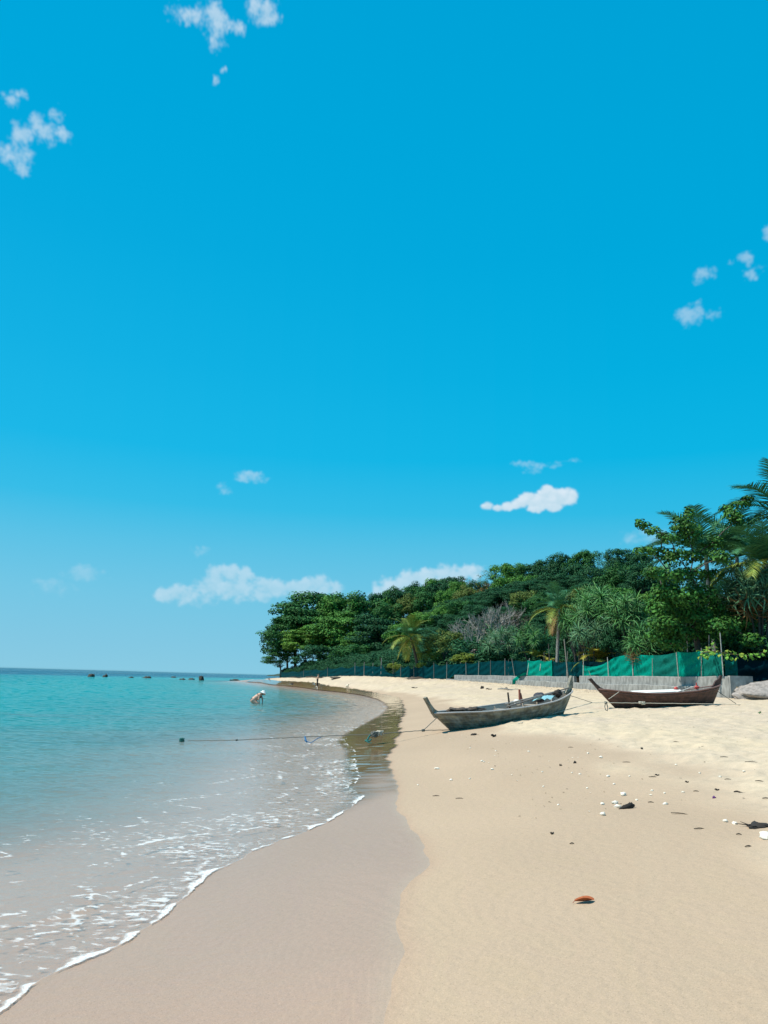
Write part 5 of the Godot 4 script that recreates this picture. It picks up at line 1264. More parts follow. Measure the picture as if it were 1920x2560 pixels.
# ---------------------------------------------------------------- boats
func boat(called: String, label: String, at: Vector3, along_: Vector2, rise: float, d: Dictionary) -> Node3D:
	var t := thing(called, label, "boat", at)
	var yaw := atan2(-along_.y, along_.x)
	t.basis = Basis(Vector3.UP, yaw) * Basis(Vector3(0, 0, 1), rise)
	var bm: float = d.beam
	var f := func(tau: float, v: float, side: float, inset: float) -> Vector3:
		var s := lerpf(lerpf(0.0, d.bow, v), lerpf(d.keel, d.stern, v), tau)
		var y := lerpf(curve(d.keel_line, s), curve(d.sheer, s), v)
		var plan := pow(maxf(sin(PI * clampf(tau, 0.0, 1.0)), 0.0), 0.62)
		var sec := 0.0 if v <= 0 else 0.34 + 0.66 * pow(v, 0.62)
		var w := bm * plan * sec + 0.035
		if inset > 0:
			w = maxf(w - inset, 0.01); y = maxf(y, curve(d.keel_line, s) + inset * 1.6)
		return Vector3(s, y, side * w)
	var hull := Mesher.new()
	var inner := Mesher.new()
	for side in [1.0, -1.0]:
		for inset in [0.0, 0.035]:
			var m := hull if inset == 0.0 else inner
			var first := m.v.size()
			for j in 13:
				for i in 49:
					m.vert(f.call(i / 48.0, j / 12.0, side, inset), Color.WHITE, Vector2(i / 48.0 * 1.6 + (0.3 if side < 0 else 0.0), j / 12.0))
			for j in 12:
				for i in 48:
					var o := first + j * 49 + i
					if (side > 0) == (inset == 0.0): m.quad(o, o + 1, o + 50, o + 49)
					else: m.quad(o, o + 49, o + 50, o + 1)
	# stem and stern close the two sides
	for tau in [0.0, 1.0]:
		for j in 12:
			var a: Vector3 = f.call(tau, j / 12.0, 1, 0); var b2: Vector3 = f.call(tau, j / 12.0, -1, 0)
			var c: Vector3 = f.call(tau, (j + 1) / 12.0, -1, 0); var e: Vector3 = f.call(tau, (j + 1) / 12.0, 1, 0)
			if tau > 0.5: hull.face(a, b2, c, e)
			else: hull.face(b2, a, e, c)
	var keel := Mesher.new()
	for i in 24:
		var a: Vector3 = f.call(i / 24.0, 0, 1, 0); var b3: Vector3 = f.call((i + 1) / 24.0, 0, 1, 0)
		keel.box((a + b3) * 0.5 - Vector3(0, 0.012, a.z), Vector3(a.distance_to(b3) + 0.01, 0.05, 0.075))
	part("hull", hull.mesh(true, false), d.hull, t)
	part("inside", inner.mesh(true, false), mats.inside_wood, t)
	part("keel", keel.mesh(true, false), d.hull, t)
	for side in [1.0, -1.0]:
		for rail in d.rails:
			var b := Mesher.new()
			var path := PackedVector3Array(); var rad := PackedFloat32Array()
			for i in 41:
				var p: Vector3 = f.call(i / 40.0, rail[0], side, 0)
				path.append(p + Vector3(0, rail[1] * 0.4, side * rail[1] * 0.6)); rad.append(rail[1])
			b.tube(path, rad, 6)
			part("gunwale" if rail[0] == 1.0 else "rubbing_strake", b.mesh(true, false), d.rail, t)
	for k in d.thwarts:
		var a: Vector3 = f.call(k, 0.78, 1, 0.03); var c: Vector3 = f.call(k, 0.78, -1, 0.03)
		var b := Mesher.new()
		b.box((a + c) * 0.5, Vector3(0.24, 0.035, a.distance_to(c)))
		part("thwart", b.mesh(true, false), mats.inside_wood, t)
	for k in 9:
		var tau := 0.1 + k * 0.1
		for side in [1.0, -1.0]:
			var b := Mesher.new()
			var path := PackedVector3Array(); var rad := PackedFloat32Array()
			for j in 7:
				path.append(f.call(tau, 0.04 + j * 0.155, side, 0.05)); rad.append(0.022)
			b.tube(path, rad, 5)
			part("rib", b.mesh(true, false), mats.inside_wood, t)
	var b := Mesher.new()
	b.prism(d.bow_post, Basis.IDENTITY, Vector3.ZERO, 0.085)
	part("bow_post", b.mesh(true, false), d.post, t)
	b = Mesher.new()
	b.prism(d.stern_post, Basis.IDENTITY, Vector3.ZERO, 0.085)
	part("stern_post", b.mesh(true, false), d.post, t)
	return t

func plank(t: Node3D, called: String, a: Vector3, c: Vector3, r: float, mat: String, flat := 1.0) -> MeshInstance3D:
	var b := Mesher.new()
	b.stick(a, c, r, r * 0.8, 7)
	for i in b.v.size(): b.v[i].z = a.z + (b.v[i].z - a.z) * flat
	return part(called, b.mesh(true, false), mats[mat], t)

func in_boat(t: Node3D, called: String, mesh: Mesh, mat: String, label: String, category: String) -> void:   # lies in the boat, yet is a thing of its own
	var o := single(called, mesh, mats[mat], label, category)
	o.transform = t.transform

func blob(r3: Vector3, rough: float, seedling: int, rings := 10, seg := 14) -> Mesher:
	var b := Mesher.new()
	var k := FastNoiseLite.new(); k.seed = seedling; k.frequency = 0.9; k.fractal_octaves = 3
	for j in rings + 1:
		for i in seg + 1:
			var a := TAU * (i % seg) / seg; var e := PI * (float(j) / rings - 0.5)
			var d := Vector3(cos(a) * cos(e), sin(e), sin(a) * cos(e))
			b.vert(d * r3 * (1.0 + rough * 2.0 * k.get_noise_3dv(d * 1.4 + Vector3.ONE * seedling)), Color.WHITE, Vector2(float(i) / seg, float(j) / rings))
	for j in rings:
		for i in seg:
			var o := j * (seg + 1) + i
			b.quad(o, o + seg + 1, o + seg + 2, o + 1)
	return b

func heap(at: Vector3, s: Vector3, rough: float, seedling: int) -> Mesher:
	var b := blob(s, rough, seedling, 12, 18)
	for i in b.v.size(): b.v[i] += at
	return b

func build_boats() -> void:
	var g := {"beam": 0.62, "bow": -0.82, "stern": 6.84, "keel": 6.19, "hull": mats.hull_grey, "rail": mats.rail_grey, "post": mats.hull_grey,
		"sheer": [[-0.85, 0.545], [-0.41, 0.54], [1.26, 0.485], [3.1, 0.5], [4.83, 0.555], [6.34, 0.72], [6.9, 0.8]],
		"keel_line": [[-0.85, 0.0], [0.0, 0.0], [1.26, -0.035], [3.1, -0.06], [4.8, -0.035], [6.19, 0.0], [6.9, 0.02]],
		"rails": [[1.0, 0.026]], "thwarts": [0.22, 0.5, 0.72],
		"bow_post": PackedVector2Array([Vector2(-0.36, 0.555), Vector2(-0.4, 0.44), Vector2(-0.72, 0.42), Vector2(-0.84, 0.54), Vector2(-1.0, 0.75), Vector2(-1.19, 0.99), Vector2(-1.1, 1.02), Vector2(-0.95, 0.83), Vector2(-0.78, 0.67), Vector2(-0.6, 0.59)]),
		"stern_post": PackedVector2Array([Vector2(6.4, 0.72), Vector2(6.74, 0.62), Vector2(6.85, 0.78), Vector2(6.91, 1.0), Vector2(6.98, 1.29), Vector2(6.89, 1.3), Vector2(6.8, 1.18), Vector2(6.66, 0.94), Vector2(6.5, 0.8)])}
	var t := boat("longtail_boat", "weathered grey wooden boat with upswept ends, moored on the sand by the water", Vector3(2.112, 0.315, -23.0), Vector2(0.686888, -0.726763), atan2(0.358, 6.192), g)
	plank(t, "oar_post", Vector3(3.62, 0.38, -0.42), Vector3(3.55, 0.88, -0.42), 0.035, "driftwood")
	plank(t, "oar_post", Vector3(4.2, 0.45, -0.4), Vector3(4.2, 0.95, -0.4), 0.045, "red_brown")
	plank(t, "oar_post_brace", Vector3(4.36, 0.5, -0.4), Vector3(4.27, 0.82, -0.4), 0.028, "red_brown")
	var b := Mesher.new(); b.stick(Vector3(2.6, 0.52, 0.18), Vector3(6.55, 0.9, 0.1), 0.028, 0.022, 6)
	in_boat(t, "bamboo_pole", b.mesh(true, false), "pole_dark", "longer dark bamboo pole lying in the grey boat, its end at the stern post", "pole")
	b = Mesher.new(); b.stick(Vector3(2.9, 0.56, -0.1), Vector3(6.6, 0.86, -0.05), 0.024, 0.02, 6)
	in_boat(t, "bamboo_pole", b.mesh(true, false), "pole_wood", "pale thin pole lying in the grey boat beside the blue cloth", "pole")
	b = Mesher.new()
	b.sheet(10, 8, func(u: float, v: float) -> Vector3: return Vector3(4.35 + u * 0.7, 0.66 + 0.04 * sin(u * 9 + v * 5) + 0.08 * u - 0.1 * absf(v - 0.4), lerpf(0.46, -0.05, v)), true)
	in_boat(t, "blue_cloth", b.mesh(true, false), "cloth_blue", "pale blue cloth bundled in the grey boat", "cloth")
	in_boat(t, "bag", heap(Vector3(5.1, 0.64, -0.2), Vector3(0.24, 0.17, 0.2), 0.12, 4).mesh(true, false), "cloth_dark", "dark rounded bag in the stern of the grey boat", "bag")
	in_boat(t, "motor_block", heap(Vector3(5.62, 0.76, 0.2), Vector3(0.16, 0.12, 0.14), 0.3, 6).mesh(true, false), "charred", "small black engine part by the stern of the grey boat", "engine")
	in_boat(t, "brown_netting", heap(Vector3(0.42, 0.52, -0.1), Vector3(0.38, 0.09, 0.22), 0.5, 8).mesh(true, false), "driftwood", "brown heap of netting in the bow of the grey boat", "net")
	in_boat(t, "brown_netting", heap(Vector3(1.25, 0.5, -0.2), Vector3(0.4, 0.06, 0.2), 0.6, 9).mesh(true, false), "driftwood", "flat brown wad of netting amidships in the grey boat", "net")
	in_boat(t, "rag", heap(Vector3(3.75, 0.56, -0.2), Vector3(0.14, 0.07, 0.12), 0.5, 10).mesh(true, false), "cloth_white", "small white rag at the foot of the oar post in the grey boat", "cloth")
	var w := {"beam": 0.6, "bow": -0.8, "stern": 5.0, "keel": 4.515, "hull": mats.hull_red, "rail": mats.rail_red, "post": mats.hull_red,
		"sheer": [[-0.85, 0.86], [-0.46, 0.82], [0.29, 0.71], [1.75, 0.6], [3.25, 0.63], [4.48, 0.75], [5.05, 0.85]],
		"keel_line": [[-0.85, 0.0], [0.0, 0.0], [1.4, 0.0], [3.0, -0.01], [4.515, 0.0], [5.05, 0.02]],
		"rails": [[1.0, 0.028], [0.88, 0.014]], "thwarts": [0.25, 0.5, 0.75],
		"bow_post": PackedVector2Array([Vector2(-0.34, 0.81), Vector2(-0.42, 0.68), Vector2(-0.7, 0.7), Vector2(-0.82, 0.86), Vector2(-0.98, 1.05), Vector2(-1.19, 1.28), Vector2(-1.06, 1.32), Vector2(-0.88, 1.1), Vector2(-0.68, 0.93), Vector2(-0.5, 0.85)]),
		"stern_post": PackedVector2Array([Vector2(4.55, 0.78), Vector2(4.9, 0.68), Vector2(5.01, 0.84), Vector2(5.07, 1.0), Vector2(5.15, 1.23), Vector2(5.06, 1.24), Vector2(4.97, 1.1), Vector2(4.8, 1.02), Vector2(4.72, 0.92), Vector2(4.66, 0.83)])}
	t = boat("longtail_boat", "dark red-brown wooden boat with upswept ends, on dry sand before the wall", Vector3(9.913, 0.725, -33.0), Vector2(0.975166, -0.221476), atan2(0.2612, 4.515), w)
	b = Mesher.new()
	b.box(Vector3(2.05, 0.655, -0.15), Vector3(2.3, 0.06, 0.42), Basis(Vector3.RIGHT, 0.2), Color.WHITE, 0.01, 3)
	in_boat(t, "white_board", b.mesh(true, false), "cloth_white", "white flat board lying along the inside of the red-brown boat", "board")
	for k in 2:
		b = Mesher.new()
		var a := [Vector3(2.55, 0.6, 0.35), Vector3(2.2, 0.62, -0.3)][k] as Vector3; var c := [Vector3(3.75, 0.84, 0.1), Vector3(4.1, 0.8, -0.35)][k] as Vector3
		b.stick(a, c, 0.025, 0.022, 6)
		var dir := (c - a).normalized()
		b.box(a - dir * 0.25, Vector3(0.55, 0.03, 0.15), Basis(Vector3(0, 0, 1), atan2(dir.y, dir.x)))
		in_boat(t, "oar", b.mesh(true, false), ["pole_white", "pole_dark"][k], ["pale oar laid across the red-brown boat", "dark oar lying behind the pale one in the red-brown boat"][k], "oar")
	in_boat(t, "red_float", heap(Vector3(3.05, 0.76, -0.3), Vector3(0.09, 0.07, 0.07), 0.3, 12).mesh(true, false), "red_paint", "red float on the rim of the boat, left of the pair", "float")
	b = heap(Vector3(3.72, 0.78, 0.2), Vector3(0.1, 0.07, 0.07), 0.4, 14)
	b.stick(Vector3(3.72, 0.7, 0.2), Vector3(3.72, 0.98, 0.2), 0.022, 0.02)
	in_boat(t, "red_float", b.mesh(true, false), "red_paint", "red float on a short upright stick in the boat, right of the pair", "float")


# ---------------------------------------------------------------- ropes
func rope(called: String, label: String, pts: Array, r: float, mat: String, sag := 0.0) -> Node3D:
	var p := PackedVector3Array(); var rad := PackedFloat32Array()
	var o := Vector3(pts[0][0], pts[0][1], pts[0][2])
	for i in pts.size() - 1:
		var a := Vector3(pts[i][0], pts[i][1], pts[i][2]) - o; var c := Vector3(pts[i + 1][0], pts[i + 1][1], pts[i + 1][2]) - o
		var k := 10
		for j in k + (1 if i == pts.size() - 2 else 0):
			var t := float(j) / k
			p.append(a.lerp(c, t) - Vector3(0, sag * 4 * t * (1 - t), 0) + Vector3(0, 0.004 * sin(i * 3.0 + j * 2.1), 0.004 * cos(j * 1.7)))
			rad.append(r)
	var b := Mesher.new()
	b.tube(p, rad, 6)
	var t := thing(called, label, "rope", o)
	part("line", b.mesh(true, false), mats[mat], t)
	return t

func knot(t: Node3D, at: Vector3, size: float, mat: String, seedling: int, called := "knot") -> void:
	var b := Mesher.new()
	var p := PackedVector3Array(); var rad := PackedFloat32Array()
	var r := RandomNumberGenerator.new(); r.seed = seedling
	for i in 40:
		var a := i * 0.9
		p.append(Vector3(cos(a) * (0.6 + 0.3 * sin(i * 0.7)), sin(a * 1.3) * 0.6 + r.randf_range(-0.1, 0.1), sin(a) * 0.6) * size); rad.append(size * 0.2)
	b.tube(p, rad, 5)
	var o := part(called, b.mesh(true, false), mats[mat], t)
	o.position = at - t.position

func dangle(t: Node3D, pts: Array, r: float, mat: String, called: String) -> void:
	var p := PackedVector3Array(); var rad := PackedFloat32Array()
	for q in pts: p.append(Vector3(q[0], q[1], q[2]) - t.position); rad.append(r)
	var b := Mesher.new(); b.tube(p, rad, 5)
	part(called, b.mesh(true, false), mats[mat], t)

func build_ropes() -> void:
	var a := rope("mooring_rope", "long taut rope from the shallow water over wet sand to the grey boat", [[-4.85, 0.05, -20.52], [-3.5, 0.15, -19.9], [-1.84, 0.25, -20.2], [-0.13, 0.33, -20.6], [0.42, 0.35, -21.1], [1.24, 0.38, -21.9], [2.08, 0.35, -22.91]], 0.011, "rope_dark", 0)
	knot(a, Vector3(-0.09, 0.33, -20.6), 0.1, "rope_dark", 3)
	knot(a, Vector3(-0.02, 0.34, -20.7), 0.095, "rope_pale", 4)
	knot(a, Vector3(0.06, 0.35, -20.8), 0.09, "rope_pale", 5)
	knot(a, Vector3(1.24, 0.38, -21.9), 0.05, "rope_dark", 6)
	knot(a, Vector3(-4.99, 0.07, -20.46), 0.07, "rope_teal", 9)
	knot(a, Vector3(-3.5, 0.15, -19.9), 0.03, "rope_dark", 7)
	knot(a, Vector3(0.59, 0.35, -21.3), 0.03, "rope_dark", 8)
	dangle(a, [[-0.19, 0.32, -20.5], [-0.24, 0.26, -20.45], [-0.27, 0.2, -20.4], [-0.31, 0.18, -20.3], [-0.21, 0.18, -20.3], [-0.17, 0.22, -20.4]], 0.02, "rope_teal", "net_tail")
	dangle(a, [[-0.23, 0.28, -20.45], [-0.24, 0.19, -20.4], [-0.32, 0.2, -20.35], [-0.25, 0.16, -20.2], [-0.15, 0.14, -20.2]], 0.012, "rope_teal", "net_tail")
	dangle(a, [[-1.84, 0.25, -20.2], [-1.81, 0.2, -20.1], [-1.77, 0.13, -20.0], [-1.82, 0.18, -20.1]], 0.022, "rope_blue", "blue_tail")
	dangle(a, [[-1.76, 0.16, -20.0], [-1.65, 0.13, -19.9], [-1.58, 0.18, -20.0], [-1.49, 0.24, -20.1], [-1.43, 0.25, -20.2]], 0.01, "rope_blue", "blue_tail")
	var b := rope("bow_line", "short dark line from the bow of the grey boat down to the long mooring rope", [[1.86, 0.83, -23.0], [1.24, 0.38, -21.9]], 0.01, "rope_dark", 0)
	var c := rope("stern_line", "dark line from the stern of the grey boat down to the junction", [[6.5, 1.38, -27.6], [7.87, 1.07, -29.2]], 0.01, "rope_dark", 0)
	var e := rope("tow_rope", "pale rope from under the grey boat to the junction left of the red-brown boat", [[4.06, 0.55, -23.24], [5.07, 0.61, -25.6], [6.28, 0.83, -27.0], [7.87, 1.07, -29.2]], 0.011, "rope_pale", 0.0)
	var g := rope("tow_rope", "pale rope stretched across the front of the red-brown boat, with a thick knot", [[7.87, 1.07, -29.2], [8.57, 1.07, -29.8], [10.41, 1.06, -31.2], [13.79, 1.08, -32.4], [14.92, 1.07, -33.0], [15.74, 1.06, -33.7], [16.17, 1.07, -32.73]], 0.013, "rope_pale", 0)
	knot(g, Vector3(10.41, 1.06, -31.2), 0.085, "rope_pale", 12)
	knot(g, Vector3(10.29, 1.08, -31.17), 0.065, "rope_pale", 13)
	knot(g, Vector3(8.54, 1.07, -29.8), 0.06, "rope_dark", 14)
	dangle(g, [[8.53, 1.07, -29.8], [8.49, 0.93, -29.8], [8.49, 0.81, -29.7], [8.55, 0.78, -29.7], [8.6, 0.91, -29.8], [8.56, 1.07, -29.8]], 0.018, "rope_dark", "loop")
	var h := rope("bow_line", "short pale line from the red-brown bow down to the stretched rope", [[9.92, 1.47, -32.6], [9.35, 1.16, -32.2]], 0.012, "rope_pale", 0)
	var i := rope("stern_line", "thin dark line from the stern of the red-brown boat to the sand", [[14.6, 1.57, -34.0], [15.65, 1.06, -34.67]], 0.013, "rope_dark", 0)


# ---------------------------------------------------------------- people and the dog: one skin over a skeleton
func skin(bones: Array, cell: float, blend := 0.035) -> Mesher:
	# bones: [a, b, radius at a, radius at b]; joined by a smooth minimum, meshed as surface nets
	var lo := Vector3(1e9, 1e9, 1e9); var hi := -lo
	for k in bones:
		var m := maxf(k[2], k[3]) + blend + cell * 2
		lo = lo.min(k[0] - Vector3.ONE * m).min(k[1] - Vector3.ONE * m); hi = hi.max(k[0] + Vector3.ONE * m).max(k[1] + Vector3.ONE * m)
	var nx := int((hi.x - lo.x) / cell) + 2; var ny := int((hi.y - lo.y) / cell) + 2; var nz := int((hi.z - lo.z) / cell) + 2
	var f := PackedFloat32Array(); f.resize(nx * ny * nz); f.fill(1.0)
	for k in bones:
		var a: Vector3 = k[0]; var b: Vector3 = k[1]; var ab := b - a; var l2 := maxf(ab.length_squared(), 1e-9)
		var m := maxf(k[2], k[3]) + blend + cell * 2
		var p0 := ((a.min(b) - Vector3.ONE * m - lo) / cell).floor(); var p1 := ((a.max(b) + Vector3.ONE * m - lo) / cell).ceil()
		for z in range(maxi(0, int(p0.z)), mini(nz, int(p1.z) + 1)):
			for y in range(maxi(0, int(p0.y)), mini(ny, int(p1.y) + 1)):
				for x in range(maxi(0, int(p0.x)), mini(nx, int(p1.x) + 1)):
					var p := lo + Vector3(x, y, z) * cell
					var t := clampf((p - a).dot(ab) / l2, 0, 1)
					var d := p.distance_to(a + ab * t) - lerpf(k[2], k[3], t)
					var i := (z * ny + y) * nx + x
					var e := f[i]
					var h := clampf(0.5 + 0.5 * (e - d) / blend, 0, 1)
					f[i] = lerpf(e, d, h) - blend * h * (1 - h)
	var out := Mesher.new()
	var id := PackedInt32Array(); id.resize(nx * ny * nz); id.fill(-1)
	var off := [0, 1, nx, nx + 1, nx * ny, nx * ny + 1, nx * ny + nx, nx * ny + nx + 1]
	for z in nz - 1:
		for y in ny - 1:
			for x in nx - 1:
				var i := (z * ny + y) * nx + x
				var inside := 0
				for o in off:
					if f[i + o] < 0: inside += 1
				if inside == 0 or inside == 8: continue
				var s := Vector3.ZERO; var n := 0
				for e in [[0, 1], [2, 3], [4, 5], [6, 7], [0, 2], [1, 3], [4, 6], [5, 7], [0, 4], [1, 5], [2, 6], [3, 7]]:
					var a: float = f[i + off[e[0]]]; var b: float = f[i + off[e[1]]]
					if (a < 0) != (b < 0):
						var t := a / (a - b)
						var pa := Vector3(e[0] & 1, (e[0] >> 1) & 1, (e[0] >> 2) & 1); var pb := Vector3(e[1] & 1, (e[1] >> 1) & 1, (e[1] >> 2) & 1)
						s += pa.lerp(pb, t); n += 1
				id[i] = out.vert(lo + (Vector3(x, y, z) + s / n) * cell)
	for z in range(1, nz - 1):
		for y in range(1, ny - 1):
			for x in range(1, nx - 1):
				var i := (z * ny + y) * nx + x
				for ax in 3:
					var st: int = [1, nx, nx * ny][ax]
					var a := f[i]; var b := f[i + st]
					if (a < 0) == (b < 0): continue
					var u: int = [nx, nx * ny, 1][ax]; var w: int = [nx * ny, 1, nx][ax]
					var q := [id[i], id[i - u], id[i - u - w], id[i - w]]
					if q.min() < 0: continue
					if a < 0: out.quad(q[0], q[1], q[2], q[3])
					else: out.quad(q[0], q[3], q[2], q[1])
	return out

func hand(b: Mesher, wrist: Vector3, dir: Vector3, palm_side: Vector3) -> void:   # four fingers of different lengths and a thumb
	for i in 4:
		var s := wrist + dir * 0.08 + palm_side * (i - 1.5) * 0.02
		var l: float = [0.065, 0.078, 0.073, 0.056][i]
		b.tube(PackedVector3Array([s, s + dir * l * 0.5, s + (dir + palm_side.cross(dir) * 0.35).normalized() * l]), PackedFloat32Array([0.009, 0.0085, 0.007]), 5)
	var th := wrist + dir * 0.03 - palm_side * 0.035
	b.tube(PackedVector3Array([th, th + (dir * 0.7 - palm_side).normalized() * 0.03, th + (dir * 1.2 - palm_side * 0.7).normalized() * 0.06]), PackedFloat32Array([0.011, 0.01, 0.008]), 5)

func face_parts(t: Node3D, head: Vector3, look: Vector3, up: Vector3, skin_mat: String) -> void:
	var side := look.cross(up).normalized()
	for s in [-1.0, 1.0]:
		var b := Mesher.new()
		for q in [[look * 0.093 + side * 0.033 * s, 0.011]]:
			b.stick(head + q[0], head + q[0] + look * 0.006, q[1], q[1] * 0.8, 6)
		part("eye", b.mesh(true, false), mats.hair, t)
		b = Mesher.new()
		b.stick(head + side * 0.078 * s - up * 0.02, head + side * 0.086 * s + up * 0.03, 0.016, 0.018, 6)
		part("ear", b.mesh(true, false), mats[skin_mat], t)
	var m := Mesher.new()
	m.stick(head + look * 0.082 - up * 0.055 - side * 0.022, head + look * 0.082 - up * 0.055 + side * 0.022, 0.007, 0.007, 5)
	part("mouth", m.mesh(true, false), mats.red_brown, t)

func build_people() -> void:
	# the bather, kneeling in the shallows and leaning forward on her arms
	var at := Vector3(-7.68, 0.03, -49.17)
	var t := thing("person", "bather in a white brimmed hat and dark bikini, bending over in the shallow water", "person", at)
	var look := Vector3(0.75, -0.66, 0.1).normalized()
	var head := Vector3(0.535, 0.6, 0.0)
	var bones := [
		[Vector3(-0.1, 0.17, 0.085), Vector3(-0.1, 0.17, -0.085), 0.15, 0.15], [Vector3(-0.04, 0.22, 0), Vector3(0.12, 0.34, 0), 0.17, 0.165], [Vector3(0.12, 0.35, 0), Vector3(0.27, 0.47, 0), 0.165, 0.145],
		[Vector3(0.3, 0.52, 0.12), Vector3(0.3, 0.52, -0.12), 0.09, 0.09], [Vector3(0.3, 0.4, 0.07), Vector3(0.3, 0.4, -0.07), 0.08, 0.08], [Vector3(0.33, 0.55, 0), Vector3(0.5, 0.6, 0), 0.06, 0.055],
		[head + Vector3(-0.02, 0.03, 0), head + look * 0.02, 0.1, 0.085], [head + look * 0.03 - Vector3(0, 0.02, 0), head + look * 0.06 + Vector3(-0.02, -0.05, 0), 0.07, 0.045], [head + look * 0.1, head + look * 0.115 - Vector3(0, 0.012, 0), 0.014, 0.016],
		[Vector3(-0.12, 0.14, 0.1), Vector3(0.15, -0.02, 0.13), 0.145, 0.1], [Vector3(-0.12, 0.14, -0.1), Vector3(0.15, -0.02, -0.13), 0.145, 0.1],
		[Vector3(0.15, -0.06, 0.13), Vector3(-0.2, -0.32, 0.13), 0.08, 0.05], [Vector3(0.15, -0.06, -0.13), Vector3(-0.2, -0.32, -0.13), 0.08, 0.05],
		[Vector3(-0.2, -0.33, 0.13), Vector3(-0.36, -0.4, 0.13), 0.045, 0.03], [Vector3(-0.2, -0.33, -0.13), Vector3(-0.36, -0.4, -0.13), 0.045, 0.03],
		[Vector3(0.31, 0.5, 0.17), Vector3(0.27, 0.24, 0.2), 0.058, 0.046], [Vector3(0.27, 0.24, 0.2), Vector3(0.32, 0.01, 0.16), 0.044, 0.032], [Vector3(0.32, 0.01, 0.16), Vector3(0.34, -0.07, 0.15), 0.032, 0.03],
		[Vector3(0.33, 0.5, -0.17), Vector3(0.44, 0.26, -0.2), 0.058, 0.046], [Vector3(0.44, 0.26, -0.2), Vector3(0.46, 0.0, -0.14), 0.044, 0.032], [Vector3(0.46, 0.0, -0.14), Vector3(0.47, -0.08, -0.13), 0.032, 0.03]]
	var b := skin(bones, 0.02)
	hand(b, Vector3(0.33, -0.03, 0.155), Vector3(0.15, -1, 0).normalized(), Vector3(0, 0, 1))
	hand(b, Vector3(0.465, -0.04, -0.135), Vector3(0.15, -1, 0).normalized(), Vector3(0, 0, -1))
	part("body", b.mesh(true, false), mats.skin, t)
	face_parts(t, head, look, Vector3(0.66, 0.75, 0).normalized(), "skin")
	part("bikini_bottom", skin([[Vector3(-0.115, 0.165, 0.08), Vector3(-0.115, 0.165, -0.08), 0.158, 0.158], [Vector3(-0.06, 0.1, 0.0), Vector3(-0.04, 0.06, 0.0), 0.12, 0.1]], 0.02).mesh(true, false), mats.swimwear, t)
	var band := Mesher.new()
	var path := PackedVector3Array(); var rad := PackedFloat32Array()
	var ax := Vector3(0.78, 0.62, 0).normalized(); var nu := Vector3(-0.62, 0.78, 0)
	for i in 25:
		var a := TAU * i / 24
		path.append(Vector3(0.23, 0.455, 0) + nu * cos(a) * 0.165 + Vector3(0, 0, 1) * sin(a) * 0.172); rad.append(0.018)
	band.tube(path, rad, 6)
	part("bikini_strap", band.mesh(true, false), mats.swimwear, t)
	part("bikini_top", skin([[Vector3(0.325, 0.385, 0.075), Vector3(0.325, 0.385, -0.075), 0.085, 0.085]], 0.02).mesh(true, false), mats.swimwear, t)
	var hat := Mesher.new()
	var hx := Basis(Vector3(0, 0, 1), -0.32)
	var prof := [[0.0, 0.085], [0.08, 0.082], [0.108, 0.06], [0.118, 0.02], [0.122, 0.0], [0.19, -0.03], [0.225, -0.05], [0.18, -0.042], [0.11, -0.012]]
	for i in 25:
		for q in prof:
			var a := TAU * i / 24
			hat.vert(head + Vector3(-0.02, 0.075, 0) + hx * Vector3(cos(a) * q[0], q[1] + 0.012 * sin(a * 3) * q[0] * 6, sin(a) * q[0]))
	for i in 24:
		for k in prof.size() - 1:
			var o := i * prof.size() + k
			hat.quad(o, o + prof.size(), o + prof.size() + 1, o + 1)
	part("hat", hat.mesh(true, false), mats.cloth_white, t)
	part("hair", skin([[head + Vector3(-0.085, -0.01, 0), head + Vector3(-0.09, -0.08, 0), 0.06, 0.045]], 0.015).mesh(true, false), mats.hair, t)

	# the walker at the edge of the wet sand, seen from the side
	var p := Vector3(-8.38, 0.36, -106.85)
	p.y = ground(p.x, p.z)
	t = thing("person", "bare-chested walker in black trousers standing on the wet sand in front of the big trees", "person", p)
	head = Vector3(0.12, 1.56, 0); look = Vector3(-0.9, -0.3, 0.3).normalized()
	bones = [[Vector3(0, 0.92, 0.06), Vector3(0, 0.92, -0.06), 0.12, 0.12], [Vector3(0.0, 1.0, 0), Vector3(0.05, 1.25, 0), 0.12, 0.14], [Vector3(0.07, 1.35, 0.13), Vector3(0.07, 1.35, -0.13), 0.075, 0.075],
		[Vector3(0.08, 1.38, 0), Vector3(0.11, 1.5, 0), 0.055, 0.055], [head + Vector3(0.01, 0.04, 0), head + look * 0.02, 0.095, 0.085], [head + look * 0.03, head + look * 0.05 + Vector3(0, -0.07, 0), 0.07, 0.045], [head + look * 0.1, head + look * 0.11, 0.014, 0.014],
		[Vector3(0.06, 1.34, 0.17), Vector3(-0.06, 1.08, 0.22), 0.056, 0.045], [Vector3(-0.06, 1.08, 0.22), Vector3(-0.25, 1.14, 0.12), 0.043, 0.03], [Vector3(-0.25, 1.14, 0.12), Vector3(-0.32, 1.17, 0.1), 0.03, 0.028],
		[Vector3(0.07, 1.34, -0.17), Vector3(-0.02, 1.06, -0.2), 0.056, 0.045], [Vector3(-0.02, 1.06, -0.2), Vector3(-0.22, 1.12, -0.08), 0.043, 0.03], [Vector3(-0.22, 1.12, -0.08), Vector3(-0.29, 1.15, -0.06), 0.03, 0.028]]
	b = skin(bones, 0.022)
	hand(b, Vector3(-0.28, 1.155, 0.11), Vector3(-0.95, 0.25, -0.1).normalized(), Vector3(0, 0, 1))
	hand(b, Vector3(-0.25, 1.135, -0.07), Vector3(-0.95, 0.25, 0.1).normalized(), Vector3(0, 0, -1))
	part("body", b.mesh(true, false), mats.skin, t)
	face_parts(t, head, look, Vector3.UP, "skin")
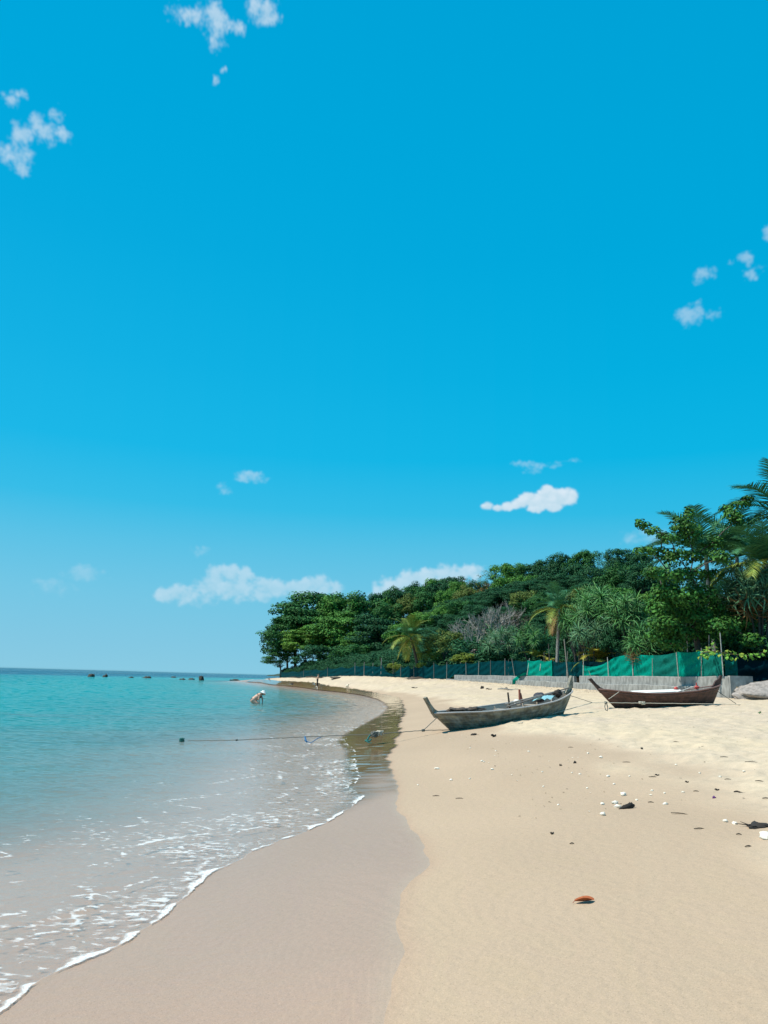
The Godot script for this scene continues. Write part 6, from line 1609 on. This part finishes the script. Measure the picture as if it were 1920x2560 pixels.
	part("trousers", skin([[Vector3(0, 0.93, 0.065), Vector3(0, 0.93, -0.065), 0.132, 0.132], [Vector3(0, 0.88, 0.09), Vector3(-0.01, 0.48, 0.08), 0.105, 0.075], [Vector3(-0.01, 0.48, 0.08), Vector3(0.02, 0.1, 0.07), 0.075, 0.055], [Vector3(0, 0.88, -0.09), Vector3(0.02, 0.48, -0.08), 0.105, 0.075], [Vector3(0.02, 0.48, -0.08), Vector3(0.06, 0.1, -0.08), 0.075, 0.055]], 0.022).mesh(true, false), mats.swimwear, t)
	part("hair", skin([[head + Vector3(0.02, 0.06, 0), head + Vector3(0.05, 0.0, 0), 0.1, 0.09]], 0.02).mesh(true, false), mats.hair, t)
	for k in [[0.02, 0.07], [0.06, -0.08]]:
		part("shoe", skin([[Vector3(k[0] + 0.03, 0.05, k[1]), Vector3(k[0] - 0.17, 0.035, k[1]), 0.05, 0.042]], 0.018).mesh(true, false), mats.cloth_white, t)

	# the far figure wading
	p = Vector3(-23.54, -0.05, -168.38)
	t = thing("person", "tiny far figure in red swimwear wading at the water's edge near the sand spit", "person", p)
	head = Vector3(-0.02, 1.12, 0); look = Vector3(0.2, -0.1, 0.95).normalized()
	bones = [[Vector3(0.07, 0.68, 0), Vector3(-0.07, 0.68, 0), 0.1, 0.1], [Vector3(0, 0.72, 0), Vector3(0, 0.9, 0), 0.1, 0.11], [Vector3(0.12, 0.96, 0), Vector3(-0.12, 0.96, 0), 0.06, 0.06], [Vector3(0, 0.97, 0), Vector3(-0.01, 1.08, 0), 0.045, 0.045],
		[head + Vector3(0, 0.04, -0.01), head, 0.088, 0.08], [head + look * 0.02, head + look * 0.04 + Vector3(0, -0.06, 0), 0.065, 0.04], [head + look * 0.09, head + look * 0.1, 0.013, 0.013],
		[Vector3(0.15, 0.95, 0), Vector3(0.22, 0.74, 0.02), 0.045, 0.036], [Vector3(0.22, 0.74, 0.02), Vector3(0.17, 0.55, 0.08), 0.034, 0.025], [Vector3(-0.15, 0.95, 0), Vector3(-0.2, 0.73, 0), 0.045, 0.036], [Vector3(-0.2, 0.73, 0), Vector3(-0.2, 0.54, 0.06), 0.034, 0.025],
		[Vector3(0.07, 0.64, 0), Vector3(0.09, 0.33, 0.02), 0.09, 0.062], [Vector3(0.09, 0.33, 0.02), Vector3(0.08, 0.04, -0.02), 0.06, 0.04], [Vector3(-0.07, 0.64, 0), Vector3(-0.08, 0.33, 0.02), 0.09, 0.062], [Vector3(-0.08, 0.33, 0.02), Vector3(-0.08, 0.04, -0.02), 0.06, 0.04],
		[Vector3(0.08, 0.03, 0), Vector3(0.08, 0.02, 0.13), 0.035, 0.028], [Vector3(-0.08, 0.03, 0), Vector3(-0.08, 0.02, 0.13), 0.035, 0.028]]
	b = skin(bones, 0.022)
	hand(b, Vector3(0.17, 0.55, 0.08), Vector3(-0.1, -0.95, 0.2).normalized(), Vector3(0, 0, 1))
	hand(b, Vector3(-0.2, 0.54, 0.06), Vector3(0, -0.95, 0.2).normalized(), Vector3(0, 0, 1))
	part("body", b.mesh(true, false), mats.skin_tan, t)
	face_parts(t, head, look, Vector3.UP, "skin_tan")
	part("shorts", skin([[Vector3(0.07, 0.68, 0), Vector3(-0.07, 0.68, 0), 0.115, 0.115], [Vector3(0.07, 0.62, 0), Vector3(0.085, 0.5, 0), 0.1, 0.085], [Vector3(-0.07, 0.62, 0), Vector3(-0.08, 0.5, 0), 0.1, 0.085]], 0.022).mesh(true, false), mats.swimwear_red, t)
	part("hair", skin([[head + Vector3(0, 0.06, -0.02), head + Vector3(0, 0.0, -0.05), 0.09, 0.08]], 0.02).mesh(true, false), mats.hair, t)

	# the dog, standing three-quarters to the camera
	p = Vector3(-3.74, 0.5, -92.5)
	p.y = ground(p.x, p.z)
	t = thing("dog", "small white dog with a dark muzzle standing on the wet sand", "dog", p, -0.9)
	bones = [[Vector3(-0.16, 0.29, 0), Vector3(0.06, 0.28, 0), 0.075, 0.095], [Vector3(0.06, 0.28, 0), Vector3(0.15, 0.3, 0), 0.1, 0.085], [Vector3(0.17, 0.33, 0), Vector3(0.24, 0.41, 0), 0.06, 0.055], [Vector3(0.25, 0.43, 0), Vector3(0.28, 0.43, 0), 0.062, 0.055], [Vector3(0.3, 0.42, 0), Vector3(0.36, 0.4, 0), 0.036, 0.026],
		[Vector3(-0.22, 0.31, 0), Vector3(-0.3, 0.42, 0), 0.025, 0.018], [Vector3(-0.3, 0.42, 0), Vector3(-0.25, 0.48, 0), 0.02, 0.012]]
	for s in [-1.0, 1.0]:
		bones.append([Vector3(0.13, 0.26, 0.055 * s), Vector3(0.12, 0.13, 0.06 * s), 0.045, 0.026]); bones.append([Vector3(0.12, 0.13, 0.06 * s), Vector3(0.13, 0.02, 0.06 * s), 0.024, 0.02]); bones.append([Vector3(0.13, 0.018, 0.06 * s), Vector3(0.16, 0.018, 0.06 * s), 0.022, 0.018])
		bones.append([Vector3(-0.17, 0.26, 0.05 * s), Vector3(-0.11, 0.17, 0.06 * s), 0.06, 0.038]); bones.append([Vector3(-0.11, 0.17, 0.06 * s), Vector3(-0.19, 0.1, 0.06 * s), 0.034, 0.02]); bones.append([Vector3(-0.19, 0.1, 0.06 * s), Vector3(-0.17, 0.02, 0.06 * s), 0.02, 0.018]); bones.append([Vector3(-0.17, 0.018, 0.06 * s), Vector3(-0.14, 0.018, 0.06 * s), 0.022, 0.018])
	part("body", skin(bones, 0.014, 0.025).mesh(true, false), mats.fur_white, t)
	for s in [-1.0, 1.0]:
		part("ear", skin([[Vector3(0.24, 0.47, 0.045 * s), Vector3(0.235, 0.43, 0.07 * s), 0.022, 0.016]], 0.01, 0.01).mesh(true, false), mats.fur_dark, t)
		part("eye", skin([[Vector3(0.315, 0.45, 0.03 * s), Vector3(0.318, 0.45, 0.03 * s), 0.011, 0.011]], 0.005, 0.005).mesh(true, false), mats.fur_dark, t)
	part("muzzle", skin([[Vector3(0.345, 0.405, 0), Vector3(0.372, 0.402, 0), 0.028, 0.022]], 0.008, 0.01).mesh(true, false), mats.fur_dark, t)


# ---------------------------------------------------------------- rocks, driftwood and what the tide left
const SEA_ROCKS := [["leftmost dark rock in the sea, with a pointed top", -76.01, 0.0, -208.31, 1.01, 0.68, 1], ["small humped rock in the sea, second from the left", -74.36, 0.0, -214.16, 0.61, 0.7, 2], ["tiny flat rock in the sea between the humped and the long one", -66.41, 0.0, -211.34, 0.7, 0.26, 3], ["long low rock in the sea, fourth from the left", -63.26, 0.0, -215.19, 1.14, 0.42, 4], ["small flat rock farther out, left of the twin rocks", -69.35, 0.0, -266.04, 0.94, 0.32, 5], ["left one of the twin low rocks off the sand spit", -49.72, 0.0, -199.41, 0.79, 0.28, 6], ["right one of the twin low rocks, next to the upright rock", -49.17, 0.0, -206.83, 0.82, 0.33, 7], ["upright rock like a stump, tallest in the sea", -44.44, 0.0, -197.03, 0.65, 0.97, 8], ["flat dark rock at the tip of the sand spit", -38.91, 0.0, -212.61, 1.22, 0.38, 9]]
const CORALS := [["white coral lump cut off by the right edge, in front of the black weed", 3.38, -7.09, 0.07, 17.0, "" ],
	["white coral piece left of the black weed at the right edge", 3.46, -7.86, 0.03, 52.0, "" ],
	["flat white shell left of the coral pieces near the black weed", 3.44, -8.03, 0.03, 77.0, "" ],
	["white coral piece in front of the black husk, to its lower left", 2.48, -8.91, 0.04, 77.0, "" ],
	["white coral chip touching the husk on its left", 2.8, -9.41, 0.04, 28.0, "" ],
	["pitted coral lump just behind the husk", 2.86, -9.73, 0.04, 41.0, "" ],
	["small pitted coral left behind the husk", 2.71, -9.74, 0.03, 39.0, "" ],
	["broken coral lump standing alone farther behind the husk", 3.15, -10.34, 0.05, 80.0, "" ],
	["small white coral right behind the broken lump", 3.16, -9.85, 0.02, 52.0, "" ],
	["small white coral piece right of the husk", 3.34, -9.39, 0.03, 63.0, "" ],
	["small white coral bit lying alone on the smooth sand", 3.62, -10.19, 0.02, 8.0, "small white coral bits on the sand" ],
	["small white coral bit lying alone on the smooth sand", 3.83, -10.12, 0.02, 28.0, "small white coral bits on the sand" ],
	["small white coral bit lying alone on the smooth sand", 3.56, -10.47, 0.02, 78.0, "small white coral bits on the sand" ],
	["small white coral bit lying alone on the smooth sand", 1.11, -14.93, 0.04, 50.0, "small white coral bits on the sand" ],
	["small white coral bit lying alone on the smooth sand", 1.21, -13.2, 0.03, 5.0, "small white coral bits on the sand" ],
	["small white coral bit lying alone on the smooth sand", 1.51, -13.13, 0.02, 4.0, "small white coral bits on the sand" ],
	["small white coral bit lying alone on the smooth sand", 2.0, -13.99, 0.03, 13.0, "small white coral bits on the sand" ],
	["small white coral bit lying alone on the smooth sand", 0.66, -12.95, 0.02, 27.0, "small white coral bits on the sand" ],
	["small white coral bit lying alone on the smooth sand", 4.01, -14.43, 0.04, 71.0, "small white coral bits on the sand" ],
	["small white coral bit lying alone on the smooth sand", 3.48, -12.15, 0.03, 82.0, "small white coral bits on the sand" ],
	["small white coral bit lying alone on the smooth sand", 3.75, -11.99, 0.02, 58.0, "small white coral bits on the sand" ],
	["small white coral bit lying alone on the smooth sand", 2.89, -11.12, 0.02, 36.0, "small white coral bits on the sand" ],
	["small white coral bit lying alone on the smooth sand", 3.33, -11.35, 0.02, 82.0, "small white coral bits on the sand" ],
	["small white coral bit lying alone on the smooth sand", 1.99, -15.3, 0.03, 51.0, "small white coral bits on the sand" ],
	["small white coral bit lying alone on the smooth sand", 3.16, -12.57, 0.02, 16.0, "small white coral bits on the sand" ],
	["small white coral bit lying alone on the smooth sand", 2.23, -9.96, 0.02, 80.0, "small white coral bits on the sand" ],
	["small white coral bit lying alone on the smooth sand", 2.39, -11.61, 0.02, 36.0, "small white coral bits on the sand" ],
	["small white coral bit lying alone on the smooth sand", 2.01, -15.16, 0.02, 35.0, "small white coral bits on the sand" ],
	["small white coral bit lying alone on the smooth sand", 2.69, -13.13, 0.02, 29.0, "small white coral bits on the sand" ],
	["small white coral bit lying alone on the smooth sand", 3.08, -12.75, 0.02, 77.0, "small white coral bits on the sand" ],
	["small white coral bit lying alone on the smooth sand", 2.07, -17.89, 0.02, 54.0, "small white coral bits on the sand" ],
	["small white coral bit lying alone on the smooth sand", 2.48, -16.82, 0.02, 3.0, "small white coral bits on the sand" ],
	["small white coral bit lying alone on the smooth sand", 3.05, -16.2, 0.03, 24.0, "small white coral bits on the sand" ],
	["small white coral bit lying alone on the smooth sand", 3.99, -15.22, 0.03, 80.0, "small white coral bits on the sand" ],
	["small white coral bit lying alone on the smooth sand", 4.73, -11.12, 0.02, 22.0, "small white coral bits on the sand" ],
	["small white coral bit lying alone on the smooth sand", 4.71, -11.77, 0.02, 38.0, "small white coral bits on the sand" ],
	["small white coral bit lying alone on the smooth sand", 4.74, -12.77, 0.02, 74.0, "small white coral bits on the sand" ],
	["small white coral bit lying alone on the smooth sand", 5.23, -11.49, 0.02, 9.0, "small white coral bits on the sand"]]
const SCRAPS := [["black fibrous coconut husk lying on the sand among white coral", "coconut_husk", "husk", 2.86, -9.3, 0.2, 0.09, "charred", 0.25, "husk" ],
	["black weed clump with a stick, cut off by the right edge", "seaweed_clump", "seaweed", 3.6, -7.64, 0.25, 0.03, "charred", -0.1, "clump" ],
	["thin black twig bundle farther up, near the purple weed", "weed_strand", "seaweed", 4.37, -9.75, 0.13, 0.02, "charred", -0.5, "log" ],
	["tiny purple weed on the sand at right", "purple_weed", "seaweed", 3.95, -9.49, 0.04, 0.02, "purple_weed", 0.3, "clump" ],
	["flat black stone just below the grey boat, left of the dark wood bit", "dark_stone", "stone", 2.52, -20.93, 0.14, 0.04, "charred", 0.2, "clump" ],
	["dark wood bit standing askew below the grey boat", "driftwood", "driftwood", 2.91, -20.13, 0.17, 0.06, "charred", 0.5, "log" ],
	["green sprig lying on the dry sand right of the red-brown boat", "green_sprig", "plant", 12.6, -26.25, 0.16, 0.11, "leaf_dark", 0.3, "sprig" ],
	["long grey driftwood branch on the upper sand, left of the grey boat stern", "driftwood", "driftwood", 10.22, -62.69, 1.69, 0.13, "bark_grey", 0.1, "log" ],
	["dark lump on the long driftwood branch", "driftwood", "driftwood", 10.33, -64.12, 0.3, 0.17, "charred", 0, "clump" ],
	["dark piece of wood left of the long driftwood branch", "driftwood", "driftwood", 8.91, -68.23, 0.32, 0.18, "charred", 0.2, "clump" ],
	["dark short stick beside the dark piece of wood on the upper sand", "driftwood", "driftwood", 9.18, -66.17, 0.48, 0.1, "driftwood", -0.1, "log" ],
	["dark stick on the upper sand below the left net fence", "driftwood", "driftwood", 3.37, -75.59, 0.63, 0.1, "driftwood", 0.3, "log" ],
	["heap of dark driftwood at the foot of the left coconut palm", "driftwood_heap", "driftwood", 4.23, -91.2, 2.08, 0.21, "driftwood", 0.1, "clump" ],
	["long dark driftwood trunk lying under the far grove", "driftwood", "driftwood", -9.1, -120.74, 4.39, 0.19, "driftwood", 0.05, "log" ],
	["dark tangle of driftwood right behind the walker", "driftwood_heap", "driftwood", -5.8, -111.39, 2.54, 0.14, "driftwood", 0.15, "clump" ],
	["low line of driftwood at the upper beach near the metal gate", "driftwood", "driftwood", -14.21, -137.74, 3.29, 0.16, "driftwood", 0.0, "log" ],
	["black log at the edge of the water between the two far figures", "driftwood", "driftwood", -13.63, -125.22, 0.71, 0.23, "charred", -0.1, "log" ],
	["dark leaf-like bit on the sand right of the husk group", "bark_piece", "bark", 4.12, -11.87, 0.07, 0.02, "charred", 0.2, "log" ],
	["dark bark chip behind the coral lumps, on the smooth sand", "bark_piece", "bark", 4.2, -10.95, 0.05, 0.02, "charred", 0.1, "log" ],
	["dark flat bit left of the bark chip", "bark_piece", "bark", 4.27, -10.16, 0.06, 0.02, "charred", 0.1, "log" ],
	["dark crumb of bark below the grey boat middle", "bark_piece", "bark", 3.43, -13.97, 0.06, 0.03, "charred", 0.3, "clump" ],
	["brown bit of bark beside the dark crumb", "bark_piece", "bark", 3.14, -13.79, 0.05, 0.03, "driftwood", 0.3, "clump" ],
	["dark chip of wood above the dry sand edge at right", "bark_piece", "bark", 5.0, -15.17, 0.08, 0.03, "charred", 0.6, "log" ],
	["small curved stick alone on the smooth sand in the middle", "driftwood", "driftwood", 1.72, -7.98, 0.05, 0.02, "driftwood", 0.5, "log"]]
const TWIGS := [["thin dry twig lying on the sand", 4.19, -13.51, 0.15, 0.1, "thin dry twigs scattered on the sand"], ["thin dry twig lying on the sand", 4.01, -11.74, 0.12, 0.1, "thin dry twigs scattered on the sand"], ["thin dry twig lying on the sand", 3.23, -8.66, 0.18, -0.4, "thin dry twigs scattered on the sand"], ["thin dry twig lying on the sand", 3.07, -7.76, 0.11, 0.2, "thin dry twigs scattered on the sand"], ["thin dry twig lying on the sand", 3.27, -7.37, 0.05, 0, "thin dry twigs scattered on the sand"], ["thin dry twig lying on the sand", 3.96, -16.44, 0.12, 0.1, "thin dry twigs scattered on the sand"], ["thin dry twig lying on the sand", 5.69, -13.17, 0.14, 0, "thin dry twigs scattered on the sand"], ["thin dry twig lying on the sand", 5.72, -12.29, 0.19, -0.2, "thin dry twigs scattered on the sand"], ["thin dry twig lying on the sand", 4.76, -10.96, 0.09, 0.1, "thin dry twigs scattered on the sand"], ["thin dry twig lying on the sand", 4.84, -10.23, 0.1, 0, "thin dry twigs scattered on the sand"], ["thin dry twig lying on the sand", 4.34, -9.04, 0.08, 0, "thin dry twigs scattered on the sand"], ["thin dry twig lying on the sand", 3.24, -9.59, 0.07, 0, "thin dry twigs scattered on the sand"], ["thin dry twig lying on the sand", 1.17, -11.38, 0.12, 0.1, "thin dry twigs scattered on the sand"], ["thin dry twig lying on the sand", 0.87, -11.8, 0.11, 0.2, "thin dry twigs scattered on the sand"], ["thin dry twig lying on the sand", 1.79, -7.48, 0.05, 0.5, "thin dry twigs scattered on the sand"], ["thin dry twig lying on the sand", 6.14, -15.08, 0.11, 0.3, "thin dry twigs scattered on the sand"], ["thin dry twig lying on the sand", 5.96, -16.01, 0.13, -0.2, "thin dry twigs scattered on the sand"], ["thin dry twig lying on the sand", 5.25, -17.36, 0.13, 0.1, "thin dry twigs scattered on the sand"], ["thin dry twig lying on the sand", 4.0, -10.14, 0.07, -0.2, "thin dry twigs scattered on the sand"], ["thin dry twig lying on the sand", 3.11, -6.85, 0.07, 0.4, "thin dry twigs scattered on the sand"]]

func build_details() -> void:
	var headland := Mesher.new()
	for i in 41:
		for j in 9:
			var u := i / 40.0; var v := j / 8.0
			var hh := (0.25 + 0.75 * smoothstep(0.0, 0.22, u)) * (13.5 + 3.0 * fine.get_noise_2d(i * 0.9, j)) * sin(PI * v) - 1.0
			headland.vert(Vector3(u * 260.0, hh, (v - 0.5) * 160.0))
	for j in 8:
		for i in 40:
			var o := i * 9 + j
			headland.quad(o, o + 1, o + 10, o + 9)
	var hl := structure("far_headland", headland.mesh(true, false), mats.headland)
	hl.position = Vector3(-207.56, 0.0, -1500.0)
	for d in SEA_ROCKS:
		var b := blob(Vector3(d[4], d[5], d[4] * 0.7), 0.35, int(d[6]), 10, 16)
		for i in b.v.size():
			b.v[i].y *= 1.0 + 0.5 * fine.get_noise_2d(b.v[i].x * 3.0 + d[6], b.v[i].z * 3.0)
		single("sea_rock", b.mesh(true, false), mats.sea_rock, d[0], "rock", Vector3(d[1], d[2], d[3]))
	var bo := Vector3(20.79, 1.24, -40.5)
	var bm := blob(Vector3(2.7, 0.78, 1.6), 0.16, 5, 22, 34)
	single("boulder", bm.mesh(true, false), mats.boulder, "big smooth pinkish boulder at the right edge under leaf shade, beside the wall", "boulder", Vector3(bo.x, ground(bo.x, bo.z) + 0.12, bo.z))
	for d in CORALS:
		var s: float = d[3]
		var b := blob(Vector3(s, s * 0.55, s * 0.7), 0.4, int(d[4]), 7, 10)
		var o := single("coral_piece", b.mesh(true, false), mats.coral, d[0], "coral", Vector3(d[1], top(d[1], d[2]) + s * 0.25, d[2]), d[5])
		o.rotation.y = d[4]
	for d in SCRAPS:
		# label, name, category, x, z, length, height, material, turn, kind
		var at := Vector3(d[3], top(d[3], d[4]), d[4])
		var b := Mesher.new()
		var l: float = d[5]; var h: float = d[6]
		var r := RandomNumberGenerator.new(); r.seed = int(absf(d[3] * 371.0 + d[4] * 97.0))
		if d[9] == "husk":
			b = blob(Vector3(l * 0.5, h * 0.6, l * 0.24), 0.28, 3, 10, 16)
			for i in b.v.size():
				var t := clampf(b.v[i].x / l + 0.5, 0, 1)
				b.v[i].y = b.v[i].y * lerpf(0.25, 1.0, t) + h * 0.3 * t
				b.v[i].z *= lerpf(0.3, 1.0, t)
			for k in 14:
				var s := Vector3(r.randf_range(-0.3, 0.4) * l, h * r.randf_range(0.1, 0.7), r.randf_range(-0.1, 0.1) * l)
				b.stick(s, s + Vector3(r.randf_range(-0.12, 0.02), r.randf_range(-0.02, 0.05), r.randf_range(-0.05, 0.05)) * 1.6 * l, 0.004, 0.001, 4)
		elif d[9] == "log":
			var path := PackedVector3Array(); var rad := PackedFloat32Array()
			for k in 9:
				var t := k / 8.0
				path.append(Vector3((t - 0.5) * l, h * 0.5 + 0.3 * h * sin(t * 7 + d[8]), 0.12 * l * sin(t * 3.3 + d[8] * 2))); rad.append(h * 0.5 * (0.5 + 0.5 * sin(PI * clampf(t * 0.8 + 0.15, 0, 1))))
			b.tube(path, rad, 7, Color.WHITE, 0.12)
			for k in 3:
				var s := path[2 + k * 2]
				b.stick(s, s + Vector3(r.randf_range(-0.2, 0.2), 0.1, r.randf_range(-0.2, 0.2)) * l, h * 0.16, h * 0.05, 5)
		elif d[9] == "clump":
			b = blob(Vector3(l * 0.5, h, l * 0.4), 0.5, r.randi() % 50, 8, 12)
			for k in 9:
				var s := Vector3(r.randf_range(-0.4, 0.4) * l, 0, r.randf_range(-0.3, 0.3) * l)
				b.stick(s, s + Vector3(r.randf_range(-0.6, 0.5) * l, h * r.randf_range(0.2, 0.8), r.randf_range(-0.3, 0.3) * l), 0.006, 0.002, 4)
		elif d[9] == "sprig":
			for k in 12:
				var dir := Vector3(r.randf_range(-1, 1), r.randf_range(0.3, 1.2), r.randf_range(-1, 1)).normalized()
				add_leaf(b, Vector3(0, 0.02, 0) + dir * 0.05, dir, Vector3.UP + Vector3.RIGHT * 0.2, l * 0.5, l * 0.22, Color(0.6, 0.7, 0.6))
		var o := single(d[1], b.mesh(d[9] != "sprig", false), mats[d[7]], d[0], d[2], at)
		o.rotation.y = d[8]
	for d in TWIGS:
		var b := Mesher.new()
		var l: float = d[3]
		b.tube(PackedVector3Array([Vector3(-l * 0.5, 0.006, 0), Vector3(-l * 0.1, 0.012, l * 0.08), Vector3(l * 0.2, 0.01, l * 0.02), Vector3(l * 0.5, 0.004, l * 0.1)]), PackedFloat32Array([0.004, 0.006, 0.005, 0.002]), 5)
		var o := single("twig", b.mesh(true, false), mats.driftwood, d[0], "twig", Vector3(d[1], top(d[1], d[2]), d[2]), d[5])
		o.rotation.y = d[4]
	# the curled red-brown leaf in the foreground
	var lf := Vector3(1.43, 0.3, -5.65)
	lf.y = top(lf.x, lf.z) + 0.003
	var t := thing("fallen_leaf", "curled red-brown dead leaf lying alone on the smooth sand in the foreground", "leaf", lf, 0.1)
	var b := Mesher.new()
	for i in 13:
		for j in 7:
			var u := i / 12.0; var v := j / 6.0 - 0.5
			var w := 0.048 * pow(sin(PI * clampf(u * 0.93 + 0.06, 0, 1)), 0.8)
			b.vert(Vector3((u - 0.5) * 0.135, 0.006 + absf(v) * w * 1.1 + 0.012 * sin(u * 5.0) * v + 0.01 * u * u, v * w * 1.5 + 0.008 * sin(u * 3)), Color(1, 1, 1).darkened(0.5 * absf(fine.get_noise_2d(u * 9, v * 9))), Vector2(u, v))
	for i in 12:
		for j in 6:
			var o := i * 7 + j
			b.quad(o, o + 1, o + 8, o + 7)
	part("blade", b.mesh(), mats.dead_leaf, t)
	b = Mesher.new()
	b.stick(Vector3(-0.066, 0.012, 0), Vector3(-0.085, -0.004, 0.006), 0.0025, 0.002, 5)
	b.stick(Vector3(-0.066, 0.007, 0), Vector3(0.06, 0.016, 0.006), 0.0018, 0.0008, 4)
	part("stalk", b.mesh(true, false), mats.red_brown, t)
	# leaf litter and broken coral along the foot of the wall: too many to count
	rng.seed = 203
	var mm := MultiMesh.new()
	mm.transform_format = MultiMesh.TRANSFORM_3D
	mm.use_colors = true
	var bit := Mesher.new()
	add_leaf(bit, Vector3(-0.5, 0, 0), Vector3.RIGHT, Vector3.UP, 1.0, 0.6, Color.WHITE)
	mm.mesh = bit.mesh(false, false)
	mm.instance_count = 2400
	for i in 2400:
		var z: float; var x: float
		if i < 1500:
			z = rng.randf_range(-44, -92); x = along(fence_at, z) - 0.7 - 2.2 * pow(rng.randf(), 1.8)
		elif i < 2100:
			z = -rng.randf_range(11, 40); x = rng.randf_range(4.5, 14.0)
		else:
			z = -rng.randf_range(9, 30); x = shore(z) + 2.4 + rng.randf_range(0, 8) * rng.randf()
		var s := rng.randf_range(0.03, 0.13) if i < 1500 else rng.randf_range(0.008, 0.05)
		var bs := Basis(Vector3.UP, rng.randf() * TAU) * Basis(Vector3.RIGHT, rng.randf_range(-0.4, 0.4))
		mm.set_instance_transform(i, Transform3D(bs.scaled(Vector3(s, s, s)), Vector3(x, top(x, z) + 0.006, z)))
		mm.set_instance_color(i, [Color(0.09, 0.06, 0.04), Color(0.2, 0.13, 0.07), Color(0.3, 0.22, 0.12), Color(0.62, 0.57, 0.48)][i % 4])
	var o := MultiMeshInstance3D.new()
	o.multimesh = mm; o.name = "beach_litter"
	var lm := material("litter", Color.WHITE, 0.9, true)
	o.material_override = lm
	add_child(o, true)
	tag(o, "scattered dry leaves and bits of shell on the sand and along the foot of the wall", "litter")
	o.set_meta("kind", "stuff")


func _ready() -> void:
	# camera, sky, sun, exposure
	var cam := Camera3D.new()
	cam.name = "camera"
	cam.fov = 67.2; cam.near = 0.05; cam.far = 30000
	cam.basis = Basis(Vector3.RIGHT, deg_to_rad(12.16)) * Basis(Vector3(0, 0, 1), deg_to_rad(1.57))
	cam.position = Vector3(0, 1.75, 0)
	add_child(cam); cam.current = true
	for k in [[fine, 1.0, 3, 5], [broad, 0.11, 2, 9], [lacy, 1.0, 3, 23], [edge, 0.55, 4, 31], [patch, 0.13, 3, 77]]:
		k[0].noise_type = FastNoiseLite.TYPE_SIMPLEX_SMOOTH; k[0].frequency = k[1]; k[0].fractal_octaves = k[2]; k[0].seed = k[3]
	prints.noise_type = FastNoiseLite.TYPE_CELLULAR; prints.frequency = 1.35; prints.seed = 4; prints.fractal_type = FastNoiseLite.FRACTAL_NONE
	prints.cellular_return_type = FastNoiseLite.RETURN_DISTANCE; prints.cellular_jitter = 1.0
	var sky := Sky.new()
	var pan := PanoramaSkyMaterial.new()
	pan.panorama = sky_picture()
	sky.sky_material = pan
	var env := Environment.new()
	env.background_mode = Environment.BG_SKY; env.sky = sky
	env.tonemap_mode = Environment.TONE_MAPPER_LINEAR; env.tonemap_exposure = 1.25; env.background_energy_multiplier = 0.8
	env.sdfgi_enabled = true; env.ssao_enabled = true; env.ssil_enabled = true
	var we := WorldEnvironment.new()
	we.name = "world_environment"; we.environment = env
	add_child(we)
	var sun := DirectionalLight3D.new()
	sun.name = "sun"
	sun.light_energy = 1.6; sun.light_color = Color(1.0, 0.965, 0.9); sun.light_angular_distance = 0.53; sun.shadow_enabled = true
	add_child(sun)
	sun.look_at_from_position(Vector3(-0.52, 0.84, 0.04), Vector3.ZERO, Vector3.UP)
	# the setting
	tables()
	make_materials()
	var t0 := Time.get_ticks_msec()
	build_ground()
	build_wet_sand()
	build_sea()
	build_foam()
	print("land and sea ", Time.get_ticks_msec() - t0)
	build_plants()
	print("plants ", Time.get_ticks_msec() - t0)
	build_hut()
	build_wall()
	build_fences()
	# the things
	build_boats()
	build_ropes()
	build_people()
	build_details()
	print("all ", Time.get_ticks_msec() - t0)
